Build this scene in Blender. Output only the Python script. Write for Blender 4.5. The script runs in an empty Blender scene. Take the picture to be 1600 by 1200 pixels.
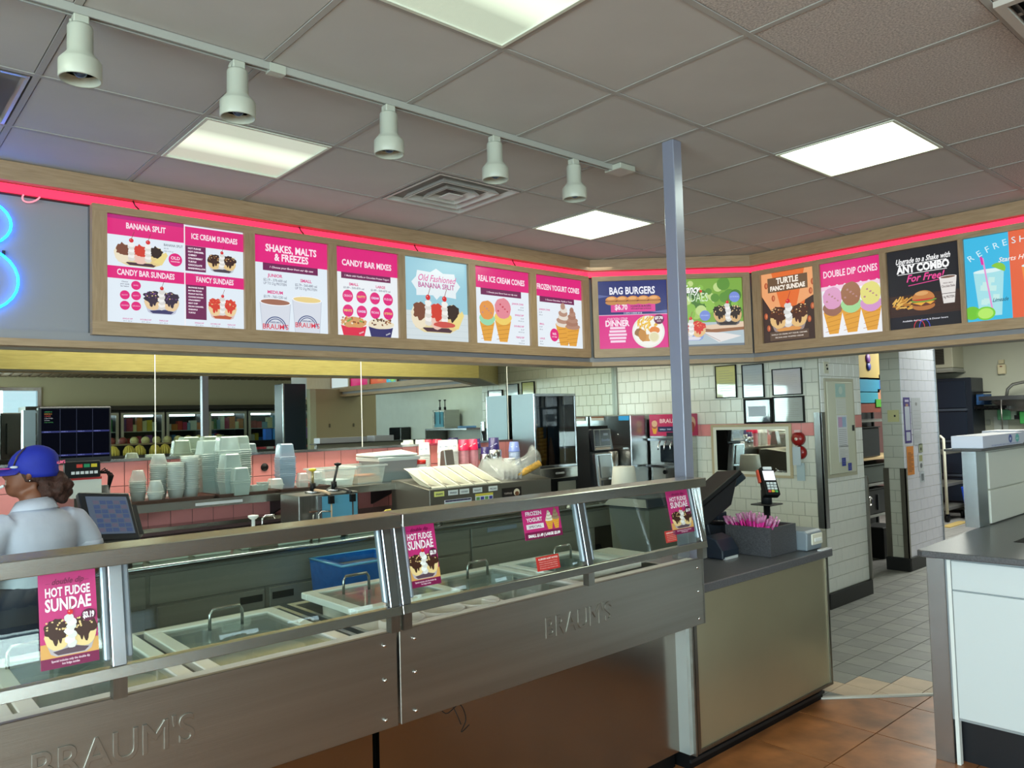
import bpy, bmesh, math, random
from mathutils import Vector, Matrix
from math import sin, cos, pi, radians
rnd = random.Random(7)
SC = bpy.context.scene
COL = SC.collection
# ------------------------------------------------------------------ camera, world, light, exposure
yaw, pitch, roll = radians(48.4755), radians(2.7056), radians(-1.6395)
fw = Vector((cos(yaw)*cos(pitch), sin(yaw)*cos(pitch), sin(pitch)))
rt = Vector((sin(yaw), -cos(yaw), 0)); up = rt.cross(fw)
rt2 = rt*cos(roll)+up*sin(roll); up2 = -rt*sin(roll)+up*cos(roll)
cam = bpy.data.cameras.new('camera'); camo = bpy.data.objects.new('camera', cam); COL.objects.link(camo)
cam.sensor_width = 36; cam.lens = 36*1205.48/1600; cam.clip_start = .05; cam.clip_end = 200
M = Matrix((rt2, up2, -fw)).transposed().to_4x4(); M.translation = Vector((0, 0, 1.625))
camo.matrix_world = M; SC.camera = camo
SC.view_settings.view_transform = 'Standard'; SC.view_settings.look = 'None'
SC.view_settings.exposure = 0.38; SC.view_settings.gamma = 1; SC.view_settings.use_curve_mapping = False
w = bpy.data.worlds.new('daylight'); SC.world = w; w.use_nodes = True
bg = w.node_tree.nodes['Background']; bg.inputs[0].default_value = (.62, .78, 1, 1); bg.inputs[1].default_value = 1.2
def area(name, loc, rot, sx, sy, power, col=(1, 1, 1)):
    l = bpy.data.lights.new(name, 'AREA'); l.shape = 'RECTANGLE'; l.size = sx; l.size_y = sy; l.energy = power; l.color = col
    o = bpy.data.objects.new(name, l); COL.objects.link(o); o.location = loc; o.rotation_euler = rot; return o
P_LEFT, P_FRONT, P_KIT, P_BACK = 480, 400, 130, 70
area('window_daylight', (-4.25, -1.45, 1.6), (0, radians(-90), 0), 1.8, 6.2, P_LEFT, (.80, .90, 1))
area('window_daylight', (-.8, -5.62, 1.6), (radians(90), 0, 0), 6.2, 1.6, P_FRONT, (.84, .92, 1))
area('kitchen_fill', (10.6, 3.0, 2.9), (0, 0, 0), 2.2, 1.2, P_KIT, (.97, 1, .92))  # unseen area lamp added to light the far kitchen
area('service_light', (2.6, 4.95, 2.88), (0, 0, 0), 3.6, .3, P_BACK, (1, 1, .84))
area('service_light', (5.2, 4.6, 2.88), (0, 0, 0), 1.0, .8, 5, (.95, 1, .88))
# ------------------------------------------------------------------ materials
def lin(h):
    if not isinstance(h, str): return tuple(h)+(1,)
    h = h.lstrip('#'); h = ''.join(q*2 for q in h) if len(h) == 3 else h; c = [int(h[i:i+2], 16)/255 for i in (0, 2, 4)]
    return tuple(x/12.92 if x <= .04045 else ((x+.055)/1.055)**2.4 for x in c)+(1,)
MC = {}
def mat(h, rough=.6, metal=0, coat=0, spec=.5, noise=0, nscale=8, bump=0, bscale=60, stretch=None, alpha=1, trans=0, key=''):
    k = (str(h), rough, metal, coat, spec, noise, nscale, bump, bscale, str(stretch), alpha, trans, key)
    if k in MC: return MC[k]
    m = bpy.data.materials.new('mat_%d' % len(MC)); m.use_nodes = True; nt = m.node_tree; b = nt.nodes['Principled BSDF']
    b.inputs['Base Color'].default_value = lin(h); b.inputs['Roughness'].default_value = rough; b.inputs['Metallic'].default_value = metal
    b.inputs['Coat Weight'].default_value = coat; b.inputs['Coat Roughness'].default_value = .05
    b.inputs['Specular IOR Level'].default_value = spec; b.inputs['Alpha'].default_value = alpha; b.inputs['Transmission Weight'].default_value = trans
    if noise or bump:
        tc = nt.nodes.new('ShaderNodeTexCoord'); mp = nt.nodes.new('ShaderNodeMapping'); nt.links.new(tc.outputs['Object'], mp.inputs[0])
        if stretch: mp.inputs['Scale'].default_value = stretch
    if noise:
        n = nt.nodes.new('ShaderNodeTexNoise'); n.inputs['Scale'].default_value = nscale; n.inputs['Detail'].default_value = 6; nt.links.new(mp.outputs[0], n.inputs['Vector'])
        r = nt.nodes.new('ShaderNodeValToRGB'); c = lin(h); r.color_ramp.elements[0].position = .3; r.color_ramp.elements[1].position = .7
        r.color_ramp.elements[0].color = tuple(x*(1-noise) for x in c[:3])+(1,); r.color_ramp.elements[1].color = tuple(min(1, x*(1+noise)) for x in c[:3])+(1,)
        nt.links.new(n.outputs['Fac'], r.inputs[0]); nt.links.new(r.outputs[0], b.inputs['Base Color'])
    if bump:
        n2 = nt.nodes.new('ShaderNodeTexNoise'); n2.inputs['Scale'].default_value = bscale; n2.inputs['Detail'].default_value = 4; nt.links.new(mp.outputs[0], n2.inputs['Vector'])
        bp = nt.nodes.new('ShaderNodeBump'); bp.inputs['Strength'].default_value = bump; bp.inputs['Distance'].default_value = .01
        nt.links.new(n2.outputs['Fac'], bp.inputs['Height']); nt.links.new(bp.outputs[0], b.inputs['Normal'])
    MC[k] = m; return m
def emat(h, s=1.0, spec=.3):
    k = ('e', str(h), s, spec)
    if k in MC: return MC[k]
    m = bpy.data.materials.new('glow_%d' % len(MC)); m.use_nodes = True; b = m.node_tree.nodes['Principled BSDF']
    b.inputs['Base Color'].default_value = (.03, .03, .03, 1) if spec else (.002, .002, .003, 1); b.inputs['Emission Color'].default_value = lin(h); b.inputs['Emission Strength'].default_value = s
    b.inputs['Roughness'].default_value = .25; b.inputs['Specular IOR Level'].default_value = spec; MC[k] = m; return m
def glassmat(h='#F2FAF6', rough=0.0, mixg=.93, key='g'):
    k = ('glass', h, rough, mixg)
    if k in MC: return MC[k]
    m = bpy.data.materials.new('glass_%d' % len(MC)); m.use_nodes = True; nt = m.node_tree; nt.nodes.remove(nt.nodes['Principled BSDF'])
    out = nt.nodes['Material Output']; t = nt.nodes.new('ShaderNodeBsdfTransparent'); t.inputs[0].default_value = lin(h)
    g = nt.nodes.new('ShaderNodeBsdfGlossy'); g.inputs['Roughness'].default_value = rough
    fr = nt.nodes.new('ShaderNodeFresnel'); ge = nt.nodes.new('ShaderNodeNewGeometry'); mr = nt.nodes.new('ShaderNodeMapRange'); mr.inputs['To Min'].default_value = 1.45; mr.inputs['To Max'].default_value = 1/1.45; nt.links.new(ge.outputs['Backfacing'], mr.inputs[0]); nt.links.new(mr.outputs[0], fr.inputs[0]); mx = nt.nodes.new('ShaderNodeMixShader')
    nt.links.new(fr.outputs[0], mx.inputs[0]); nt.links.new(t.outputs[0], mx.inputs[1]); nt.links.new(g.outputs[0], mx.inputs[2]); nt.links.new(mx.outputs[0], out.inputs[0])
    MC[k] = m; return m
def frosted(h, a=.55, rough=.35):
    return mat(h, rough, alpha=a, key='fr')
STEEL = mat('#B4B2AC', .26, 1, noise=.06, nscale=3, bump=.05, bscale=40, stretch=(1, 1, 30))
STEELH = mat('#96938C', .40, 1, noise=.10, nscale=2, bump=.05, bscale=30, stretch=(.3, .3, 12), key='h')
STEELD = mat('#86847E', .34, 1, noise=.10, nscale=3, bump=.04, bscale=50, stretch=(20, 1, 1))
STEELB = mat('#ACB0B5', .24, 1, noise=.04, nscale=5)
CHROME = mat('#D8D8D8', .12, 1)
STEELF = mat('#96948C', .38, .45, noise=.08, nscale=2, bump=.04, bscale=30, stretch=(.3, .3, 12), key='f')
BLACK = mat('#08090B', .5, spec=.25); DARK = mat('#1B1D20', .5); NAVY = mat('#131A26', .5)
WHITE = mat('#E4E6E4', .5); CREAM = mat('#DAD9BE', .45)
def woodmat(a, b2, sc=(1, 8, 8)):
    m = bpy.data.materials.new('wood_%d' % len(MC)); m.use_nodes = True; nt = m.node_tree; b = nt.nodes['Principled BSDF']
    tc = nt.nodes.new('ShaderNodeTexCoord'); mp = nt.nodes.new('ShaderNodeMapping'); mp.inputs['Scale'].default_value = sc
    n = nt.nodes.new('ShaderNodeTexNoise'); n.inputs['Scale'].default_value = 6; n.inputs['Detail'].default_value = 8; n.inputs['Distortion'].default_value = .6
    r = nt.nodes.new('ShaderNodeValToRGB'); r.color_ramp.elements[0].color = lin(a); r.color_ramp.elements[1].color = lin(b2)
    r.color_ramp.elements[0].position = .3; r.color_ramp.elements[1].position = .72
    nt.links.new(tc.outputs['Object'], mp.inputs[0]); nt.links.new(mp.outputs[0], n.inputs['Vector']); nt.links.new(n.outputs['Fac'], r.inputs[0]); nt.links.new(r.outputs[0], b.inputs['Base Color'])
    b.inputs['Roughness'].default_value = .4; MC[('w', a, b2, str(sc))] = m; return m
WOOD = woodmat('#987B5C', '#B09374', (1.2, 1.2, 16)); WOODV = woodmat('#987B5C', '#AE9172', (16, 16, 1.2))
# ------------------------------------------------------------------ mesh builder
def tag(o, label=None, cat=None, group=None, kind=None):
    if label: o['label'] = label
    if cat: o['category'] = cat
    if group: o['group'] = group
    if kind: o['kind'] = kind
    return o
def thing(name, label, cat, loc=(0, 0, 0), rz=0, group=None, kind=None):
    o = bpy.data.objects.new(name, None); COL.objects.link(o); o.location = loc; o.rotation_euler = (0, 0, rz); o.empty_display_size = .1
    return tag(o, label, cat, group, kind)
def smooth(pts, n=5):
    P_ = [Vector(p) for p in pts]; P_ = [P_[0]]+P_+[P_[-1]]; out = []
    for i in range(1, len(P_)-2):
        for k in range(n):
            u = k/n; a, b, c, d = P_[i-1:i+3]; out.append(.5*((2*b)+(c-a)*u+(2*a-5*b+4*c-d)*u*u+(3*b-3*c+d-a)*u**3))
    return out+[P_[-2]]
class MB:
    def __init__(s): s.v = []; s.f = []; s.m = []; s.cur = 0; s.sm = False; s.s = []
    def add(s, vs, fs):
        n = len(s.v); s.v += [tuple(v) for v in vs]
        for f in fs: s.f.append(tuple(i+n for i in f)); s.m.append(s.cur); s.s.append(s.sm)
        return s
    def box(s, x0, x1, y0, y1, z0, z1):
        return s.add([(x, y, z) for x in (x0, x1) for y in (y0, y1) for z in (z0, z1)],
                     [(0, 1, 3, 2), (4, 6, 7, 5), (0, 4, 5, 1), (2, 3, 7, 6), (0, 2, 6, 4), (1, 5, 7, 3)])
    def hexa(s, b, t):   # bottom 4 pts, top 4 pts (ccw from above)
        return s.add(list(b)+list(t), [(3, 2, 1, 0), (4, 5, 6, 7)]+[(i, (i+1) % 4, 4+(i+1) % 4, 4+i) for i in range(4)])
    def prism(s, pts, z0, z1):   # ccw polygon extruded in z
        n = len(pts); return s.add([(x, y, z0) for x, y in pts]+[(x, y, z1) for x, y in pts], [tuple(range(n-1, -1, -1)), tuple(range(n, 2*n))]+[(i, (i+1) % n, n+(i+1) % n, n+i) for i in range(n)])
    def prismx(s, pts, x0, x1):  # polygon in (y,z)
        n = len(pts); return s.add([(x0, y, z) for y, z in pts]+[(x1, y, z) for y, z in pts], [tuple(range(n-1, -1, -1)), tuple(range(n, 2*n))]+[(i, (i+1) % n, n+(i+1) % n, n+i) for i in range(n)])
    def prismy(s, pts, y0, y1):  # polygon in (x,z)
        n = len(pts); return s.add([(x, y0, z) for x, z in pts]+[(x, y1, z) for x, z in pts], [tuple(range(n)), tuple(range(2*n-1, n-1, -1))]+[((i+1) % n, i, n+i, n+(i+1) % n) for i in range(n)])
    def lathe(s, prof, c=(0, 0, 0), n=20, axis=2):
        vs = []; fs = []; k = len(prof)
        for i in range(n):
            a = 2*pi*i/n
            for r, z in prof:
                p = (r*cos(a), r*sin(a), z)
                if axis == 0: p = (z, p[0], p[1])
                if axis == 1: p = (p[1], z, p[0])
                vs.append((p[0]+c[0], p[1]+c[1], p[2]+c[2]))
        for i in range(n):
            j = (i+1) % n
            for q in range(k-1): fs.append((i*k+q, j*k+q, j*k+q+1, i*k+q+1))
        if prof[0][0] > 1e-5: fs.append(tuple(i*k for i in range(n-1, -1, -1)))
        if prof[-1][0] > 1e-5: fs.append(tuple(i*k+k-1 for i in range(n)))
        o = s.sm; s.sm = True; s.add(vs, fs); s.sm = o
        return s
    def cyl(s, c, r, h, n=16, axis=2, r2=None): return s.lathe([(r, 0), (r2 if r2 is not None else r, h)], c, n, axis)
    def tube(s, pts, r, n=8, rs=None, cap=True):
        pts = [Vector(p) for p in pts]; vs = []; fs = []; ref = None
        for i, p in enumerate(pts):
            d = (pts[min(i+1, len(pts)-1)]-pts[max(i-1, 0)]).normalized()
            if ref is None: ref = Vector((0, 0, 1)) if abs(d.z) < .9 else Vector((1, 0, 0))
            a = d.cross(ref).normalized(); b = a.cross(d).normalized(); ref = b; rr = rs[i] if rs else r
            vs += [p+a*cos(2*pi*k/n)*rr+b*sin(2*pi*k/n)*rr for k in range(n)]
        for i in range(len(pts)-1):
            for k in range(n): fs.append((i*n+k, i*n+(k+1) % n, (i+1)*n+(k+1) % n, (i+1)*n+k))
        if cap: fs += [tuple(range(n-1, -1, -1)), tuple((len(pts)-1)*n+k for k in range(n))]
        o = s.sm; s.sm = True; s.add(vs, fs); s.sm = o; return s
    def loft(s, rings, n=20):   # ring: (center, ux vector, uy vector)
        vs = []; fs = []
        for c, a, b in rings:
            c, a, b = Vector(c), Vector(a), Vector(b); vs += [c+a*cos(2*pi*k/n)+b*sin(2*pi*k/n) for k in range(n)]
        for i in range(len(rings)-1):
            for k in range(n): fs.append((i*n+k, i*n+(k+1) % n, (i+1)*n+(k+1) % n, (i+1)*n+k))
        fs += [tuple(range(n-1, -1, -1)), tuple((len(rings)-1)*n+k for k in range(n))]
        o = s.sm; s.sm = True; s.add(vs, fs); s.sm = o; return s
    def sphere(s, c, r, n=14, m=9, sc=(1, 1, 1)):
        prof = [(r*sin(pi*i/m) if 0 < i < m else 0, -r*cos(pi*i/m)) for i in range(m+1)]
        k = len(s.v); s.lathe(prof, (0, 0, 0), n)
        for i in range(k, len(s.v)): v = s.v[i]; s.v[i] = (v[0]*sc[0]+c[0], v[1]*sc[1]+c[1], v[2]*sc[2]+c[2])
        return s
    def frame(s, x0, x1, z0, z1, t, y0, y1):  # rectangular frame in xz plane
        s.box(x0, x1, y0, y1, z0, z0+t); s.box(x0, x1, y0, y1, z1-t, z1); s.box(x0, x0+t, y0, y1, z0+t, z1-t); s.box(x1-t, x1, y0, y1, z0+t, z1-t); return s
    def xf(s, mtx, start=0):
        for i in range(start, len(s.v)): s.v[i] = tuple(mtx @ Vector(s.v[i]))
        return s
    def build(s, name, mats, parent=None, label=None, cat=None, group=None, kind=None, bevel=0, world=True, origin=None, seg=1):
        if not isinstance(mats, (list, tuple)): mats = [mats]
        if not s.v: s.box(0, .001, 0, .001, 0, .001)
        if parent is not None:
            off = Vector((0, 0, 0))
            if world:
                q = parent
                while q is not None: off += q.location; q = q.parent
            vs = [tuple(Vector(v)-off) for v in s.v]; loc = None
        else:
            if origin is None:
                xs = [v[0] for v in s.v]; ys = [v[1] for v in s.v]; zs = [v[2] for v in s.v]
                origin = ((min(xs)+max(xs))/2, (min(ys)+max(ys))/2, min(zs))
            off = Vector(origin); vs = [tuple(Vector(v)-off) for v in s.v]; loc = origin
        me = bpy.data.meshes.new(name); me.from_pydata(vs, [], s.f)
        for m_ in mats: me.materials.append(m_)
        me.polygons.foreach_set('material_index', s.m); me.polygons.foreach_set('use_smooth', s.s); me.update()
        bm = bmesh.new(); bm.from_mesh(me); bmesh.ops.recalc_face_normals(bm, faces=bm.faces); bm.to_mesh(me); bm.free()
        o = bpy.data.objects.new(name, me); COL.objects.link(o)
        if parent is not None: o.parent = parent
        else: o.location = loc
        if bevel:
            b = o.modifiers.new('bevel', 'BEVEL'); b.width = bevel; b.segments = seg; b.limit_method = 'ANGLE'; b.angle_limit = radians(50)
        return tag(o, label, cat, group, kind)
def B(*a): return MB().box(*a)
def struct(mb, name, m, parent=None, **k):
    return mb.build(name, m, parent, kind=None if parent else 'structure', **k)
def copytree(o, loc, label=None, rz=None, scale=None):
    c = o.copy(); COL.objects.link(c); c.location = loc
    if rz is not None: c.rotation_euler = (0, 0, rz)
    if scale is not None: c.scale = scale
    if label: c['label'] = label
    for ch in o.children:
        d = ch.copy(); COL.objects.link(d); d.parent = c
        for g in ch.children: e = g.copy(); COL.objects.link(e); e.parent = d
    return c
# ------------------------------------------------------------------ flat artwork (print on real flat sheets)
TXT = {}
def textmesh(s, bold=.0):
    if (s, bold) in TXT: return TXT[(s, bold)]
    c = bpy.data.curves.new('t', 'FONT'); c.body = s; c.size = 1; c.offset = bold; c.resolution_u = 2
    o = bpy.data.objects.new('t', c); COL.objects.link(o); dg = bpy.context.evaluated_depsgraph_get(); me = o.evaluated_get(dg).to_mesh()
    vs = [(v.co.x, v.co.y) for v in me.vertices]; fs = [tuple(p.vertices) for p in me.polygons]
    bpy.data.objects.remove(o); bpy.data.curves.remove(c)
    if vs:
        x0 = min(v[0] for v in vs); x1 = max(v[0] for v in vs); vs = [(v[0]-x0, v[1]) for v in vs]; W = x1-x0
    else: W = 0
    TXT[(s, bold)] = (vs, fs, W); return TXT[(s, bold)]
MENU = .72
class Art:
    """2-D drawing: u right, v up, metres. Placed on a plane by origin O, axis U, axis V, outward normal N."""
    def __init__(s, lit=True, st=1.0): s.P = []; s.T = []; s.lit = lit; s.st = st*MENU; s.L = 1
    def c(s, h): return (emat(h, s.st) if s.lit else mat(h, .35))
    def poly(s, pts, h): s.P.append((pts, h, s.L)); s.L += .25; return s
    def rect(s, x0, y0, x1, y1, h): return s.poly([(x0, y0), (x1, y0), (x1, y1), (x0, y1)], h)
    def ell(s, x, y, rx, ry, h, n=20, a0=0, a1=2*pi, jag=0, seed=0):
        r = random.Random(seed); p = []
        for i in range(n if a1-a0 > 6.2 else n+1):
            a = a0+(a1-a0)*i/n; k = 1+(r.uniform(-jag, jag) if jag else 0); p.append((x+rx*k*cos(a), y+ry*k*sin(a)))
        return s.poly(p, h)
    def line(s, x0, y0, x1, y1, w_, h):
        dx, dy = x1-x0, y1-y0; l = math.hypot(dx, dy) or 1; nx, ny = -dy/l*w_/2, dx/l*w_/2
        return s.poly([(x0+nx, y0+ny), (x0-nx, y0-ny), (x1-nx, y1-ny), (x1+nx, y1+ny)], h)
    def text(s, t, x, y, size, h, width=None, align='c', bold=.02, rot=0, shear=0):
        vs, fs, W = textmesh(t, bold); sx = size if width is None else width/max(W, 1e-6)
        size = size*(1.2 if width and s.lit else 1.0); w2 = W*sx; ox = {'c': -w2/2, 'l': 0, 'r': -w2}[align]; ca, sa = cos(rot), sin(rot); out = []
        for vx, vy in vs:
            a, b = ox+vx*sx+vy*size*shear, vy*size; out.append((x+a*ca-b*sa, y+a*sa+b*ca))
        s.T.append((out, fs, h, s.L)); s.L += .25; return s
    def build(s, parent, O, U, V, N, gap=.0008, name='print', step=.00022):
        O, U, V, N = Vector(O), Vector(U).normalized(), Vector(V).normalized(), Vector(N).normalized()
        q = parent; off = Vector((0, 0, 0))
        while q is not None: off += q.location; q = q.parent
        for key, items in (('picture', s.P), ('lettering', s.T)):
            if not items: continue
            mb = MB(); mats = []; idx = {}
            for it in items:
                h = it[-2]; L = it[-1]
                if h not in idx: idx[h] = len(mats); mats.append(s.c(h))
                mb.cur = idx[h]; pts = it[0]; fs = [tuple(range(len(pts)))] if key == 'picture' else it[1]
                mb.add([O+U*p[0]+V*p[1]+N*(gap+L*step) for p in pts], fs)
            me = bpy.data.meshes.new(key); me.from_pydata([tuple(Vector(v)-off) for v in mb.v], [], mb.f)
            for m_ in mats: me.materials.append(m_)
            me.polygons.foreach_set('material_index', mb.m); me.update()
            o = bpy.data.objects.new(name+'ed_'+key if name == 'print' else key, me); COL.objects.link(o); o.parent = parent
# food drawings
def cherry(a, x, y, r): a.line(x, y+r*.6, x+r*1.3, y+r*4.2, r*.22, '#8A3A3A'); a.ell(x, y, r, r, '#D81E28', 14); a.ell(x-r*.3, y+r*.3, r*.25, r*.25, '#FF9A96', 8)
def sundae(a, x, y, w_, h, sauce='#3A1A12', scoop='#E9C98C', bowl='#C9CED6', base='#4A3A48', nuts='#B07A45', seed=1, stem=True):
    r = random.Random(seed)
    a.poly([(x-w_*.5, y+h*.42), (x-w_*.38, y+h*.06), (x-w_*.28, y), (x+w_*.28, y), (x+w_*.38, y+h*.06), (x+w_*.5, y+h*.42)], bowl)
    a.poly([(x-w_*.34, y+h*.1), (x-w_*.25, y+h*.02), (x+w_*.25, y+h*.02), (x+w_*.34, y+h*.1), (x+w_*.1, y+h*.16), (x-w_*.1, y+h*.14)], base)
    for sx in (-.25, .25):
        a.ell(x+sx*w_, y+h*.42, w_*.235, h*.30, scoop, 20, jag=.03, seed=seed+int(sx*8))
        a.ell(x+sx*w_, y+h*.56, w_*.24, h*.21, sauce, 26, jag=.16, seed=seed+3+int(sx*8))
        a.ell(x+sx*w_*1.15, y+h*.36, w_*.05, h*.14, sauce, 10, jag=.1, seed=seed); a.ell(x+sx*w_*.8, y+h*.42, w_*.04, h*.16, sauce, 10, jag=.1, seed=seed)
        for i in range(14):
            nx, ny = x+sx*w_+r.uniform(-.19, .19)*w_, y+h*.62+r.uniform(-.1, .12)*h; a.ell(nx, ny, w_*.022, h*.022, nuts if i % 3 else '#E8C890', 6, jag=.3, seed=i)
    for i in range(7): a.ell(x+r.uniform(-.03, .03)*w_, y+h*(.22+.09*i), w_*.095, h*.085, '#F4F3F0' if i % 2 else '#DEDCD8', 12, jag=.12, seed=seed+i)
    cherry(a, x, y+h*.88, w_*.055)
def split(a, x, y, w_, h, seed=3):
    a.poly([(x-w_*.5, y+h*.5), (x-w_*.42, y+h*.12), (x-w_*.25, y), (x+w_*.25, y), (x+w_*.4, y+h*.12), (x+w_*.52, y+h*.55), (x+w_*.3, y+h*.3), (x-w_*.3, y+h*.3)], '#E9D9A6')
    a.poly([(x-w_*.3, y+h*.12), (x-w_*.2, y+h*.02), (x+w_*.26, y+h*.02), (x+w_*.34, y+h*.14)], '#4A2A3A')
    for sx, sc, to in ((-.33, '#F1E5C8', '#7A4630'), (0, '#F0C8B8', '#D43A28'), (.31, '#EAD08E', '#2E1610')):
        a.ell(x+sx*w_, y+h*.42, w_*.16, h*.34, sc, 20, jag=.04, seed=seed); a.ell(x+sx*w_, y+h*.55, w_*.13, h*.22, to, 22, jag=.2, seed=seed+5)
    for sx in (-.17, .15):
        for i in range(6): a.ell(x+sx*w_, y+h*(.25+.1*i), w_*.065, h*.08, '#F6F4F0' if i % 2 else '#E2DFD8', 12, jag=.12, seed=i)
        cherry(a, x+sx*w_, y+h*.9, w_*.045)
    a.poly([(x+w_*.25, y+h*.2), (x+w_*.5, y+h*.62), (x+w_*.54, y+h*.5), (x+w_*.42, y+h*.12)], '#F0DC8C')
def cone(a, x, y, w_, h, top, n2=None, swirl=False):
    a.poly([(x-w_*.42, y+h*.48), (x-w_*.2, y), (x+w_*.2, y), (x+w_*.42, y+h*.48)], '#E7A63A')
    for i in range(5): a.line(x-w_*(.36-.03*i), y+h*(.1*i+.05), x+w_*(.26+.03*i), y+h*(.1*i+.1), w_*.02, '#C07F22')
    if swirl:
        for i in range(6): a.ell(x+w_*.02*(-1)**i, y+h*(.48+.08*i), w_*(.42-.06*i), h*.075, top if i % 2 else n2, 16, jag=.04, seed=i)
    else:
        if n2: a.ell(x, y+h*.55, w_*.44, h*.16, n2, 20, jag=.06, seed=2)
        a.ell(x, y+h*.76, w_*.42, h*.24, top, 22, jag=.04, seed=5)
        for i in range(5): a.ell(x+w_*(-.25+.12*i), y+h*(.7+.05*((i*3) % 4)), w_*.05, h*.02, '#C83A50' if top == '#E78B9A' else '#B88', 7, jag=.3, seed=i)
# ================================================================== THE SETTING
CZ = 2.947; GX, GY, TP = 1.172, 1.4015, .6096
def clip(poly, a, b, c):   # keep a*x+b*y>=c
    out = []
    for i in range(len(poly)):
        p, q = poly[i], poly[(i+1) % len(poly)]; dp = a*p[0]+b*p[1]-c; dq = a*q[0]+b*q[1]-c
        if dp >= 0: out.append(p)
        if dp*dq < 0: t = dp/(dp-dq); out.append((p[0]+t*(q[0]-p[0]), p[1]+t*(q[1]-p[1])))
    return out
# ceiling: slab, T-bar grid, tiles
T_SM = mat('#BDB9B4', .85, noise=.05, nscale=2.5, bump=.03, bscale=30); T_RG = mat('#BAB0A9', .9, noise=.34, nscale=130, bump=.5, bscale=170)
ceil = struct(B(-4.1, 13.8, -5.5, 5.6, CZ+.02, CZ+.12), 'ceiling', mat('#8A8680', .9))
LIGHTS = {(0, 0): '', (0, 3): '', (4, 3): '', (4, 0): ''}; VENTS = [(2, 3), (-2, 3)]
gb = MB()
for i in range(-8, 21): x = GX+TP*i; gb.box(x-.0115, x+.0115, -5.4, 5.3, CZ-.0015, CZ+.02)
for j in range(-11, 7): y = GY+TP*j; gb.box(-4, 13.5, y-.0115, y+.0115, CZ-.002, CZ+.0195)
gb.build('ceiling_grid', mat('#A8A49E', .7), ceil)
def tile_mesh(nm, w_, d, h, m, bev=.002):
    mb = MB(); b = bev; mb.hexa([(b, b, 0), (w_-b, b, 0), (w_-b, d-b, 0), (b, d-b, 0)], [(0, 0, h), (w_, 0, h), (w_, d, h), (0, d, h)])
    me = bpy.data.meshes.new(nm); me.from_pydata(mb.v, [], mb.f); me.materials.append(m); bm = bmesh.new(); bm.from_mesh(me); bmesh.ops.recalc_face_normals(bm, faces=bm.faces); bm.to_mesh(me); bm.free(); return me
tm = {0: tile_mesh('tile', TP-.026, TP-.026, .018, T_SM), 1: tile_mesh('tile', TP-.026, TP-.026, .018, T_RG)}
far = MB()
def placep(me, name, loc, parent, rot=None):
    o = bpy.data.objects.new(name, me); COL.objects.link(o); o.parent = parent; off = Vector(loc)
    q = parent
    while q is not None: off -= q.location; q = q.parent
    o.location = off
    if rot: o.rotation_euler = rot
    return o
for i in range(-8, 20):
    for j in range(-11, 6):
        if (i, j) in LIGHTS or (i, j) in VENTS: continue
        x, y = GX+TP*i, GY+TP*j
        if -4 <= i <= 8 and -4 <= j <= 4: placep(tm[0 if j >= 0 else 1], 'tile', (x+.013, y+.013, CZ+.001), ceil)
        else: far.box(x+.013, x+TP-.013, y+.013, y+TP-.013, CZ+.001, CZ+.018)
for (i, j) in [(-4, -3), (-1, -5), (3, -5), (7, -5), (-1, -9), (3, -9), (7, -9), (11, -5), (-5, -7), (12, 2), (-3, 1), (9, -2)]:  # panels added out of view to brighten the shop and raise the ambient light
    x, y = GX+TP*i, GY+TP*j; t = thing('ceiling_light', 'square light panel added out of view to brighten the shop', 'ceiling light', (x+TP/2, y+TP/2, CZ-.01), group='added shop ceiling lights')
    MB().box(x+.01, x+TP-.01, y+.01, y+TP-.01, CZ-.012, CZ-.006).build('diffuser', emat('#F0FFE8', 10), t)
far.build('tile', T_SM, ceil, kind='stuff')
# ceiling lights
DIFF = {}
def diffmat(s, edge, cx, cy, wd):
    # brightness falls off across the tube direction
    m = bpy.data.materials.new('diffuser_%.1f' % s); m.use_nodes = True; nt = m.node_tree; b = nt.nodes['Principled BSDF']
    tc = nt.nodes.new('ShaderNodeTexCoord'); sx = nt.nodes.new('ShaderNodeSeparateXYZ'); nt.links.new(tc.outputs['Object'], sx.inputs[0])
    b.inputs['Base Color'].default_value = (.16, .17, .15, 1); b.inputs['Roughness'].default_value = .25; b.inputs['Emission Color'].default_value = (.86, 1, .76, 1)
    mm = nt.nodes.new('ShaderNodeMath'); mm.operation = 'MULTIPLY'; nt.links.new(sx.outputs[1], mm.inputs[0]); nt.links.new(sx.outputs[1], mm.inputs[1])
    e = nt.nodes.new('ShaderNodeMapRange'); e.inputs['From Min'].default_value = 0; e.inputs['From Max'].default_value = wd; e.inputs['To Min'].default_value = s; e.inputs['To Max'].default_value = edge
    nt.links.new(mm.outputs[0], e.inputs[0]); nt.links.new(e.outputs[0], b.inputs['Emission Strength'])
    wv = nt.nodes.new('ShaderNodeTexWave'); wv.inputs['Scale'].default_value = 60; bp = nt.nodes.new('ShaderNodeBump'); bp.inputs['Strength'].default_value = .2; nt.links.new(tc.outputs['Object'], wv.inputs[0]); nt.links.new(wv.outputs['Fac'], bp.inputs['Height']); nt.links.new(bp.outputs[0], b.inputs['Normal'])
    return m
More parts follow.
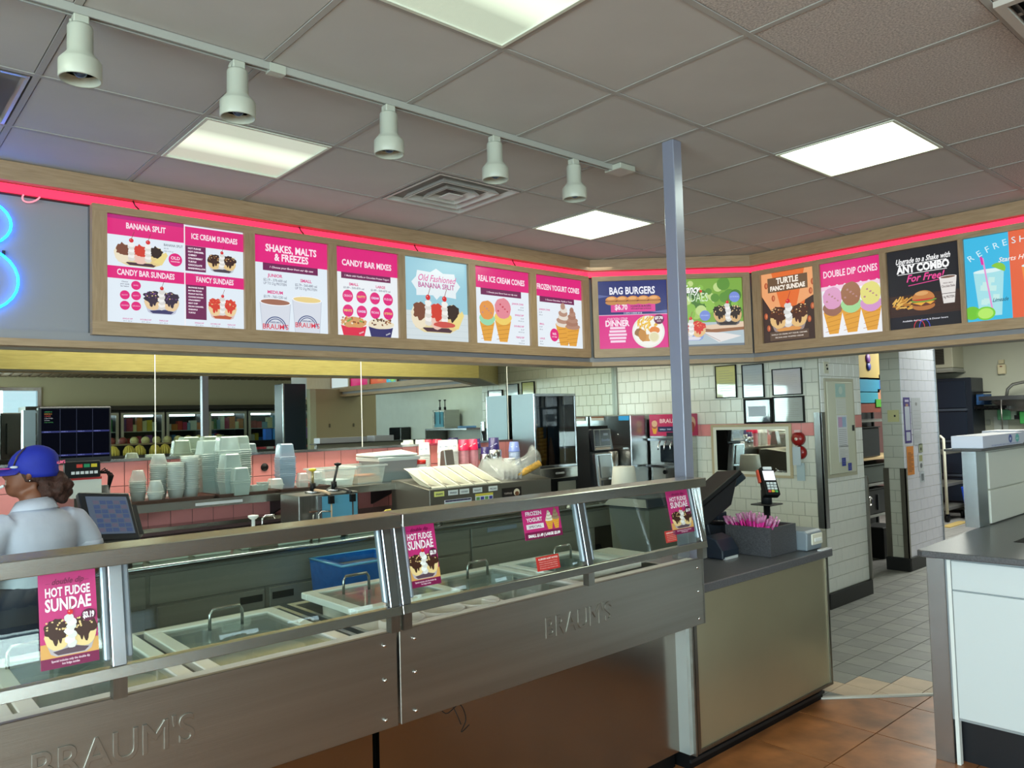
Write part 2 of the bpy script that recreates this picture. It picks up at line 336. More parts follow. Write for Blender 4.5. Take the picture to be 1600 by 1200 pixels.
for (i, j), lb, s, e in (((0, 0), 'square ceiling light panel cut off by the top edge, in front of the track', .95, .42), ((0, 3), 'square ceiling light panel with a soft glowing band, behind the two leftmost track lights', .85, .40),
                         ((4, 3), 'bright square ceiling light panel beside the ceiling vent and left of the grey pillar', 12.0, 2.0), ((4, 0), 'bright square ceiling light panel right of the grey pillar', 12.0, 2.0)):
    x, y = GX+TP*i, GY+TP*j; t = thing('ceiling_light', lb, 'ceiling light', (x+TP/2, y+TP/2, CZ), group='square light panels in the ceiling')
    f = MB(); z0, z1 = CZ-.006, CZ+.012; f.box(x+.010, x+.024, y+.01, y+TP-.01, z0, z1).box(x+TP-.024, x+TP-.010, y+.01, y+TP-.01, z0, z1).box(x+.024, x+TP-.024, y+.01, y+.024, z0, z1).box(x+.024, x+TP-.024, y+TP-.024, y+TP-.01, z0, z1)
    f.build('frame', mat('#D8DCCB', .5), t)
    B(x+.024, x+TP-.024, y+.024, y+TP-.024, CZ, CZ+.012).build('diffuser', diffmat(s, e, 0, 0, .07 if s > 5 else .022), t)
# ceiling vents
def vent(i, j, lb, m):
    x, y = GX+TP*i+TP/2, GY+TP*j+TP/2; t = thing('ceiling_vent', lb, 'vent', (x, y, CZ))
    for k, (r, z) in enumerate(((.285, 0), (.20, -.012), (.12, -.02))):
        mb = MB(); q = r-.024
        a = [(-r, -r), (r, -r), (r, r), (-r, r)]; b = [(-q, -q), (q, -q), (q, q), (-q, q)]
        mb.add([(x+u, y+v, CZ-.002+z*.4) for u, v in a]+[(x+u, y+v, CZ+.03+z*.5) for u, v in b], [(n, (n+1) % 4, 4+(n+1) % 4, 4+n) for n in range(4)])
        mb.add([(x+u*1.0, y+v, CZ-.005+z*.4) for u, v in a]+[(x+u*.955, y+v*.955, CZ-.006+z*.4) for u, v in a], [(n, (n+1) % 4, 4+(n+1) % 4, 4+n) for n in range(4)])
        mb.build('louvre' if k else 'frame', m, t)
    B(x-.29, x+.29, y-.29, y+.29, CZ+.045, CZ+.05).build('duct', BLACK, t)
    MB().prism([(x-.05, y-.05), (x+.05, y-.05), (x+.05, y+.05), (x-.05, y+.05)], CZ-.014, CZ-.008).build('centre_plate', m, t)
vent(2, 3, 'square metal ceiling air diffuser with dark gaps, between the track lights and the menu boards', mat('#C9C5BE', .4))
vent(-2, 3, 'square shiny ceiling air diffuser cut by the left edge of the picture', mat('#C9C5BE', .25, .6))
t = thing('return_grille', 'dark louvred air return grille in the top right corner', 'vent', (3.1, .55, CZ))
MB().box(2.84, 3.42, .75, .78, CZ-.02, CZ).box(2.84, 3.42, .22, .25, CZ-.02, CZ).box(2.84, 2.87, .25, .75, CZ-.02, CZ).box(3.39, 3.42, .25, .75, CZ-.02, CZ).box(3.12, 3.145, .25, .75, CZ-.02, CZ).build('frame', mat('#B8B0A6', .5), t)
for k in range(18): MB().hexa([(2.87, .262+.027*k, CZ-.016), (3.39, .262+.027*k, CZ-.016), (3.39, .266+.027*k, CZ-.016), (2.87, .266+.027*k, CZ-.016)], [(2.87, .275+.027*k, CZ-.002), (3.39, .275+.027*k, CZ-.002), (3.39, .279+.027*k, CZ-.002), (2.87, .279+.027*k, CZ-.002)]).build('slat', mat('#4A4642', .5), t)
B(2.87, 3.39, .25, .75, CZ-.001, CZ).build('duct', BLACK, t)
# floor
OR = (4.253, 2.191); OD = (.438, -.381); nrm = (OD[1]*-1, OD[0])  # side facing +x+y
nx, ny = .381, .438; nc = nx*OR[0]+ny*OR[1]
floor = struct(B(-4.1, 13.8, -5.5, 5.6, -.1, -.006), 'floor', mat('#4E4B46', .7))
ot = mat('#A4683E', .34, noise=.38, nscale=6, bump=.05, bscale=30); gt = mat('#8C8B88', .45, noise=.10, nscale=8); gt2 = mat('#828280', .45, noise=.1, nscale=8); bt = mat('#CDB39A', .5, noise=.08)
rest_o, rest_g = MB(), MB(); n_o = n_g = 0
def tilepiece(poly, m, name, rest=None):
    if len(poly) < 3: return 0
    cx = sum(p[0] for p in poly)/len(poly); cy = sum(p[1] for p in poly)/len(poly)
    mb = rest if rest is not None else MB(); mb.prism(poly, -.008, 0)
    if rest is None: mb.build(name, m, floor)
    return 1
oto = tile_mesh('floor_tile', .472, .472, .008, ot, 0); gto = [tile_mesh('floor_tile', .1862, .1862, .008, m, 0) for m in (gt, gt2)]
for i in range(-17, 8):
    for j in range(-15, 2):
        x, y = 3.962+.478*i, 1.788+.478*j; q = [(x+.003, y+.003), (x+.475, y+.003), (x+.475, y+.475), (x+.003, y+.475)]
        if x > 6: continue
        c1 = clip(q, -nx, -ny, -nc+.012); nearv = (i >= -3 and j >= -2)
        if len(c1) < 3: continue
        if nearv:
            if len(c1) == 4 and c1 == q: placep(oto, 'floor_tile', (x+.003, y+.003, -.008), floor)
            else: tilepiece(c1, ot, 'floor_tile')
        else: tilepiece(c1, ot, '', rest_o)
rest_o.build('floor_tile', ot, floor, kind='stuff')
for i in range(-16, 46):
    for j in range(-18, 17):
        x, y = 4.936+.1904*i, 2.2266+.1904*j; q = [(x+.002, y+.002), (x+.1882, y+.002), (x+.1882, y+.1882), (x+.002, y+.1882)]
        full = q; q = clip(q, nx, ny, nc+.012)
        if len(q) < 3: continue
        beige = i in (-1, -2, -3) and False
        d0 = nx*(x+.09)+ny*(y+.09)-nc
        beige = -.1 < d0 < .155 and x < 5.2 and y > 1.3
        m = bt if beige else None
        if 4.2 < x < 8.9 and y > .235*x+.2 and 1.3 < y < 3.15 and n_g < 280:
            n_g += 1
            if m is None and q == full: placep(gto[(i*7+j*3) % 2], 'floor_tile', (x+.002, y+.002, -.008), floor)
            else: tilepiece(q, m or gt, 'floor_tile')
        else: tilepiece(q, gt, '', rest_g)
rest_g.build('floor_tile', gt, floor, kind='stuff')
s0 = (OR[0]-.28, OR[1]+.2435); s1 = (OR[0]+1.4, OR[1]-1.218)
MB().prism([(s0[0]-.006, s0[1]-.008), (s1[0]-.006, s1[1]-.008), (s1[0]+.008, s1[1]+.009), (s0[0]+.008, s0[1]+.009)], -.004, .008).build('threshold_strip', mat('#CFC8BE', .4), floor)
# tiled walls
def tiled(name, base, axis, c, a0, a1, z0, z1, tw, th, m, grout, front, parent=None, running=True, bands=(), limit=300, jit=.0, joint=.0016, nm='wall_tile', zmin_ind=-1, mats=None):
    """wall face on plane axis=c; tiles proud 4 mm; front = +-1 direction of the face"""
    wobj = base; n = 0; rest = MB(); R = random.Random(3); cache = {}
    nz = int(round((z1-z0)/th))
    for r_ in range(nz-1, -1, -1):
        zz = z0+r_*th; off = (tw/2 if (running and r_ % 2) else 0); k = 0; a = a0-off
        mm_ = m
        for bz0, bz1, bm_ in bands:
            if bz0 <= zz+th/2 <= bz1: mm_ = bm_
        while a < a1-1e-4:
            b0, b1 = max(a, a0), min(a+tw, a1)
            if b1-b0 > .01:
                w_ = round(b1-b0-2*joint, 4); key = (w_, id(mm_)); full = abs((b1-b0)-tw) < 1e-4
                if n < limit and zz >= zmin_ind:
                    if key not in cache:
                        q = MB(); e = .0015
                        if axis == 'y': f0 = 0 if front > 0 else 0; q.add([(0, 0, 0), (w_, 0, 0), (w_, 0, th-2*joint), (0, 0, th-2*joint), (e, front*.004, e), (w_-e, front*.004, e), (w_-e, front*.004, th-2*joint-e), (e, front*.004, th-2*joint-e)], [(4, 5, 6, 7), (0, 1, 5, 4), (1, 2, 6, 5), (2, 3, 7, 6), (3, 0, 4, 7), (3, 2, 1, 0)])
                        else: q.add([(0, 0, 0), (0, w_, 0), (0, w_, th-2*joint), (0, 0, th-2*joint), (front*.004, e, e), (front*.004, w_-e, e), (front*.004, w_-e, th-2*joint-e), (front*.004, e, th-2*joint-e)], [(4, 5, 6, 7), (0, 1, 5, 4), (1, 2, 6, 5), (2, 3, 7, 6), (3, 0, 4, 7), (3, 2, 1, 0)])
                        me = bpy.data.meshes.new(nm); me.from_pydata(q.v, [], q.f); me.materials.append(mm_); bm = bmesh.new(); bm.from_mesh(me); bmesh.ops.recalc_face_normals(bm, faces=bm.faces); bm.to_mesh(me); bm.free(); cache[key] = me
                    loc = (b0+joint, c, zz+joint) if axis == 'y' else (c, b0+joint, zz+joint)
                    placep(cache[key], nm, loc, wobj); n += 1
                else:
                    if axis == 'y': rest.box(b0+joint, b1-joint, min(c, c+front*.004), max(c, c+front*.004), zz+joint, zz+th-joint)
                    else: rest.box(min(c, c+front*.004), max(c, c+front*.004), b0+joint, b1-joint, zz+joint, zz+th-joint)
            a += tw
    if rest.v: rest.build(nm, m, wobj, kind='stuff')
GROUT = mat('#A6A69A', .9); WT = mat('#D8D8CC', .22, noise=.04, nscale=4); WT2 = mat('#EEEEEC', .25, noise=.03, nscale=4); PINK = mat('#D98A88', .28, noise=.05, nscale=6)
# right wall (X=6.17) behind the service area, and the short return at its end
wr = struct(B(6.174, 6.93, 3.119, 5.5, 0, CZ+.02), 'wall_right', GROUT)
tiled('', wr, 'x', 6.174, 3.12, 5.334, .64, 2.21, .112, .1121, WT, GROUT, -1, bands=((1.42, 1.545, PINK),), limit=290)
tiled('', wr, 'x', 6.174, 3.12, 5.334, 2.21, 2.88, .112, .1121, WT, GROUT, -1, limit=0)
wj = struct(B(6.17, 6.93, 3.118, 3.119, 0, .001), 'trim_1', GROUT)
tiled('', wj, 'y', 3.118, 6.19, 6.93, .13, 2.26, .1235, .1121, WT2, GROUT, -1, bands=((1.42, 1.545, PINK),))
struct(B(6.16, 6.95, 3.095, 3.118, 0, .125), 'baseboard_right', mat('#15171B', .4))
struct(B(6.928, 6.95, 3.09, 3.3, .125, 1.04), 'trim_2', STEELD)
struct(MB().box(6.155, 6.172, 3.10, 3.165, .66, 1.62).box(6.155, 6.21, 3.095, 3.113, .66, 1.62), 'trim_3', STEELB)
# back wall with the pink tiles and the mirror
wb = struct(B(-4.1, 13.8, 5.345, 5.5, 0, CZ+.02), 'wall_back', mat('#8E6B68', .8))
tiled('', wb, 'y', 5.342, .15, 5.05, .97, 1.435, .14, .155, PINK, GROUT, -1, running=False)
MIR = mat('#DDE4DA', .01, 1)
mt = thing('wall_mirror', 'long frameless wall mirror above the pink tiles, reflecting the shop', 'mirror', (2.6, 5.33, 1.45))
for a, b in ((-1.2, 1.594), (1.599, 3.133), (3.138, 4.661), (4.666, 6.165)):
    B(a, b, 5.333, 5.341, 1.452, 2.62).build('mirror_panel', MIR, mt)
for a in (1.594, 3.133, 4.661): B(a, a+.005, 5.331, 5.34, 1.452, 2.62).build('joint_strip', mat('#E6E6E0', .4), mt)
B(-1.2, 4.5, 5.318, 5.341, 1.435, 1.452).build('bottom_rail', STEELB, mt)
struct(B(6.150, 6.166, 5.30, 5.332, 1.65, 2.9), 'trim_14', mat('#8E9088', .4, .5))
# column and alcove behind the doorway, kitchen beyond
wc = struct(B(8.13, 9.05, 3.248, 3.445, 0, CZ+.02), 'wall_pier', GROUT)
tiled('', wc, 'y', 3.248, 8.13, 9.05, .13, 2.9, .18, .1121, mat('#DEDDEC', .3, noise=.03), GROUT, -1, joint=.0012)  # purple light on this face is put into the tile colour
tiled('', wc, 'x', 8.13, 3.248, 3.445, .13, 2.9, .2, .1121, WT, GROUT, -1)
struct(MB().box(8.11, 9.07, 3.225, 3.247, 0, .13).box(8.10, 8.128, 3.225, 3.46, 0, .13), 'baseboard_pier', mat('#1B1D20', .45))
struct(MB().box(8.118, 8.129, 3.235, 3.29, .13, 1.03).box(8.118, 8.16, 3.235, 3.246, .13, 1.03), 'trim_4', STEELD)
struct(MB().box(8.118, 8.129, 3.40, 3.455, .13, 1.03), 'trim_5', STEELD)
struct(B(9.04, 9.06, 3.232, 3.25, .1, 2.4), 'trim_6', STEELB)
struct(B(6.93, 9.9, 4.65, 4.75, 0, CZ+.02), 'wall_alcove', mat('#6E6C66', .8))
KW = mat('#A9AA98', .6, noise=.04, nscale=2)
wk = struct(B(13.5, 13.7, -5.4, 5.345, 0, CZ+.02), 'wall_kitchen', KW)
wl = MB(); wl.box(-4.2, -4, -5.4, -4.6, 0, CZ+.02); wl.box(-4.2, -4, -4.6, 1.7, 0, .7).box(-4.2, -4, -4.6, 1.7, 2.5, CZ+.02).box(-4.2, -4, 1.7, 5.345, 0, CZ+.02)
struct(wl, 'wall_left', KW)
sky = emat('#BFD6EE', 1.6)
for n_, (a, b) in enumerate(((-4.6, -2.5), (-2.5, -.4), (-.4, 1.7))):
    f = MB().box(-4.08, -4.02, a, a+.05, .7, 2.5).box(-4.08, -4.02, b-.05, b, .7, 2.5).box(-4.08, -4.02, a+.05, b-.05, .7, .75).box(-4.08, -4.02, a+.05, b-.05, 2.45, 2.5)
    f = struct(f, 'window_%d' % (n_+1), STEELB); B(-4.06, -4.05, a+.05, b-.05, .75, 2.45).build('pane', glassmat(), f)
# front wall (behind the camera, seen in the mirror)
FY = -5.35; FW = mat('#D8CCA8', .7)
f = MB().box(-4.1, -3.9, FY-.2, FY, 0, CZ+.02).box(-3.9, 2.85, FY-.2, FY, 0, .8).box(-3.9, 2.85, FY-.2, FY, 2.46, CZ+.02).box(2.85, 13.8, FY-.2, FY, 0, CZ+.02)
struct(f, 'wall_front', FW)
for n_, (a, b) in enumerate(((-3.9, -1.8), (-1.8, .3), (.3, 2.85))):
    f = MB().box(a, a+.06, FY-.12, FY+.02, .8, 2.46).box(b-.06, b, FY-.12, FY+.02, .8, 2.46).box(a+.06, b-.06, FY-.12, FY+.02, .8, .86).box(a+.06, b-.06, FY-.12, FY+.02, 2.40, 2.46)
    f = struct(f, 'window_%d' % (n_+4), STEELB); B(a+.06, b-.06, FY-.06, FY-.05, .86, 2.40).build('pane', glassmat(), f)
# ribbed bulkhead above the freezers
rb = MB()
rb.prismx([(FY, 2.66), (FY, 2.9), (-2.2, 2.93), (-2.2, 2.86)], -3.9, 8.6)
rb = struct(rb, 'trim_7', mat('#5C4A3A', .6))
rr = MB()
for k in range(84): x = -3.85+.148*k; rr.prismx([(FY, 2.645), (FY, 2.662), (-2.2, 2.862), (-2.2, 2.845)], x, x+.10)
rr.build('rib', mat('#77614A', .6), rb, kind='stuff')
# ------------------------------------------------------------------ soffits carrying the menu boards
A0, A1, A2, A3 = (-2.6, 4.33), (4.74, 4.33), (5.724, 3.44), (5.724, -1.5)
def offs(d):  # polyline moved d away from the customers
    return [(-2.6, 4.33+d), (4.74+d*.42, 4.33+d), (5.724+d, 3.44+d*.42), (5.724+d, -1.5)]
def band(d0, d1, z0, z1, m, name, parent=None, struct_=True, segs=(0, 1, 2), x0=None):
    a, b = offs(d0), offs(d1); obs = []
    for i in segs:
        p, q = a[i], a[i+1]; r, s = b[i+1], b[i]
        if i == 0 and x0 is not None: p = (x0, p[1]); s = (x0, s[1])
        mb = MB().prism([p, q, r, s], z0, z1)
        obs.append(struct(mb, name, m) if parent is None else mb.build(name, m, parent))
    return obs
SGREY = mat('#908E92', .5); KWOOD = woodmat('#978650', '#AC9A60', (1.5, 1.5, 14))  # yellow cast of the lamps behind the soffit is put into KWOOD
so = band(.09, .30, 2.09, CZ, SGREY, 'soffit')
for o, nm in zip(so, ('wall_soffit', 'wall_soffit', 'wall_soffit')): o.name = nm
for o in so:
    pass
wf = band(0, .05, 2.852, CZ-.002, WOOD, 'trim_8'); band(.02, .10, 2.055, 2.09, WOOD, 'trim_9'); band(.055, .09, 2.088, 2.135, SGREY, 'trim_10')
band(.30, .33, 2.06, CZ, KWOOD, 'trim_11'); band(.10, .30, 2.06, 2.092, mat('#8F8A80', .6), 'trim_12')
# red neon strip
t = thing('neon_strip', 'long glowing red neon strip running above all the menu boards', 'neon light', (0, 4.4, 2.8))
RED = emat('#FF2A50', 1.5)
for o in band(.045, .062, 2.806, 2.848, RED, 'tube', t): pass
band(.062, .09, 2.80, 2.852, mat('#5A1018', .6), 'housing', t)
t = thing('neon_loop', 'thin red neon loop hanging below the strip near the blue neon letter', 'neon light', (.75, 4.38, 2.75))
MB().tube([(.74+.035*cos(a)+.02*sin(a), 4.385, 2.815-.035*abs(sin(a/1.0))-.01) for a in [pi+pi*k/10 for k in range(11)]], .004).build('tube', emat('#FF8A9A', 1.2), t)
for a in (1.2, 2.15, 3.0, 3.9):
    tag(MB().tube([(a, 4.36, 2.85), (a+.01, 4.355, 2.825), (a+.03, 4.36, 2.81)], .004).build('neon_clip', DARK), 'small dark clip holding the red neon strip above the left menu boards', 'clip', 'neon strip clips')
# blue neon letter B
t = thing('neon_letter', 'big glowing blue neon letter B on the grey wall at the left edge', 'neon sign', (.45, 4.41, 2.2))
BL = emat('#0A78FF', 17.0)
pts = [(.25, 2.20), (.25, 2.76)]+[(.52+.135*sin(a), 2.648+.112*cos(a)) for a in [pi*k/12 for k in range(13)]]+[(.52+.165*sin(a), 2.372+.155*cos(a)) for a in [.15+(pi-.15)*k/12 for k in range(13)]]+[(.25, 2.20)]
MB().tube([(x, 4.395, z) for x, z in pts], .0058, 10).build('tube', BL, t)
for x, z in ((.3, 2.77), (.3, 2.2), (.62, 2.5)): B(x, x+.012, 4.40, 4.42, z, z+.02).build('bracket', DARK, t)
# wooden light boxes
BOXW = mat('#B08C62', .5)
def menu_box(name, P, D, N, L, holes, lb, x0=0):
    """frame along P + D*s (0..L), N outward; holes = list of (s0,s1)"""
    D, N = Vector(D), Vector(N); P = Vector(P); t = thing(name, lb, 'light box', P+D*(L/2)+Vector((0, 0, 2.124)))
    def bx(s0, s1, z0, z1, n0, n1, nm, m):
        pts = [P+D*s0+N*n0, P+D*s1+N*n0, P+D*s1+N*n1, P+D*s0+N*n1]; return MB().prism([(p.x, p.y) for p in pts], z0, z1).build(nm, m, t)
    Z0, Z1, H0, H1 = 2.124, 2.802, 2.195, 2.762
    bx(x0, L, H1, Z1, -.05, 0, 'rail', WOOD); bx(x0, L, Z0, H0, -.05, 0, 'rail', WOOD)
    e = [x0]+[v for h in holes for v in h]+[L]
    for k in range(0, len(e), 2):
        if e[k+1]-e[k] > .001: bx(e[k], e[k+1], H0, H1, -.05, 0, 'stile', WOODV)
    bx(x0, L, Z0, Z1, -.089, -.075, 'back_board', mat('#555', .7) if False else mat('#606060', .7))
    return t
holesL = [(1.067, 1.794), (1.856, 2.331), (2.388, 2.851), (2.902, 3.446), (3.511, 4.051), (4.117, 4.646)]
menu_box('menu_light_box', (0, 4.33, 0), (1, 0, 0), (0, -1, 0), 4.72, holesL, 'long wooden light box holding the six menu boards on the left', x0=.997)
dC = Vector((5.724-4.74, 3.44-4.33, 0)); LC = dC.length; dC.normalize(); nC = Vector((dC.y, -dC.x, 0))
holesC = [(.06, .633), (.693, 1.262)]
menu_box('menu_light_box', (4.74, 4.33, 0), dC, nC, LC-.004, holesC, 'short wooden light box across the corner, behind the grey pillar', x0=.012)
holesR = [(3.44-3.351, 3.44-2.899), (3.44-2.845, 3.44-2.389), (3.44-2.342, 3.44-1.865), (3.44-1.834, 3.44-1.16), (3.44-1.10, 3.44-.6), (3.44-.55, 3.44-0.02)]
menu_box('menu_light_box', (5.724, 3.44, 0), (0, -1, 0), (-1, 0, 0), 4.2, holesR, 'long wooden light box on the right holding the dark burger board', x0=.012)
def board(P, D, N, s0, s1, lb, base, z0=2.195, z1=2.762, st=1.0):
    """backlit board; returns (obj, placer)"""
    D, N, P = Vector(D), Vector(N), Vector(P); W = s1-s0; O = P+D*s0+Vector((0, 0, z0))
    t = thing('menu_board', lb, 'menu board', O+D*(W/2), group='backlit menu boards')
    p = [P+D*(s0-.008)-N*.03, P+D*(s1+.008)-N*.03, P+D*(s1+.008)-N*.024, P+D*(s0-.008)-N*.024]
    p = [P+D*(s0+.001)-N*.03, P+D*(s1-.001)-N*.03, P+D*(s1-.001)-N*.022, P+D*(s0+.001)-N*.022]
    MB().prism([(q.x, q.y) for q in p], z0+.001, z1-.001).build('backlit_panel', emat(base, st*MENU), t)
    return t, (O-N*.022, D, Vector((0, 0, 1)), N), W, z1-z0
# ================================================================== MENU BOARDS
PK, PU, NV = '#E3127C', '#6E1552', '#25336B'; LB = '#E6F1FB'
L0, LD, LN = (0, 4.33, 0), (1, 0, 0), (0, -1, 0)
def hdr(a, x0, y0, x1, y1, t, size=None, tw=None, col=PK):
    a.rect(x0, y0, x1, y1, col); a.text(t, (x0+x1)/2, (y0+y1)/2-.012, .036, '#FFE9F4', width=tw, bold=.03)
# 1 banana split / sundaes
t, pl, W, H = board(L0, LD, LN, 1.067, 1.794, 'four part menu board with banana split and sundaes, leftmost in the row', LB)
a = Art(True, 1.0); m = .395
hdr(a, 0, H-.105, m-.003, H, 'BANANA SPLIT', tw=.20); hdr(a, m+.003, H-.115, W, H-.01, 'ICE CREAM SUNDAES', tw=.26)
a.rect(0, H-.02, m, H, '#B8107A')
hdr(a, 0, H-.335, m-.003, H-.27, 'CANDY BAR SUNDAES', tw=.29); hdr(a, m+.003, H-.335, W, H-.27, 'FANCY SUNDAES', tw=.21)
a.rect(m-.003, 0, m+.003, H, '#F8F4F8')
split(a, .165, H-.262, .26, .15); a.text('BANANA SPLIT', .285, H-.135, .016, '#7E8494', align='l', width=.10); a.text('$3.99', .285, H-.152, .011, '#9AA0AE', align='l'); a.text('1080-1220 cal', .285, H-.166, .009, '#9AA0AE', align='l')
a.ell(.345, H-.205, .036, .036, PK, 24); a.text('OLD', .345, H-.204, .024, '#FFE6F4'); a.text('FASHIONED', .345, H-.219, .009, '#FFE6F4')
a.rect(m+.003, H-.258, m+.115, H-.116, PU)
for k, s_ in enumerate(('HOT FUDGE', 'HOT CARAMEL', 'CHERRY', 'STRAWBERRY', 'TURTLE', 'CHOCOLATE', 'MARSHMALLOW')): a.text(s_, m+.018, H-.135-.0185*k, .0125, '#F6E8F2', align='l', bold=.05)
sundae(a, .60, H-.25, .165, .13)
for k, s_ in enumerate(('SINGLE DIP', 'DOUBLE DIP', 'TRIPLE DIP')):
    for bx_, by in ((m+.075, .29), (m+.075, .018), (.10, .018)):
        if bx_ < .2 and k == 3: continue
        a.text(s_, bx_+.09*k, by, .010, '#D84A9A'); a.text('$2.19 - 460 cal', bx_+.09*k, by-.011, .007, '#8890A0')
a.rect(m+.003, .04, m+.115, H-.336, PU)
for k, s_ in enumerate(('BROWNIE FUDGE', 'BUTTER PECAN', 'PEANUT BUTTER', 'COOKIE DOUGH', 'STRAWBERRY', 'MINT CHIP', 'PECAN CARAMEL', 'PINEAPPLE', 'TURTLE')): a.text(s_, m+.016, H-.354-.0175*k, .0105, '#F6E8F2', align='l', bold=.05)
sundae(a, .60, .05, .165, .15, '#D83A2A', '#F0D2A0', '#E0C8C4', '#C05A3A', '#E86A4A', seed=4)
sundae(a, .27, .055, .185, .16, '#33203A', '#EBCDA0', '#C4C8DC', '#3A3668', '#7A4A8A', seed=9)
for k in range(3):
    for q in range(2):
        if (q, k) == (0, 0): continue
        a.ell(.085+.055*q, .20-.055*k, .024, .024, PK, 20); a.text(('SWIRL', 'NUTTY', 'CRUNCH')[k], .085+.055*q, .197-.055*k, .009, '#F4B8D8')
for k, s_ in enumerate(('Choose', 'your candy', 'bar below')): a.text(s_, .085, .212-.012*k, .010, '#6A6A80')
a.build(t, *pl)
# 2 shakes
t, pl, W, H = board(L0, LD, LN, 1.856, 2.331, 'menu board for shakes, malts and freezes with two paper cups', LB)
a = Art(True, 1.05); a.rect(0, H-.16, W, H, PK); a.text('SHAKES, MALTS', W/2, H-.088, .05, '#FFE9F4', width=.33, bold=.03); a.text('& FREEZES', W/2, H-.14, .05, '#FFE9F4', width=.22, bold=.03)
a.rect(.055, H-.205, W-.065, H-.16, PU); a.text('1 Choose your flavor from our dip case', W/2, H-.188, .014, '#F8E4F0', width=.28, shear=.25)
for x, y, s1_, s2_, s3_ in ((.13, .325, 'JUNIOR', '$2.19 - 370-600 cal', 'UP TO 21g PROTEIN'), (.33, .312, 'SMALL', '$2.79 - 560-880 cal', 'UP TO 31g PROTEIN'), (.13, .225, 'MEDIUM', '$3.79 - 760-1230 cal', 'UP TO 44g PROTEIN'), (.33, .208, 'LARGE', 'Available upon request', '')):
    a.text(s1_, x, y, .026, '#DC3A86', bold=.03); a.text(s2_, x, y-.026, .018, '#8A90A0', width=.145); s3_ and a.text(s3_, x, y-.047, .018, '#8A90A0', width=.145)
for x, y, w_, h, top in ((.13, .0, .19, .175, '#A06A56'), (.335, .0, .19, .205, '#E8CF8A')):
    a.poly([(x-w_*.515, y+h), (x-w_*.435, y), (x+w_*.435, y), (x+w_*.515, y+h)], '#B4BCCC'); a.poly([(x-w_*.5, y+h), (x-w_*.42, y), (x+w_*.42, y), (x+w_*.5, y+h)], '#D6DBE6'); a.ell(x, y+h, w_*.52, .022, '#F2F4F8', 26); a.ell(x, y+h, w_*.48, .017, top, 26)
    yy = y+h*(.20 if h > .18 else .12)
    for r_, c_ in ((.068, '#3A4A80'), (.062, '#D6DBE6'), (.056, '#3A4A80'), (.051, '#D6DBE6')): a.ell(x, yy, r_, r_, c_, 18, 0, pi)
    a.text('SHAKES & MALTS', x, yy+.028, .012, '#3A4A80', width=.07); a.text("BRAUM'S", x, yy-.008, .036, '#D8304A', width=.16, bold=.01)
a.build(t, *pl)
# 3 candy bar mixes
t, pl, W, H = board(L0, LD, LN, 2.388, 2.851, 'menu board for candy bar mixes with eight pink circles', '#F0F5FA')
a = Art(True, 1.0); a.rect(0, H-.16, W, H, PK); a.text('CANDY BAR MIXES', W/2, H-.115, .045, '#FFE9F4', width=.37, bold=.03); a.rect(.04, H-.20, W-.055, H-.16, PU); a.text('1 Made with Vanilla or Chocolate Frozen Yogurt', W/2, H-.185, .013, '#F8E4F0', width=.33)
for x, s_ in ((.13, 'SMALL'), (.33, 'LARGE')): a.text(s_, x, .325, .024, '#DC3A86', bold=.03); a.text('$3.89 - 500-870 cal', x, .303, .015, '#8A90A0', width=.15)
for k in range(8):
    x, y = .085+.10*(k % 4), .255-.095*(k//4); a.ell(x, y, .038, .04, PK, 24); a.text(('CRUNCH', 'NUTTY', 'CREAM', 'FUDGE', 'MINTS', 'CANDIES', 'PECANS', 'BUTTER PECAN')[k], x, y-.005, .016, ('#F4B8D8', '#F0C878', '#E8D8F8')[k % 3], width=.058, bold=.04)
for x, c_, top, s_ in ((.125, '#E01848', '#D9A066', 1), (.325, '#2A2468', '#EFE4C8', 2)):
    a.poly([(x-.095, .075), (x-.075, 0), (x+.075, 0), (x+.095, .075)], c_); a.ell(x, .078, .103, .022, '#F4F2EE', 24); a.ell(x, .088, .095, .035, top, 26, jag=.08, seed=s_)
    r_ = random.Random(s_)
    for q in range(26): a.ell(x+r_.uniform(-.08, .08), .09+r_.uniform(-.018, .03), .007, .006, r_.choice(('#C8482C', '#8A4A20', '#E8A040', '#7AA848', '#F4E8D0') if s_ == 1 else ('#7A3A18', '#B07A40', '#4A2210')), 6, jag=.3, seed=q)
    a.text('SHAKE', x+.055, .02, .012, '#F4F4F8', rot=.4)
a.build(t, *pl)
# 4 old fashioned banana split
t, pl, W, H = board(L0, LD, LN, 2.902, 3.446, 'pale blue board reading Old Fashioned Banana Split', '#9CCFE0')
a = Art(True, 1.0); a.rect(0, 0, W, .20, '#D6E2E6')
for k in range(4): a.rect(0, .03+.045*k, W, .032+.045*k, '#BCCDD4')
a.poly([(.10, H-.26), (.10, H-.22), (.06, H-.17), (.10, H-.13), (.11, H-.085), (.22, H-.09), (.27, H-.06), (.33, H-.09), (.43, H-.085), (.44, H-.13), (.48, H-.17), (.44, H-.22), (.44, H-.26), (.30, H-.25), (.27, H-.28), (.24, H-.25)], '#E9F3F8')
a.text('Old Fashioned', W/2, H-.155, .055, '#E25AA6', width=.32, shear=.3, bold=.01); a.text('BANANA SPLIT', W/2, H-.20, .042, '#C0509A', width=.31, bold=.02)
split(a, .27, .055, .44, .27, seed=6); a.ell(.33, .115, .09, .022, '#D05048', 18, jag=.1)
a.build(t, *pl)
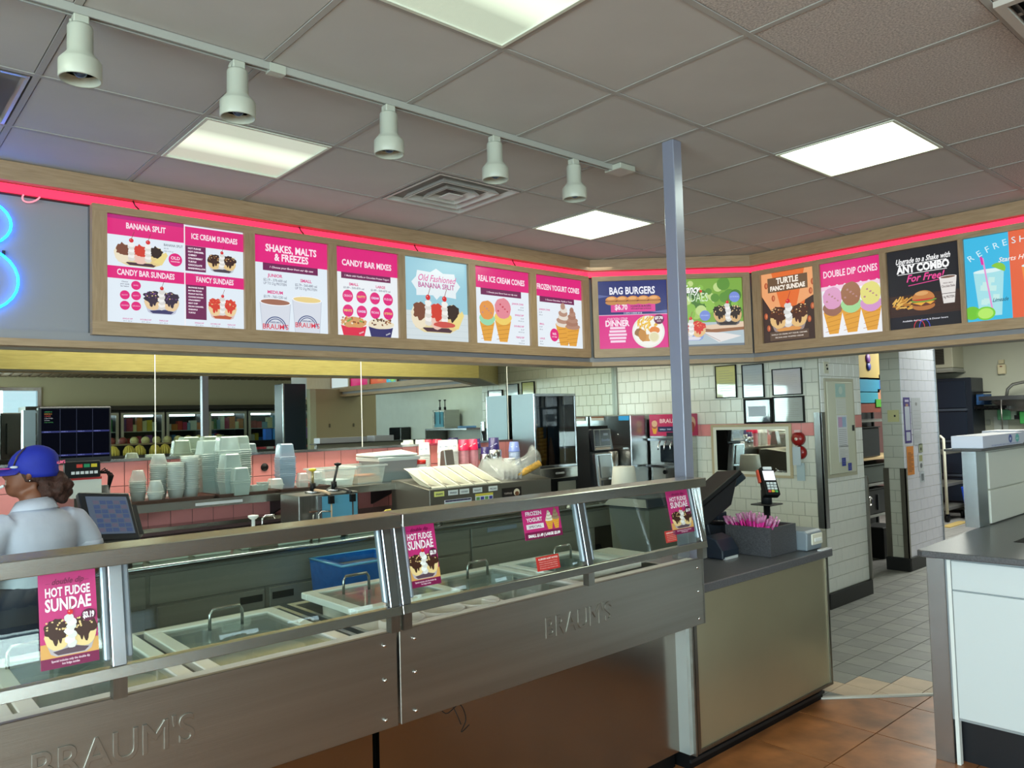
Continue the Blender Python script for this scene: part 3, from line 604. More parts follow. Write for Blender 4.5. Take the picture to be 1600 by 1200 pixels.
# 5 ice cream cones
t, pl, W, H = board(L0, LD, LN, 3.511, 4.051, 'menu board for real ice cream cones with two stacked cones', '#EAF3FB')
a = Art(True, 1.0); a.rect(0, H-.155, W, H, PK); a.text('REAL ICE CREAM CONES', W/2, H-.105, .05, '#FFE9F4', width=.46, bold=.03); a.rect(.06, H-.205, W-.08, H-.155, PU); a.text('1 Choose your flavor from our dip case', W/2, H-.188, .014, '#F8E4F0', width=.30)
cone(a, .115, .02, .17, .30, '#E89A4A', '#9ADCB0'); cone(a, .27, .02, .19, .33, '#E78B9A', '#F3D36A')
for k, s_ in enumerate(('JUNIOR CONE', 'SINGLE DIP', 'DOUBLE DIP', 'TRIPLE DIP')): a.text(s_, W-.06, .31-.085*k, .018, '#DC5A9A', align='r', bold=.03); a.text('$1.29', W-.06, .287-.085*k, .014, '#8A90A0', align='r'); a.text('190-310 cal', W-.06, .268-.085*k, .013, '#8A90A0', align='r')
a.build(t, *pl)
# 6 frozen yogurt
t, pl, W, H = board(L0, LD, LN, 4.117, 4.646, 'menu board for frozen yogurt cones with two swirled cones', '#EAF3FB')
a = Art(True, 1.0); a.rect(0, H-.165, W, H, PK); a.text('FROZEN YOGURT CONES', W/2, H-.11, .05, '#FFE9F4', width=.48, bold=.03); a.rect(.05, H-.21, W-.09, H-.165, PU); a.text('1 Choose Chocolate, Vanilla or Twist', W/2, H-.195, .014, '#F8E4F0', width=.30)
cone(a, .31, .02, .22, .36, '#B8907C', '#E8E0D4', True); cone(a, .41, .02, .2, .33, '#A87864', '#B58A76', True)
for k, s_ in enumerate(('JUNIOR CONE', 'SMALL', 'LARGE')): a.text(s_, .04, .29-.115*k, .018, '#DC5A9A', align='l', bold=.03); a.text('$1.49', .04, .268-.115*k, .014, '#8A90A0', align='l'); a.text('180 cal', .04, .248-.115*k, .013, '#8A90A0', align='l')
a.ell(.20, .10, .048, .052, PK, 24); a.text('96%', .20, .10, .026, '#FFE6F4'); a.text('FAT FREE', .20, .08, .013, '#FFE6F4')
a.build(t, *pl)
# 7 bag burgers / chicken dinner
CP = (4.74, 4.33, 0)
t, pl, W, H = board(CP, dC, nC, .06, .633, 'blue and pink board for bag burgers and a chicken strip dinner', '#E01888')
a = Art(True, 1.0); a.rect(0, H*.50, W, H, '#252A72'); a.poly([(0, H-.11), (.10, H-.125), (0, H-.14)], '#5A64A0'); a.poly([(W, H*.56), (W-.14, H*.53), (W, H*.51)], '#6A78B0'); a.rect(0, H*.495, W, H*.503, '#F4D0E4')
a.text('BAG BURGERS', W/2, H-.11, .07, '#F4F4FF', width=.38, bold=.03); a.rect(.105, H*.54, .475, H*.66, '#E23A98')
for k in range(5):
    x = .115+.088*k; a.ell(x, H*.70, .056, .030, '#5A2E1A', 20); a.ell(x, H*.685, .055, .022, '#C88A4A', 20); a.rect(x-.052, H*.70, x+.052, H*.708, '#7A3A20'); a.ell(x, H*.715, .054, .036, '#D98E48', 22, 0, pi); a.ell(x-.006, H*.745, .035, .012, '#EBB070', 14)
a.text('$6.70', .19, H*.575, .05, '#FBE8F4', width=.105, bold=.03); a.text('5 JUNIOR BURGERS', .355, H*.61, .018, PU, width=.17, bold=.04); a.text('WITH MUSTARD & PICKLES', .355, H*.575, .013, PU, width=.17, bold=.04); a.text('5 WITH CHEESE $9.45', W/2, H*.512, .016, '#E8E8F8')
a.text('CHICKEN STRIP', .155, H*.42, .026, '#F8C0E0', width=.17, bold=.02); a.text('DINNER', .155, H*.335, .056, '#FFE9F6', width=.20, bold=.04)
for k in range(5): a.rect(.155-.075+.006*abs(k-2), H*.29-.028*k, .155+.075-.006*abs(k-2), H*.29-.028*k+.019, '#F8D8EC')
a.ell(.41, H*.24, .135, .135, '#EDEDE6', 40); a.ell(.41, H*.24, .12, .12, '#F8F6EE', 40)
r_ = random.Random(5)
for k in range(34): x, y, g = .40+r_.uniform(-.08, .07), H*.24+r_.uniform(-.01, .10), r_.uniform(.6, 1.8); a.line(x, y, x+.05*cos(g), y+.05*sin(g)*.8, .010, r_.choice(('#F2C23C', '#E8AE2E', '#F6D058')))
a.ell(.46, H*.26, .042, .03, '#E8863A', 18, jag=.08); a.ell(.335, H*.23, .04, .035, '#9A6A38', 18, jag=.12); a.ell(.39, H*.15, .055, .03, '#D89A4A', 20, jag=.1, seed=3); a.ell(.36, H*.19, .035, .05, '#C88A3C', 20, jag=.1, seed=4)
a.ell(.455, H*.16, .045, .045, '#F2EBD0', 24); a.ell(.455, H*.16, .036, .036, '#E4DCB0', 20); a.ell(.50, H*.42, .042, .042, PU, 24); a.text('$7.70', .50, H*.42, .026, '#FFF', width=.066, bold=.05); a.text('EACH', .50, H*.385, .012, '#FFF')
a.build(t, *pl)
# 8 fancy sundaes
t, pl, W, H = board(CP, dC, nC, .693, 1.262, 'green garden board reading Fancy Sundaes, right of the grey pillar', '#7FAE42')
a = Art(True, 1.0); r_ = random.Random(8)
for k in range(46): a.ell(r_.uniform(.02, W-.02), r_.uniform(.27, H-.03), *(2*[r_.uniform(.02, .055)]), r_.choice(('#8CBF4C', '#5E9436', '#A8CC66', '#4A7A30', '#94C450', '#C4DC8C', '#3C6828')), 14)
a.rect(0, 0, W, .20, '#B4C4CC'); a.poly([(0, 0), (W, 0), (W, .02), (0, .015)], '#6A7480'); a.poly([(.2, .17), (W, .20), (W, .13), (.3, .11), (.2, .13)], '#9A6440'); a.poly([(.2, .17), (W, .20), (W, .155), (.3, .14), (.2, .155)], '#E6CBB0')
a.poly([(.22, .12), (.36, .03), (W-.02, .08), (.4, .11)], '#E8E4E2'); a.line(.24, .11, .37, .04, .004, '#A88A88')
sundae(a, .44, .17, .24, .22, '#2A1510', '#D8B078', '#6A6468', '#2A1C20', '#E8C890', seed=2); sundae(a, .13, .05, .25, .21, '#D8322A', '#E8C088', '#8AA0D8', '#E0DCE8', '#F06A50', seed=7)
a.ell(.50, .405, .044, .044, '#7C90DC', 24); a.ell(.25, .255, .044, .044, '#7C90DC', 24); a.text('BUTTER PECAN', .50, .402, .012, '#B8C8F8', width=.07); a.text('STRAWBERRY', .25, .252, .012, '#B8C8F8', width=.07)
a.text('Fancy', .14, .45, .075, '#FFFFFF', width=.135, bold=.03, shear=.3); a.ell(.222, .46, .012, .012, '#D8402A', 12); a.text('SUNDAES', .145, .375, .085, '#DDF2D0', width=.27, bold=.0)
a.build(t, *pl)
# right-hand row
RP, RD, RN = (5.724, 3.44, 0), (0, -1, 0), (-1, 0, 0)
t, pl, W, H = board(RP, RD, RN, *holesR[0], 'orange and brown board reading Turtle Fancy Sundae', '#3A2620')
a = Art(True, 1.0); a.poly([(0, H), (W, H), (W*.78, H*.45), (W*.22, H*.45)], '#E9702E'); a.poly([(0, H), (W*.2, H), (W*.38, H*.42), (W*.2, H*.42), (0, H*.68)], '#F2A870'); a.poly([(W, H), (W*.83, H), (W*.66, H*.5), (W, H*.62)], '#F2A870')
a.rect(W*.12, H*.72, W*.88, H*.93, '#6E5238'); a.text('TURTLE', W/2, H*.835, .055, '#FFF4E4', width=.19, bold=.04); a.text('FANCY SUNDAE', W/2, H*.745, .042, '#FFF4E4', width=.30, bold=.05)
for x, y in ((.04, .47), (.10, .36), (.42, .38), (.03, .22), (.43, .26), (.40, .16), (.05, .12), (.44, .45)): a.ell(x, y, .016, .026, '#B8562E', 12); a.ell(x+.003, y, .006, .016, '#E08A5A', 8)
sundae(a, W/2, .075, .33, .28, '#4A2414', '#E8C080', '#9A8A88', '#E09A50', '#8A5020', seed=12); a.rect(.06, .015, W-.06, .085, '#5A4434'); a.text('VANILLA ICE CREAM, HOT FUDGE, CARAMEL', W/2, .058, .012, '#E8DCD0', width=.31); a.text('PECANS AND WHIPPED CREAM', W/2, .033, .012, '#E8DCD0', width=.24)
a.build(t, *pl)
t, pl, W, H = board(RP, RD, RN, *holesR[1], 'pink topped board reading Double Dip Cones with three cones', '#F3F5FA')
a = Art(True, 1.0); a.poly([(0, H), (W, H), (W, H*.66)]+[(W-.03*k, H*(.70 if k % 2 else .665)) for k in range(1, 15)]+[(0, H*.66)], PK); a.rect(0, H*.63, W, H*.685, '#F6D0E6'); a.text('DOUBLE DIP CONES', W/2, H-.11, .06, '#FFE9F4', width=.41, bold=.02)
for x, c1_, c2_ in ((.085, '#E0A0C8', '#9A6A58'), (.228, '#A06A4A', '#A6DC9A'), (.375, '#E8E080', '#D89AD0')): cone(a, x, .02, .18, .36 if x != .228 else .38, c1_, c2_)
a.build(t, *pl)
t, pl, W, H = board(RP, RD, RN, *holesR[2], 'black board with a burger reading Any Combo For Free', '#14101A')
a = Art(True, 1.0); a.rect(0, .09, W, .24, '#3A2118')
for k in range(5): a.rect(0, .10+.03*k, W, .102+.03*k, '#24140E')
a.text('Upgrade to a Shake with', W/2, H-.10, .045, '#FFFFFF', width=.36, shear=.25, bold=.02); a.text('ANY COMBO', W/2, H-.165, .062, '#FFFFFF', width=.35, bold=.05); a.rect(.07, H-.112, W-.08, H-.108, '#FFF'); a.rect(.07, H-.178, W-.08, H-.174, '#FFF')
a.text('For Free!', W/2+.01, H-.235, .06, '#F04A9A', width=.24, shear=.3, bold=.02); a.line(.14, H-.262, .34, H-.245, .005, '#F04A9A')
r_ = random.Random(3)
for k in range(30): x, y, g = .02+r_.uniform(0, .12), .14+r_.uniform(0, .06), r_.uniform(-.6, 1.2); a.line(x, y, x+.05*cos(g), y+.045*sin(g), .010, r_.choice(('#D9A040', '#E8B858', '#B87A28')))
a.ell(.235, .15, .075, .03, '#B8743A', 24); a.ell(.235, .17, .08, .02, '#6A3420', 20); a.poly([(.16, .178), (.31, .178), (.28, .158), (.25, .175), (.22, .155)], '#F0B03A'); a.ell(.235, .19, .082, .013, '#7AA03A', 22, jag=.1); a.ell(.235, .197, .07, .01, '#C83A2A', 18); a.ell(.235, .20, .075, .06, '#C98242', 26, 0, pi); a.ell(.225, .24, .045, .015, '#E0A868', 14)
a.poly([(.345, .33), (.365, .15), (.435, .15), (.455, .33)], '#E9E4E0'); a.ell(.40, .33, .056, .012, '#F4F0EC', 20); a.ell(.40, .33, .048, .008, '#7A5A4A', 18); a.text('Chocolate Shake', .40, .26, .02, '#6A5A5A', width=.085); a.text('FRESH MILK', .40, .285, .012, '#6A5A5A'); a.rect(.352, .215, .448, .219, '#4A3A3A'); a.text('14g PROTEIN', .40, .185, .02, '#5A4A4A', width=.07)
a.text('Available during Lunch & Dinner hours', W/2, .05, .013, '#E8E8F0', width=.30)
for ax, ay, c_ in ((.20, .02, '#E03A4A'), (.235, .02, '#4A5AE0')):
    for k in range(9): g0, g1 = pi*k/9, pi*(k+1)/9; a.line(ax+.035*cos(g0), max(0, ay-.02)+.055*sin(g0), ax+.035*cos(g1), max(0, ay-.02)+.055*sin(g1), .004, c_)
a.build(t, *pl)
t, pl, W, H = board(RP, RD, RN, *holesR[3], 'blue and orange drinks board at the right edge, cut off by the picture', '#38BCE8')
a = Art(True, 1.0); x2 = .265; a.rect(x2, 0, W, H, '#E8633A')
for k, ch in enumerate('REFRESHMENTS'):
    g = radians(30-5.2*k); x = .05+.049*k; a.text(ch, x, H-.165+.085*sin(pi*(k+.5)/12), .06, '#D8F4FC', rot=g, bold=0)
a.text('Starts Here', .30, H-.19, .036, '#FFF0E8', shear=.3, width=.20, bold=.01)
for x, c1_, c2_ in ((.14, '#A8E4EC', '#C8F0EC'), (.42, '#F08A3A', '#F6B070')):
    a.poly([(x-.09, .33), (x-.065, .03), (x+.065, .03), (x+.09, .33)], c1_)
    r_ = random.Random(int(x*100))
    for k in range(9): q, v = x+r_.uniform(-.045, .045), r_.uniform(.08, .28); a.poly([(q-.02, v-.015), (q+.018, v-.02), (q+.022, v+.015), (q-.015, v+.02)], c2_)
    a.ell(x, .33, .09, .014, '#DDF6F8', 24)
a.line(.11, .42, .15, .08, .010, '#E89AD8'); a.line(.10, .43, .108, .375, .014, '#E02AA8'); a.ell(.195, .335, .045, .04, '#8ACB3A', 20, -.6, pi-.6); a.ell(.43, .36, .05, .04, '#7A9A4A', 20, 0, pi)
a.ell(.03, .06, .05, .045, '#72C832', 20); a.ell(.11, .05, .058, .045, '#7AD23A', 24); a.ell(.11, .05, .046, .035, '#B8EE6A', 24); a.text('Limeade', .20, .12, .03, '#2A6A80', shear=.3, width=.09)
a.build(t, *pl)
t, pl, W, H = board(RP, RD, RN, *holesR[4], 'plain pink menu board beyond the right edge of the picture', PK)
t, pl, W, H = board(RP, RD, RN, *holesR[5], 'plain white menu board beyond the right edge, last in the row', LB)
# ================================================================== PILLAR
tag(B(3.002, 3.068, 2.183, 2.249, .843, CZ).build('steel_pillar', mat('#8C8FA0', .35, .3), bevel=.003), 'slim grey square steel pillar rising from the end of the glass case to the ceiling', 'pillar')
tag(B(-1.0, -.93, -2.6, -2.53, 0, CZ).build('steel_pillar', mat('#8C8FA0', .35, .3)), 'grey steel pillar in the shop behind the camera', 'pillar')
# ================================================================== DIPPING CASES (stainless, sloped glass on top)
GL = glassmat()
def sneeze(name, lb, x0, x1, posts, brx, braum_w):
    t = thing(name, lb, 'display case', ((x0+x1)/2, 2.4, 0), group='stainless ice cream cases')
    cx = (x0+x1)/2
    MB().box(x0+.002, x1-.002, 2.08, 2.098, .69, .981).build('front_panel', STEELH, t, bevel=.002)
    B(x0+.01, x1-.01, 2.225, 2.245, .09, .70).build('base_panel', mat('#8E867C', .22, 1, noise=.05, nscale=2), t)
    B(x0+.01, x1-.01, 2.27, 2.30, 0, .09).build('plinth', BLACK, t)
    body = MB().box(x0+.012, x1-.012, 2.245, 2.90, .09, .62); body.build('cabinet_body', STEEL, t)
    b = MB().box(x0+.012, x1-.012, 2.86, 2.90, .62, .93).box(x0+.012, x0+.03, 2.17, 2.86, .71, .93).box(x1-.03, x1-.012, 2.17, 2.86, .71, .93).box(x0+.03, x1-.03, 2.17, 2.19, .71, .93)
    b.build('well_walls', mat('#AEB2B0', .35, .8), t)
    B(x0+.004, x1-.004, 2.098, 2.165, .955, .972).build('front_ledge', mat('#F0EEE4', .45), t)
    MB().box(x0, x1, 2.045, 2.062, 1.303, 1.343).box(x0, x1, 2.062, 2.172, 1.330, 1.343).box(x0, x1, 2.155, 2.172, 1.303, 1.330).build('top_rail', STEEL, t, bevel=.002)
    def sl(z): return 2.062+(z-1.04)*.19
    def slab(xa, xb, za, zb, ya, yb, nm, m, **k):
        return MB().hexa([(xa, sl(za)+ya, za), (xb, sl(za)+ya, za), (xb, sl(za)+yb, za), (xa, sl(za)+yb, za)], [(xa, sl(zb)+ya, zb), (xb, sl(zb)+ya, zb), (xb, sl(zb)+yb, zb), (xa, sl(zb)+yb, zb)]).build(nm, m, t, **k)
    slab(x0, x1, 1.033, 1.060, -.012, .012, 'lower_rail', STEEL, bevel=.001)
    ps = sorted(posts)
    for p in ps:
        slab(p-.016, p+.016, 1.06, 1.303, -.010, .020, 'post', STEELB, bevel=.002); MB().box(p-.016, p+.016, 2.055, 2.085, .983, 1.033).build('foot_post', STEELD, t)
    for a, c_ in zip(ps[:-1], ps[1:]):
        slab(a+.032, c_-.032, 1.062, 1.302, .004, .008, 'glass_pane', GL)
        for q in (a+.018, c_-.032): slab(q, q+.014, 1.075, 1.298, -.006, .016, 'glass_clip', mat('#98A2AC', .25, .3, alpha=.7), bevel=.004)
    for q in (x0+.055, x1-.05):
        for z in (.945, .84, .72):
            if q > 0: MB().cyl((q, 2.072, z), .0055, .009, 8, 1).build('screw', CHROME, t)
    # embossed name
    vs, fs, W = textmesh("BRAUM'S", 0); s_ = .36/W; mb = MB(); k = len(fs)
    c = bpy.data.curves.new('t', 'FONT'); c.body = "BRAUM'S"; c.size = 1; c.extrude = .03; c.bevel_depth = .012; o = bpy.data.objects.new('t', c); COL.objects.link(o)
    me = o.evaluated_get(bpy.context.evaluated_depsgraph_get()).to_mesh(); v2 = [(v.co.x, v.co.y, v.co.z) for v in me.vertices]; f2 = [tuple(p.vertices) for p in me.polygons]
    bpy.data.objects.remove(o); sx = .075/.72
    mb.add([(brx+v[0]*s_, 2.080-(v[2]+.0)*.09, .826+v[1]*sx) for v in v2], f2); mb.build('embossed_name', STEELH, t)
    return t
caseR = sneeze('display_case', 'stainless case right of the joint, with three pink signs on its glass', 1.340, 2.962, (1.358, 2.20, 2.945), 1.965, .36)
caseL = sneeze('display_case', 'stainless case left of the joint, with one pink sign on its glass', -1.30, 1.334, (-1.28, -.42, .532, 1.314), .345, .36)
# side end plate of the right case
MB().prismx([(2.08, .69), (2.098, .69), (2.098, .98), (2.08, .98)], 2.955, 2.966).build('end_plate', STEELH, caseR)
MB().box(2.93, 2.962, 2.165, 2.225, .09, .69).build('corner_strip', mat('#C9D2D2', .25, .6), caseR)
MB().box(2.955, 2.966, 2.15, 2.235, .08, .69).build('edge_trim', STEELH, caseR)
MB().prismx([(2.055, 1.03), (2.075, 1.03), (2.16, 1.30), (2.08, 1.30)], 2.962, 2.968).build('end_trim', STEEL, caseR)
MB().tube(smooth([(1.52, 2.15, .70), (1.55, 2.13, .655), (1.60, 2.12, .675), (1.625, 2.12, .62), (1.60, 2.115, .585), (1.635, 2.115, .60)]), .0018, 5).build('loose_wire', BLACK, caseR)
MB().tube(smooth([(1.575, 2.15, .70), (1.585, 2.12, .65), (1.60, 2.115, .61)]), .0018, 5).build('loose_wire', BLACK, caseR)
# freezer lids
LFR = mat('#F2F0E8', .32, coat=.4); HND = mat('#B4B4B0', .25, 1)
MIST = mat('#A9BCB8', .05, alpha=.42, coat=1, spec=.9, noise=.18, nscale=6, key='mist')
def lid(x0, x1, z, y0, y1, lb, mist='#B8C8C2', hx=None, grp='glass lids on the ice cream wells'):
    t = thing('freezer_lid', lb, 'lid', ((x0+x1)/2, (y0+y1)/2, z-.025), group=grp); f = .045
    MB().box(x0, x1, y0, y0+f, z-.025, z).box(x0, x1, y1-f, y1, z-.025, z).box(x0, x0+f, y0+f, y1-f, z-.025, z).box(x1-f, x1, y0+f, y1-f, z-.025, z).build('frame', LFR, t, bevel=.003)
    B(x0+f, x1-f, y0+f, y1-f, z-.012, z-.006).build('glass', MIST, t)
    hx = hx or (x0+x1)/2; y = y1-.13
    MB().tube([(hx-.055, y, z-.006), (hx-.055, y, z+.045), (hx-.045, y, z+.06), (hx+.045, y, z+.06), (hx+.055, y, z+.045), (hx+.055, y, z-.006)], .0055, 8).build('handle', HND, t)
    return t
LZ = .962
lid(-.62, -.13, LZ, 2.13, 2.76, 'glass freezer lid outside the left edge of the picture', hx=-.3)
lid(-.12, .335, LZ, 2.13, 2.76, 'white framed glass freezer lid behind the leftmost pink sign', hx=.30)
lid(.345, .755, LZ, 2.13, 2.76, 'white framed glass freezer lid right of the steel post of the left case', hx=.44)
lid(.785, 1.235, LZ, 2.13, 2.76, 'white framed glass freezer lid with a tall handle, in the middle of the left case')
lid(1.355, 1.80, LZ+.03, 2.36, 2.78, 'raised glass freezer lid in front of the blue bin liner', hx=1.52)
lid(1.835, 2.30, LZ, 2.13, 2.76, 'white framed glass freezer lid behind the frozen yogurt sign', hx=2.10)
lid(2.33, 2.80, LZ, 2.30, 2.76, 'glass freezer lid behind the small red notice', hx=2.62)
tag(MB().box(2.80, 2.94, 2.30, 2.62, .955, .975).build('well_cover', mat('#C9C7BC', .35, .5)), 'flat metal cover with two round holes at the right end of the case', 'cover')
tag(MB().prismx([(2.17, .972), (2.20, .972), (2.20, .99), (2.17, 1.02)], 2.90, 2.99).build('steel_bracket', STEELB), 'small bright steel bracket at the foot of the grey pillar', 'bracket')
# frost / ice cream in the wells
FROST = mat('#B7C6BF', .6, noise=.18, nscale=9, bump=.4, bscale=14); FR2 = mat('#8FA39D', .5, noise=.25, nscale=7)
ice = [('#E8D8B0', 'vanilla'), ('#C8927A', 'caramel'), ('#D8A0A8', 'strawberry'), ('#9AD08A', 'mint'), ('#7A4A34', 'chocolate'), ('#E8B870', 'peach'), ('#EFE6D2', 'cream'), ('#B86A4A', 'fudge'), ('#E8C0C8', 'cherry')]
def tubc(x, y, z, r, col, lb, grp):
    t = thing('ice_cream_tub', lb, 'ice cream tub', (x, y, z), group=grp)
    MB().lathe([(r*.92, 0), (r, .2), (r*.94, .2), (r*.9, .06)], (x, y, z), 18).build('tub', mat('#D8CFC0', .5), t)
    mb = MB(); rr = random.Random(int(x*991+y*77)); n, k = 16, 6; vs = [(x, y, z+.15+rr.uniform(0, .02))]; fs = []
    for a in range(1, k):
        for b in range(n): g = 2*pi*b/n; q = r*.91*a/(k-1); vs.append((x+q*cos(g), y+q*sin(g), z+.14+rr.uniform(-.012, .03)))
    for b in range(n): fs.append((0, 1+b, 1+(b+1) % n))
    for a in range(k-2):
        for b in range(n): i = 1+a*n; fs.append((i+b, i+n+b, i+n+(b+1) % n, i+(b+1) % n))
    mb.sm = True; mb.add(vs, fs); mb.build('ice_cream', mat(col, .55, noise=.12, nscale=30, bump=.4, bscale=60), t)
cols = [('#E6DABB', 'cream white'), ('#C98C5E', 'caramel brown'), ('#E0A8B0', 'pale pink'), ('#8CD07C', 'bright green'), ('#6E4030', 'dark chocolate'), ('#E7B36C', 'orange')]
for k, (x, y, ci) in enumerate(((1.45, 2.23, 3), (1.62, 2.23, 5), (1.78, 2.23, 0), (1.44, 2.42, 1), (1.62, 2.42, 2), (1.45, 2.62, 5), (1.62, 2.62, 4))):
    tubc(x, y, .775, .08, cols[ci][0], 'open tub of %s ice cream, %s of the well by the joint' % (cols[ci][1], ('front row', 'front row', 'front row', 'middle row', 'middle row', 'back row', 'back row')[k]), 'open ice cream tubs')
wh = [('#DDE0D4', 'white'), ('#D8C8B8', 'pale tan'), ('#C9D6C4', 'pale green'), ('#B8907E', 'light brown')]
k = 0
for x0_, x1_ in ((-.1, .31), (.36, .75), (.80, 1.23), (1.85, 2.29), (2.35, 2.79)):
    for i in range(2):
        for j in range(3):
            x = x0_+(x1_-x0_)*(.27+.46*i); y = 2.26+.19*j
            tubc(x, y, .70, .085, wh[(i*2+j+k) % 4][0], 'frosty ice cream tub under the glass lids, partly hidden by frost', 'frosted ice cream tubs under the lids')
    k += 1
B(.02, 1.3, 2.26, 2.855, .625, .70).build('well_floor', FR2, caseL); B(1.37, 2.92, 2.26, 2.855, .625, .70).build('well_floor', FR2, caseR)
# signs on the glass
def sgn(x0, x1, z0, z1): return x0, x1, z0, z1
def gsign(x0, x1, z0, z1, lb, base, dz=0):
    t = thing('paper_sign', lb, 'sign', ((x0+x1)/2, 2.09, z0)); sl = lambda z: 2.062+(z-1.04)*.19
    MB().hexa([(x0, sl(z0)-.002, z0), (x1, sl(z0)-.002, z0+dz), (x1, sl(z0)+.0, z0+dz), (x0, sl(z0), z0)], [(x0, sl(z1)-.002, z1), (x1, sl(z1)-.002, z1+dz), (x1, sl(z1), z1+dz), (x0, sl(z1), z1)]).build('sheet', mat(base, .3), t)
    V = Vector((0, .19, 1)).normalized(); U = Vector((x1-x0, 0, dz)).normalized(); N = U.cross(V)
    return t, (Vector((x0, sl(z0)-.002, z0)), U, V, N), math.hypot(x1-x0, dz), (z1-z0)*1.018
for (x0, x1, z0, z1), lb in (((.368, .489, 1.082, 1.296), 'pink Hot Fudge Sundae sign on the left case, largest of the pink signs'), ((1.378, 1.502, 1.102, 1.300), 'pink Hot Fudge Sundae sign just right of the joint between the cases'), ((2.745, 2.90, 1.108, 1.297), 'pink Hot Fudge Sundae sign at the far right end of the glass')):
    t, pl, W, H = gsign(x0, x1, z0, z1, lb, '#C42C76'); a = Art(False); k = H/.21
    a.rect(0, 0, W, H*.11, '#7A1048'); a.rect(0, H*.11, W, H*.26, '#D8A25A'); a.text('double dip', W/2, H*.87, .018*k, '#7A1048', width=W*.56, shear=.3); a.line(W*.12, H*.885, W*.2, H*.885, .0008, '#7A1048'); a.line(W*.8, H*.885, W*.88, H*.885, .0008, '#7A1048')
    a.text('HOT FUDGE', W/2, H*.745, .028*k, '#F3E6EE', width=W*.78, bold=.03); a.text('SUNDAE', W/2, H*.595, .038*k, '#F3E6EE', width=W*.80, bold=.03)
    sundae(a, W*.52, H*.12, W*.92, H*.50, '#3E1E12', '#E9CE92', '#B9AEB4', '#5A4450', '#E6C888', seed=5); a.ell(W*.84, H*.50, W*.13, W*.12, '#5A1038', 24); a.text('$3.19', W*.84, H*.475, .018*k, '#FFFFFF', width=W*.2, bold=.05)
    a.text('Special includes only the double dip', W/2, H*.065, .007, '#F0D0E0', width=W*.66); a.text('hot fudge sundae', W/2, H*.03, .007, '#F0D0E0', width=W*.3)
    a.build(t, *pl)
t, pl, W, H = gsign(1.895, 2.085, 1.188, 1.296, 'pink Frozen Yogurt Special sign with a purple price strip', '#C42C76'); a = Art(False)
a.rect(0, 0, W, H*.24, '#7A1048'); a.text('FROZEN', W*.29, H*.79, .02, '#F3E6EE', width=W*.42, bold=.03); a.text('YOGURT', W*.29, H*.58, .02, '#F3E6EE', width=W*.42, bold=.03); a.rect(W*.06, H*.34, W*.52, H*.50, '#E8E0E6'); a.text('SPECIAL', W*.29, H*.38, .012, '#7A5A6A', width=W*.34)
a.text('SMALL $1.49 | LARGE $2.09', W/2, H*.07, .014, '#FFFFFF', width=W*.86, bold=.05); cone(a, W*.68, H*.26, W*.26, H*.66, '#C8BCA8', '#E8E2D4', True); cone(a, W*.86, H*.26, W*.24, H*.74, '#8A7458', '#9A8468', True); a.build(t, *pl)
for (x0, x1, z0, z1), lb in (((1.93, 2.045, 1.074, 1.124), 'small red notice below the frozen yogurt sign'), ((2.69, 2.765, 1.082, 1.130), 'small red notice left of the far right pink sign')):
    t, pl, W, H = gsign(x0, x1, z0, z1, lb, '#C2302A'); a = Art(False); a.text('ALLERGEN ALERT NOTICE', W/2, H*.76, .008, '#F4E0DC', width=W*.86, bold=.04)
    for k, s_ in enumerate(('Please let us know if you', 'have a food allergy before', 'you order ice cream today', 'Products may touch nuts')): a.text(s_, W/2, H*(.58-.15*k), .006, '#E8B0A8', width=W*.8)
    a.build(t, *pl)
# ================================================================== SERVICE COUNTER with register
CT = mat('#56565A', .28, noise=.25, nscale=160); CT2 = mat('#4A4A4E', .45, noise=.35, nscale=140)
t = thing('service_counter', 'low service counter with dark stone top and pale metal front, right of the glass case', 'counter', (3.63, 2.5, 0))
B(2.97, 4.300, 2.135, 2.82, .800, .842).build('countertop', CT, t, bevel=.004); B(2.975, 4.26, 2.16, 2.80, .09, .800).build('body', mat('#B9B296', .30, .7, noise=.05, nscale=2), t)
B(2.975, 4.24, 2.205, 2.78, 0, .09).build('plinth', BLACK, t); B(2.975, 4.245, 2.195, 2.205, .03, .045).build('plinth_trim', DARK, t)
B(4.248, 4.268, 2.152, 2.19, .085, .800).build('corner_trim', STEELD, t); B(2.975, 4.25, 2.152, 2.161, .085, .10).build('bottom_trim', STEELD, t); B(2.972, 2.995, 2.150, 2.161, .085, .800).build('side_trim', STEELD, t)
# straw box with wrapped straws
t = thing('straw_box', 'open dark stone box on the counter holding pink wrapped straws', 'box', (3.965, 2.38, .842)); g = MB(); a, b, c, d = 3.825, 4.10, 2.245, 2.525
g.box(a, b, c, c+.014, .844, 1.0).box(a, b, d-.014, d, .844, 1.0).box(a, a+.014, c+.014, d-.014, .844, 1.0).box(b-.014, b, c+.014, d-.014, .844, 1.0).box(a+.014, b-.014, c+.014, d-.014, .844, .856)
g.build('box', CT2, t)
r_ = random.Random(11); SP = mat('#DE2A9C', .4, coat=.1); SW = mat('#E89ACB', .3, alpha=.55, coat=.3)
for k in range(64):
    x, y = r_.uniform(3.86, 3.98), r_.uniform(2.27, 2.50); ln = r_.uniform(.175, .20); ang = (y-2.385)*5.2+r_.uniform(-.12, .12); lx = r_.uniform(-.6, .2)
    p0 = Vector((x, 2.385+(y-2.385)*.5, .875)); dd = Vector((lx*.3-.1, ang, 1)).normalized(); p1 = p0+dd*ln; m_ = MB(); m_.cur = 0; m_.tube([p0, p0.lerp(p1, .82)], .0055, 5); m_.cur = 1; m_.tube([p0.lerp(p1, .82), p1], .007, 4)
    o = m_.build('wrapped_straw', [SP, SW]); tag(o, 'pink straw in a clear wrapper, one of a fanned bunch in the stone box', 'straw', 'pink wrapped straws in the box')
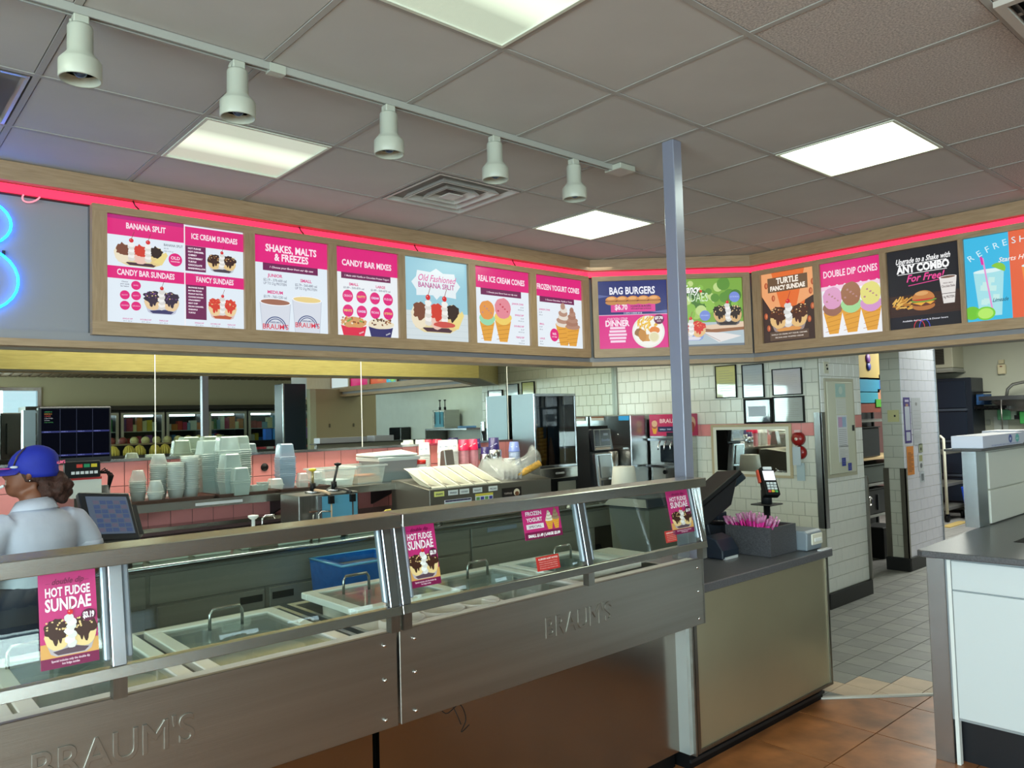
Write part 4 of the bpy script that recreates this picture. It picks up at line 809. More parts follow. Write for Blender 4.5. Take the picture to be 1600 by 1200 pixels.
# napkin dispenser
t = thing('napkin_dispenser', 'grey napkin dispenser with cream face plate at the right end of the counter', 'napkin dispenser', (4.20, 2.28, .842))
MB().prismx([(2.19, .844), (2.38, .844), (2.38, .955), (2.205, .955), (2.185, .94)], 4.112, 4.285).build('body', mat('#7D8790', .35), t, bevel=.008, seg=2)
B(4.155, 4.275, 2.178, 2.189, .873, .935).build('face_plate', mat('#DAD6C6', .4), t, bevel=.012, seg=2); B(4.175, 4.255, 2.173, 2.18, .890, .912).build('napkin', WHITE, t, bevel=.004)
tag(B(4.18, 4.295, 2.14, 2.165, .842, .848).build('paper_slip', mat('#D8D8DC', .6)), 'white paper slip at the right corner of the service counter', 'paper')
# card terminal on a pole
t = thing('card_terminal', 'card payment terminal with lit screen on a black pole stand', 'card terminal', (4.235, 2.50, .842))
MB().cyl((4.235, 2.50, .842), .05, .01).build('base', BLACK, t); MB().cyl((4.235, 2.50, .852), .020, .222).build('pole', BLACK, t); MB().box(4.165, 4.305, 2.43, 2.57, 1.074, 1.082).build('tray', BLACK, t, bevel=.02); MB().cyl((4.235, 2.50, 1.082), .032, .08).build('swivel', DARK, t)
ph = thing('terminal', None, None); ph.parent = t; ph.location = (.0, -.02, .378); ph.rotation_euler = (radians(-28), radians(2), radians(-35))
MB().hexa([(-.046, -.022, -.10), (.046, -.022, -.10), (.05, .035, -.10), (-.05, .035, -.10)], [(-.042, -.012, .085), (.042, -.012, .085), (.042, .03, .085), (-.042, .03, .085)]).build('housing', BLACK, ph, world=False, bevel=.008, seg=2)
MB().hexa([(-.034, -.022, -.005), (.034, -.022, -.005), (.034, -.016, -.005), (-.034, -.016, -.005)], [(-.034, -.020, .055), (.034, -.020, .055), (.034, -.012, .055), (-.034, -.012, .055)]).build('screen', emat('#E6EEF6', 1.0), ph, world=False)
MB().box(-.026, .026, -.020, -.01, .064, .082).build('reader_slot', mat('#D8DCE0', .4), ph, world=False)
for q in range(12):
    x, z = -.021+.021*(q % 3), -.028-.017*(q//3); MB().box(x-.008, x+.008, -.027, -.018, z-.006, z+.006).build('key', mat(('#D0D8DC', '#D0D8DC', '#D0D8DC', ('#D85048', '#D8C040', '#50A860')[q % 3])[min(3, q//3)], .4), ph, world=False)
MB().box(-.060, -.048, .0, .02, -.01, .07).build('stylus_holder', mat('#C0442C', .4), ph, world=False)
# register (seen from behind) and printer
t = thing('cash_register', 'black touch screen register seen from behind, tilted up on its stand', 'register', (3.80, 2.62, .842))
MB().hexa([(3.74, 2.56, .844), (3.90, 2.56, .844), (3.90, 2.76, .844), (3.74, 2.76, .844)], [(3.78, 2.60, .85), (3.86, 2.60, .85), (3.86, 2.72, .85), (3.78, 2.72, .85)]).build('foot', DARK, t, bevel=.004)
MB().hexa([(3.78, 2.58, .85), (3.90, 2.58, .85), (3.90, 2.66, .85), (3.78, 2.66, .85)], [(3.74, 2.60, 1.09), (3.86, 2.60, 1.09), (3.86, 2.66, 1.09), (3.74, 2.66, 1.09)]).build('stand', mat('#20262F', .4), t, bevel=.006)
sc = thing('screen_unit', None, None); sc.parent = t; sc.location = (-.02, 0, .335); sc.rotation_euler = (radians(-6), radians(-34), radians(-26))
MB().box(-.20, .20, -.14, .14, -.015, .015).build('screen_housing', BLACK, sc, world=False, bevel=.008, seg=2)
MB().hexa([(-.15, -.10, -.12), (.05, -.10, -.12), (.05, .10, -.12), (-.15, .10, -.12)], [(-.17, -.12, -.015), (.17, -.12, -.015), (.17, .12, -.015), (-.17, .12, -.015)]).build('rear_cover', mat('#101216', .5), sc, world=False, bevel=.006)
for k in range(8): MB().box(-.06+.014*k, -.054+.014*k, -.06, .06, -.123, -.118).build('vent_slot', mat('#2A2C30', .5), sc, world=False)
MB().box(.13, .22, -.10, .10, -.06, -.018).build('customer_display', mat('#0C1A22', .15), sc, world=False, bevel=.006); MB().tube([(-.08, 0, -.06), (-.10, .0, -.13), (-.02, 0, -.2)], .016).build('hinge', BLACK, sc, world=False)
t = thing('receipt_printer', 'dark blue rounded receipt printer in front of the black register', 'printer', (3.70, 2.50, .842))
MB().prismx([(2.40, .844), (2.58, .844), (2.58, .93), (2.50, .965), (2.44, .945), (2.40, .89)], 3.60, 3.76).build('body', mat('#1C2634', .35), t, bevel=.006); MB().box(3.62, 3.74, 2.395, 2.41, .83, .855).build('paper_slot', mat('#C9CACC', .4), t)
t = thing('credit_reader', 'slim dark upright scanner between the register and the straw box', 'scanner', (3.88, 2.62, .842))
MB().hexa([(3.90, 2.60, .844), (3.99, 2.60, .844), (3.99, 2.66, .844), (3.90, 2.66, .844)], [(3.84, 2.58, 1.06), (3.93, 2.58, 1.06), (3.93, 2.61, 1.06), (3.84, 2.61, 1.06)]).build('body', mat('#232C38', .35), t, bevel=.004)
# ================================================================== RIGHT COUNTER ISLAND
t = thing('corner_counter', 'white panelled counter with dark stone top at the right edge of the picture', 'counter', (4.7, .8, 0))
MB().prism([(3.82, 1.49), (3.80, 1.46), (3.84, .90), (3.9, -1.2), (4.45, -1.2), (4.40, .80), (6.3, .80), (6.3, 1.545), (5.5, 1.53)], .938, .968).build('countertop', CT, t, bevel=.006, seg=2)
MB().prism([(3.875, 1.44), (3.93, -1.15), (4.40, -1.15), (4.36, .84), (6.25, .84), (6.25, 1.46)], .20, .938).build('body', mat('#9AA0A4', .5), t)
MB().prism([(3.93, 1.40), (3.97, -1.1), (4.34, -1.1), (4.34, .9), (6.2, .9), (6.2, 1.40)], 0, .20).build('toe_kick', mat('#0A0D16', .5), t)
MB().prism([(3.862, 1.468), (3.868, 1.39), (3.94, 1.39), (3.94, 1.468)], 0, .937).build('corner_post', STEELB, t, bevel=.002)
MB().prism([(3.868, 1.381), (3.870, 1.366), (3.90, 1.366), (3.90, 1.381)], .0, .925).build('edge_strip', WHITE, t)
for k, (z0, z1) in enumerate(((.795, .925), (.215, .788))):
    MB().prism([(3.862, 1.36), (3.883, .42), (3.90, .42), (3.885, 1.36)], z0, z1).build('panel', mat('#D5DBDE', .35), t, bevel=.002); MB().prism([(3.883, .414), (3.915, -1.1), (3.93, -1.1), (3.90, .414)], z0, z1).build('panel', mat('#D5DBDE', .35), t, bevel=.002)
B(4.30, 4.75, .98, 1.228, .966, .9695).build('drop_in_well', BLACK, t)
t = thing('raised_cabinet', 'white raised panel with steel corner standing on the counter at the right edge', 'cabinet', (5.5, 1.6, .97))
B(4.70, 6.6, 1.50, 1.56, .97, 1.385).build('body', mat('#C9C8BE', .5), t); MB().box(4.685, 4.84, 1.494, 1.50, .97, 1.385).box(4.685, 4.70, 1.50, 1.565, .97, 1.385).build('corner_trim', STEELB, t)
B(4.862, 6.5, 1.488, 1.50, 1.165, 1.37).build('panel', mat('#D9D8CE', .4), t, bevel=.002); B(4.862, 6.5, 1.488, 1.50, .975, 1.158).build('panel', mat('#D9D8CE', .4), t, bevel=.002); B(4.64, 6.62, 1.45, 1.64, 1.385, 1.398).build('top', mat('#4A484A', .4), t, bevel=.003)
def carton(x, y, z, w_, d, h, lb, rz=0, art=True):
    t = thing('napkin_carton', lb, 'carton', (x, y, z), rz); MB().box(0, w_, 0, d, 0, h).build('carton', mat('#CDCFE0', .5), t, world=False, bevel=.002)
    if art:
        a = Art(False); a.ell(w_*.66, h*.56, .032, .024, '#1E3A9A', 24); a.text('BP', w_*.66, h*.44, .02, '#E8ECF8', bold=.05); a.ell(w_*.84, h*.56, .036, .024, '#5CB8B4', 24); a.text('napkins', w_*.84, h*.47, .014, '#D8F0EE'); a.text('INTERFOLDED DRY WAX PAPER SHEETS', w_*.55, h*.10, .010, '#8088B8', width=w_*.72)
        a.build(t, Vector((x, y, z)), Vector((cos(rz), sin(rz), 0)), (0, 0, 1), Vector((sin(rz), -cos(rz), 0)))
    return t
carton(4.70, 1.46, 1.399, .70, .16, .068, 'white printed carton lying on the raised cabinet, with a blue and a teal oval')
carton(5.46, 1.50, 1.399, .3, .2, .075, 'brown and white carton at the right edge, beside the printed carton', 0, False)
# ================================================================== TRACK LIGHTS
LW = mat('#B2B4A6', .35)
t = thing('light_track', 'long white track on the ceiling carrying five spotlights, with a square end box', 'light track', (1.6, 2.62, 2.92))
MB().box(-1.5, 3.06, 2.604, 2.611, 2.918, 2.944).box(-1.5, 3.06, 2.629, 2.636, 2.918, 2.944).box(-1.5, 3.06, 2.611, 2.629, 2.936, 2.944).build('rail', mat('#A0A098', .4), t); B(-1.5, 3.05, 2.612, 2.628, 2.927, 2.935).build('slot', BLACK, t)
MB().box(3.05, 3.17, 2.55, 2.66, 2.915, 2.944).build('end_box', LW, t, bevel=.003); B(1.18, 1.24, 2.60, 2.64, 2.912, 2.944).build('joiner', LW, t)
def lamp(x, lb):
    t = thing('track_spotlight', lb, 'spotlight', (x, 2.62, 2.715), group='white spotlights on the ceiling track')
    B(x-.022, x+.022, 2.60, 2.64, 2.885, 2.917).build('mount', LW, t, bevel=.003)
    MB().lathe([(.001, .172), (.033, .172), (.036, .165), (.037, .085), (.056, .062), (.061, .055), (.061, .004), (.059, 0), (.055, .002), (.053, .03)], (x, 2.62, 2.715), 28).build('shade', LW, t)
    MB().lathe([(.049, .03), (.03, .045), (.0, .05)], (x, 2.62, 2.715), 20).build('reflector', mat('#3A4660', .2, 1), t); MB().sphere((x, 2.62, 2.745), .022).build('bulb', mat('#6A7A9A', .1, .6), t)
    B(x-.03, x-.024, 2.615, 2.625, 2.85, 2.90).build('arm', LW, t)
for x, lb in ((.571, 'white track spotlight, nearest and leftmost of the five'), (1.067, 'white track spotlight in front of the dim square ceiling light'), (1.691, 'middle white track spotlight of the five'), (2.255, 'white track spotlight in front of the ceiling air diffuser'), (2.773, 'white track spotlight nearest the end box of the track')): lamp(x, lb)
# ================================================================== BACK LINE COUNTER
t = thing('back_counter', 'long stainless back counter with drawers along the pink tiled wall', 'counter', (2.0, 4.7, 0))
MB().box(-1.0, 5.35, 4.27, 5.33, .895, .925).build('worktop', STEEL, t, bevel=.004); MB().cyl((-1.0, 4.272, .915), .012, 6.35, 10, 0).build('rolled_edge', STEELB, t)
B(-1.0, 5.35, 4.33, 5.30, .10, .895).build('body', STEELF, t); B(-1.0, 5.3, 4.38, 5.2, 0, .10).build('plinth', BLACK, t)
B(-1.0, 1.24, 4.315, 4.33, .70, .87).build('front_panel', STEELF, t, bevel=.002); B(1.26, 3.38, 4.315, 4.33, .715, .87).build('front_panel', STEELF, t, bevel=.002); B(3.40, 5.33, 4.315, 4.33, .74, .87).build('front_panel', STEELF, t, bevel=.002)
dw = [(-.6, -.02), (.0, .58), (.60, 1.24), (1.29, 1.885), (1.905, 2.60), (2.62, 3.38)]
for k, (a, b) in enumerate(dw):
    dr = B(a+.006, b-.006, 4.312, 4.33, .16, .70).build('door', STEELF, t, bevel=.002)
    hx = b-.13 if k % 2 else a+.1
    if k >= 3: B((b-.15) if k == 3 else a+.02, (b-.02) if k == 3 else a+.15, 4.309, 4.3125, .635, .675).build('handle_recess', mat('#14181A', .5), dr)
B(3.40, 4.66, 4.312, 4.33, .16, .735).build('door', STEELF, t, bevel=.002); B(4.93, 5.33, 4.312, 4.33, .16, .735).build('door', STEELF, t, bevel=.002); B(4.69, 4.90, 4.305, 4.333, .30, .735).build('opening', BLACK, t)
for x in (3.0, 5.05, 5.2): MB().cyl((x, 4.305, .66), .010, .008, 10, 1).build('hole', BLACK, t)
tag(B(3.54, 3.82, 4.306, 4.312, .83, .86).build('label_strip', mat('#8E96A6', .5)), 'blank grey label strip on the front of the back counter', 'label')
# shelf above
t = thing('cup_shelf', 'long steel shelf holding trays of plastic cups and tubs', 'shelf', (2.2, 5.1, 1.15))
B(.95, 3.46, 4.80, 5.33, 1.183, 1.198).build('shelf_plate', STEEL, t); B(.95, 3.46, 4.79, 4.80, 1.150, 1.198).build('front_lip', STEEL, t)
for x in (1.35, 2.37, 3.2): MB().prismx([(5.33, 1.183), (4.86, 1.183), (4.86, 1.165), (5.33, 1.0)], x, x+.02).build('bracket', DARK, t)
B(3.18, 3.22, 4.82, 4.86, .925, 1.183).build('leg', STEELD, t)
tag(B(1.66, 1.95, 4.786, 4.79, 1.163, 1.180).build('shelf_label', mat('#C9CCD0', .5)), 'pale label strip on the front edge of the steel shelf', 'label')
t = thing('back_splash_rail', 'two stainless ledges running along the wall below the cup shelf', 'rail', (2, 5.2, .95))
B(.95, 3.0, 5.18, 5.33, .985, 1.01).build('rail', STEEL, t); B(.95, 3.0, 5.05, 5.33, .925, .945).build('ledge', STEELD, t)
# trays
def tray(x0, x1, lb, grp='brown trays on the shelf'):
    t = thing('serving_tray', lb, 'tray', ((x0+x1)/2, 5.0, 1.199), group=grp); y0, y1, z = 4.76, 5.2, 1.199
    MB().hexa([(x0+.02, y0+.02, z), (x1-.02, y0+.02, z), (x1-.02, y1-.02, z), (x0+.02, y1-.02, z)], [(x0+.02, y0+.02, z+.005), (x1-.02, y0+.02, z+.005), (x1-.02, y1-.02, z+.005), (x0+.02, y1-.02, z+.005)]).build('base', mat('#2A1C18', .4), t)
    o = [(x0, y0), (x1, y0), (x1, y1), (x0, y1)]; i_ = [(x0+.02, y0+.02), (x1-.02, y0+.02), (x1-.02, y1-.02), (x0+.02, y1-.02)]
    MB().add([(x, y, z+.024) for x, y in o]+[(x, y, z+.003) for x, y in i_]+[(x-.0*0, y, z+.018) for x, y in o]+[(x, y, z) for x, y in i_], [(k, (k+1) % 4, 4+(k+1) % 4, 4+k) for k in range(4)]+[(8+(k+1) % 4, 8+k, 12+k, 12+(k+1) % 4) for k in range(4)]+[(k, 8+k, 8+(k+1) % 4, (k+1) % 4) for k in range(4)]).build('rim', mat('#4A342C', .4), t)
tray(1.27, 1.77, 'brown tray under round plastic bowls at the left of the shelf'); tray(1.79, 2.15+.02, 'brown tray under the tall stacks of clear deli tubs'); tray(2.19, 2.55, 'dark tray under the bluish plastic tub stack')
# stacked clear cups / tubs
PL = mat('#C9D4CE', .18, alpha=.50, coat=.3, key='pl'); PLG = mat('#A9BCB6', .18, alpha=.58, coat=.3, key='plg'); PLB = mat('#9FB6C8', .18, alpha=.55, coat=.3, key='plb')
def round_stack(x, y, z, r, n, dz, m, lb, hgt=.06, top=True, grp='stacks of round plastic bowls'):
    t = thing('bowl_stack' if n > 3 else 'plastic_bowls', lb, 'plastic bowls', (x, y, z), group=grp)
    mb = MB(); mb.lathe([(r*.72, 0), (r*.90, hgt*.86), (r*.90, hgt-.005), (r*1.02, hgt-.004), (r*1.02, hgt), (r*.88, hgt), (r*.70, .004)], (0, 0, 0), 18)
    me = None
    for k in range(n):
        if me is None: o = mb.build('plastic_bowl', m, t, world=False); me = o
        else: o = me.copy(); COL.objects.link(o)
        o.parent = t; o.location = (rnd.uniform(-.002, .002), rnd.uniform(-.002, .002), k*dz)
    if top:
        z_ = (n-1)*dz+hgt; MB().lathe([(r*.98, 0), (r*.62, .06), (r*.60, .065), (r*.3, .065)], (0, 0, z_), 18).build('inverted_bowl', m, t, world=False)
def sq_stack(x, y, z, w_, n, dz, m, lb, hgt=.09, top=True, tap=.82, grp='stacks of clear deli tubs'):
    t = thing('tub_stack', lb, 'plastic tubs', (x, y, z), group=grp, rz=rnd.uniform(-.1, .1)); h = w_/2; b = h*tap
    def tub(z0, inv=False):
        k = MB(); lo = b if not inv else h; hi = h if not inv else b; P = lambda r, z_: [(-r, -r*.9, z_), (r, -r*.9, z_), (r, r*.9, z_), (-r, r*.9, z_)]
        k.add(P(lo, z0)+P(hi, z0+hgt)+P(hi*1.06 if not inv else hi, z0+hgt)+P(hi*1.06, z0+hgt-.006), [(0, 1, 2, 3) if not inv else (4, 5, 6, 7)]+[(i, (i+1) % 4, 4+(i+1) % 4, 4+i) for i in range(4)]+([(4+i, 4+(i+1) % 4, 8+(i+1) % 4, 8+i) for i in range(4)]+[(8+i, 8+(i+1) % 4, 12+(i+1) % 4, 12+i) for i in range(4)] if not inv else [])); return k
    o0 = tub(0).build('plastic_tub', m, t, world=False, bevel=.008)
    for k in range(1, n): o = o0.copy(); COL.objects.link(o); o.parent = t; o.location = (rnd.uniform(-.002, .002), rnd.uniform(-.002, .002), k*dz)
    if top: tub((n-1)*dz+hgt, True).build('inverted_tub', m, t, world=False, bevel=.008)
Z = 1.206
round_stack(1.39, 4.98, Z, .05, 6, .012, PL, 'short stack of clear bowls at the left end of the shelf'); round_stack(1.46, 4.88, Z, .05, 2, .012, PL, 'two clear bowls in front of the short bowl stack', hgt=.045)
round_stack(1.53, 5.05, Z, .055, 14, .0115, PL, 'tall bowl stack behind the short ones, third from the left', top=True); round_stack(1.60, 4.95, Z, .055, 15, .0115, PL, 'tall bowl stack with stepped rims, in the middle of the left tray', top=False); round_stack(1.695, 4.98, Z, .058, 18, .0115, PL, 'tallest bowl stack, at the right side of the left tray', top=False)
sq_stack(1.84, 5.08, Z, .12, 14, .013, PLG, 'tall tub stack at the back left of the middle tray'); sq_stack(1.93, 4.98, Z, .135, 15, .0135, PLG, 'tallest clear tub stack on the middle tray'); sq_stack(2.04, 5.06, Z, .12, 15, .0135, PLG, 'tall tub stack at the back right of the middle tray')
sq_stack(1.90, 4.86, Z, .115, 7, .0135, PLG, 'half height tub stack in front of the tallest one', hgt=.09); sq_stack(1.93, 4.78, Z+.002, .105, 2, .0135, PLG, 'lowest tub stack at the front of the middle tray', hgt=.08)
sq_stack(2.07, 4.86, Z, .08, 1, .012, PLG, 'pair of low clear tubs right of the middle stacks', hgt=.05, top=False); sq_stack(2.13, 4.90, Z, .06, 2, .012, PLG, 'small clear tubs at the right end of the middle tray', hgt=.05, top=False)
sq_stack(2.345, 5.02, Z, .11, 11, .0125, PLB, 'bluish tub stack standing alone on the right tray'); sq_stack(2.23, 4.93, Z, .09, 1, .012, PL, 'low clear tub left of the bluish stack', hgt=.04); sq_stack(2.45, 4.98, Z, .07, 1, .012, PL, 'small clear tub right of the bluish stack', hgt=.05)
sq_stack(2.55, 4.96, 1.199, .08, 2, .012, PL, 'tilted small tubs beside the open storage bins', hgt=.05)
# open storage bins
def bin_(name, x0, x1, y0, y1, z, h, m, lb, cat='storage bin', lid=False, fill=None):
    t = thing(name, lb, cat, ((x0+x1)/2, (y0+y1)/2, z), group='clear storage bins'); e = .02
    B0 = [(x0+e, y0+e), (x1-e, y0+e), (x1-e, y1-e), (x0+e, y1-e)]; T0 = [(x0, y0), (x1, y0), (x1, y1), (x0, y1)]; R0 = [(x0-.012, y0-.012), (x1+.012, y0-.012), (x1+.012, y1+.012), (x0-.012, y1+.012)]
    MB().add([p+(z,) for p in B0]+[p+(z+h,) for p in T0], [(0, 1, 2, 3)]+[(i, (i+1) % 4, 4+(i+1) % 4, 4+i) for i in range(4)]).build('bin_body', m, t)
    MB().add([p+(z+h,) for p in T0]+[p+(z+h,) for p in R0]+[p+(z+h-.012,) for p in R0], [(i, (i+1) % 4, 4+(i+1) % 4, 4+i) for i in range(4)]+[(4+i, 4+(i+1) % 4, 8+(i+1) % 4, 8+i) for i in range(4)]).build('rim', mat('#D5DCD8', .3, alpha=.8), t)
    if fill: B(x0+.03, x1-.03, y0+.03, y1-.03, z+.008, z+h*.35).build('contents', mat(fill, .6), t)
    if lid:
        l_ = MB().box(x0-.015, x1+.015, y0-.015, y1+.015, z+h, z+h+.016); l_.build('lid', mat('#CDD8D4', .3), t, bevel=.004)
bin_('storage_bin', 2.56, 2.80, 4.86, 5.15, 1.199, .125, PL, 'open clear storage bin, left of two on the shelf', fill='#B9C8C6'); bin_('storage_bin', 2.82, 3.06, 4.88, 5.16, 1.199, .135, PL, 'open clear storage bin with orange packets, right of two on the shelf', fill='#C8A078')
tag(B(2.84, 3.0, 4.92, 5.0, 1.25, 1.265).build('food_packet', mat('#C9824A', .5), bevel=.004), 'flat orange packet lying in the right open bin', 'packet')
bin_('lidded_bin', 3.02, 3.36, 4.90, 5.2, 1.199, .165, mat('#8E9C9E', .25, alpha=.72, coat=.3), 'lidded smoky storage bin with a white sheet on top', lid=True, fill='#4A5A68')
MB_ = MB().hexa([(2.98, 4.90, 1.384), (3.34, 4.87, 1.384), (3.40, 5.2, 1.386), (3.0, 5.2, 1.386)], [(2.98, 4.90, 1.40), (3.34, 4.87, 1.398), (3.41, 5.2, 1.42), (3.0, 5.2, 1.405)]); tag(MB_.build('plastic_sheets', mat('#D5DEDA', .3), bevel=.004), 'stack of white plastic sheets on the lidded storage bin', 'sheets')
t = thing('cherry_jar', 'clear plastic jar with red lid beside the lidded storage bin', 'jar', (3.39, 4.90, 1.199))
MB().lathe([(.036, 0), (.04, .01), (.04, .10), (.032, .115)], (3.39, 4.90, 1.199), 18).build('jar_body', mat('#B8C0BE', .15, alpha=.6, coat=.5), t); MB().lathe([(.034, .115), (.036, .118), (.036, .145), (.0, .147)], (3.39, 4.90, 1.199), 18).build('lid', mat('#C8281E', .35), t)
MB().lathe([(.0405, .04), (.0405, .095)], (3.39, 4.90, 1.199), 18).build('label', mat('#D8DADC', .4), t); MB().lathe([(.034, .003), (.036, .03), (.0, .035)], (3.39, 4.90, 1.199), 14).build('cherries', mat('#7A1418', .4), t)
tag(MB().lathe([(.028, -.001), (.028, .001), (.018, .0012)], (2.336, 5.334, 1.342), 18, 1).build('outlet_hole', BLACK), 'round black hole in the pink tiles above the shelf', 'hole')
# syrup pump unit
def pump(t, x, y, z, h, knob, ang=0, tip='#C8A888'):
    MB().cyl((x, y, z), .05, .012, 16).build('pump_lid', STEELB, t); MB().cyl((x, y, z+.012), .018, .05, 12).build('pump_collar', BLACK, t)
    a = Vector((x, y, z+.06)); b = a+Vector((ang, 0, h)); MB().tube([a, b], .0085, 8).build('plunger', mat('#3A3634', .4) if knob == 'k' else mat('#B4A070', .3, .6), t)
    MB().lathe([(.012, -.008), (.024, 0), (.024, .008), (.0, .014)], tuple(b), 14).build('pump_knob', BLACK if knob == 'k' else mat('#D8C22E', .4), t)
    MB().tube([(x, y, z+.02), (x+.03, y-.10, z+.012), (x+.03, y-.165, z-.0)], .009, 8).build('spout', mat(tip, .4), t)
    MB().box(x+.02, x+.052, y-.185, y-.16, z-.06, z-.012).build('spout_guard', BLACK, t); MB().tube([(x+.035, y-.175, z-.06), (x+.035, y-.175, z-.24)], .005, 6).build('drip_rod', mat(tip, .5), t)
t = thing('syrup_dispenser', 'steel syrup warmer with blue front and two tall pumps, behind the glass case', 'syrup dispenser', (2.36, 4.5, .926))
B(2.15, 2.56, 4.42, 4.68, .927, 1.20).build('housing', STEELD, t, bevel=.004); B(2.30, 2.55, 4.412, 4.42, .94, 1.185).build('blue_front', mat('#5C9CB8', .4), t); B(2.27, 2.298, 4.408, 4.422, .935, 1.19).build('chrome_edge', STEELB, t)
pump(t, 2.31, 4.55, 1.20, .085, 'y'); pump(t, 2.46, 4.55, 1.20, .11, 'k', .03, '#3A3634')
t = thing('scoop_well', 'small steel topping well with white knob and wire handles, behind the left case', 'topping well', (2.05, 4.5, .926))
B(1.82, 2.10, 4.36, 4.62, .927, .99).build('well', STEEL, t); MB().tube([(1.875, 4.45, .99), (1.875, 4.45, 1.09)], .011).build('rod', WHITE, t); MB().lathe([(.016, 0), (.03, .012), (.03, .022), (.0, .026)], (1.875, 4.45, 1.088), 14).build('knob', WHITE, t)
MB().tube([(1.93, 4.45, .99), (1.93, 4.45, 1.085), (1.95, 4.45, 1.10), (2.0, 4.45, 1.10), (2.01, 4.45, 1.08)], .006).build('wire_handle', CHROME, t)
MB().tube([(2.20, 4.36, .927), (2.215, 4.36, 1.10)], .005).build('wire_handle', CHROME, t); MB().box(2.19, 2.24, 4.35, 4.37, 1.10, 1.108).build('handle_tip', mat('#5A3A2A', .5), t); MB().tube([(2.25, 4.36, .927), (2.25, 4.36, 1.085), (2.27, 4.36, 1.10), (2.33, 4.36, 1.095)], .006).build('wire_handle', CHROME, t)
MBk = MB(); [MBk.tube([(2.66+.02*k, 4.42+.01*k, .93), (2.68+.02*k, 4.40, 1.0+.01*k), (2.75+.015*k, 4.38, 1.06)], .014, 7, [.012, .016, .008]) for k in range(3)]
tag(MBk.build('bananas', mat('#C9B83A', .5)), 'small bunch of ripe bananas just above the joint of the cases', 'bananas')
# things in plain view in the aisle: clear boxes behind the left glass
r_ = random.Random(2)
for k in range(9):
    x = .55+.24*k+r_.uniform(-.03, .03); z0 = .926; y = 4.34+r_.uniform(0, .05)
    tag(MB().hexa([(x, y, z0), (x+.2, y, z0), (x+.2, y+.12, z0), (x, y+.12, z0)], [(x-.01, y-.01, z0+.055), (x+.21, y-.01, z0+.06+r_.uniform(0, .01)), (x+.21, y+.13, z0+.07), (x-.01, y+.13, z0+.06)]).build('clear_tray', mat('#C4D0C4', .25, alpha=.75, coat=.4), bevel=.006), 'clear plastic tray in a row lying on the edge of the back counter', 'tray', 'clear trays along the back counter edge')
# bin with blue liner
t = thing('waste_bin', 'grey waste bin with a bright blue liner behind the left glass', 'bin', (2.33, 4.05, 0))
MB().hexa([(2.18, 3.92, 0), (2.52, 3.92, 0), (2.52, 4.22, 0), (2.18, 4.22, 0)], [(2.14, 3.88, .80), (2.56, 3.88, .80), (2.56, 4.24, .80), (2.14, 4.24, .80)]).build('bin_body', mat('#5A5E62', .5), t, bevel=.01)
BLU = mat('#1C66B8', .22, coat=.5, noise=.15, nscale=20, bump=.6, bscale=14); o_ = [(2.13, 3.87), (2.57, 3.87), (2.57, 4.25), (2.13, 4.25)]; i_ = [(2.16, 3.90), (2.54, 3.90), (2.54, 4.22), (2.16, 4.22)]
MB().add([p+(.60,) for p in [(2.145, 3.89), (2.555, 3.89), (2.555, 4.235), (2.145, 4.235)]]+[p+(.835,) for p in o_]+[p+(.85,) for p in i_]+[(x*.96+.09, y*.99+.04, .5) for x, y in i_], [(i+4*k, (i+1) % 4+4*k, 4+4*k+(i+1) % 4, 4+4*k+i) for k in range(3) for i in range(4)]+[(12, 13, 14, 15)]).build('liner', BLU, t)
MB().tube([p+(.845,) for p in o_]+[o_[0]+(.845,)], .007, 6).build('liner_rim', mat('#6AB4E0', .2, coat=.5), t)
# ================================================================== TOPPING STATION
t = thing('topping_station', 'steel topping station with a row of slanted cream bins and stickers on its front', 'topping station', (3.7, 4.6, .926))
MB().prismx([(4.36, .927), (4.84, .927), (4.84, 1.215), (4.75, 1.215), (4.36, 1.165)], 3.24 if 0 else 3.08, 4.24).build('housing', mat('#77736A', .4, .7), t, bevel=.003)
for k in range(5):
    x = 3.11+.125*k; q = MB(); y0, y1, z0, z1 = 4.37, 4.72, 1.175, 1.27
    q.add([(x, y0, z0), (x+.118, y0, z0), (x+.118, y1, z1+.03), (x, y1, z1+.03), (x+.012, y0+.03, z0+.008), (x+.106, y0+.03, z0+.008), (x+.106, y1-.02, z1+.02), (x+.012, y1-.02, z1+.02), (x+.02, y0+.10, z0-.02), (x+.098, y0+.10, z0-.02), (x+.098, y1-.10, z1-.05), (x+.02, y1-.10, z1-.05)],
          [(i, (i+1) % 4, 4+(i+1) % 4, 4+i) for i in range(4)]+[(4+i, 4+(i+1) % 4, 8+(i+1) % 4, 8+i) for i in range(4)]+[(8, 9, 10, 11)]); q.box(x, x+.118, y0, y0+.012, z0-.03, z0)
    q.build('slanted_bin', mat('#CCC8B4', .45), t)
def label(x0, x1, z0, z1, y, base, lb, draw=None, cat='sticker'):
    t = thing('sticker', lb, cat, ((x0+x1)/2, y, z0)); B(x0, x1, y-.0015, y, z0, z1).build('sheet', mat(base, .45), t)
    if draw: a = Art(False); draw(a, x1-x0, z1-z0); a.build(t, (x0, y-.0015, z0), (1, 0, 0), (0, 0, 1), (0, -1, 0))
def txt(s): return lambda a, W, H: a.text(s, W/2, H*.3, H*.5, '#555B66', width=W*.7)
for x, s, c_ in ((3.115, 'SNAPS', '#D8D87A'), (3.235, 'SPRINKLES', '#D8DCDC'), (3.335, 'COOKIE', '#D8DCDC'), (3.455, 'PEANUTS', '#D8DCDC'), (3.60, 'PECAN', '#D8DCDC')): label(x, x+.085, 1.115, 1.15, 4.357, c_, 'small label reading %s under the cream bins' % s, txt(s))
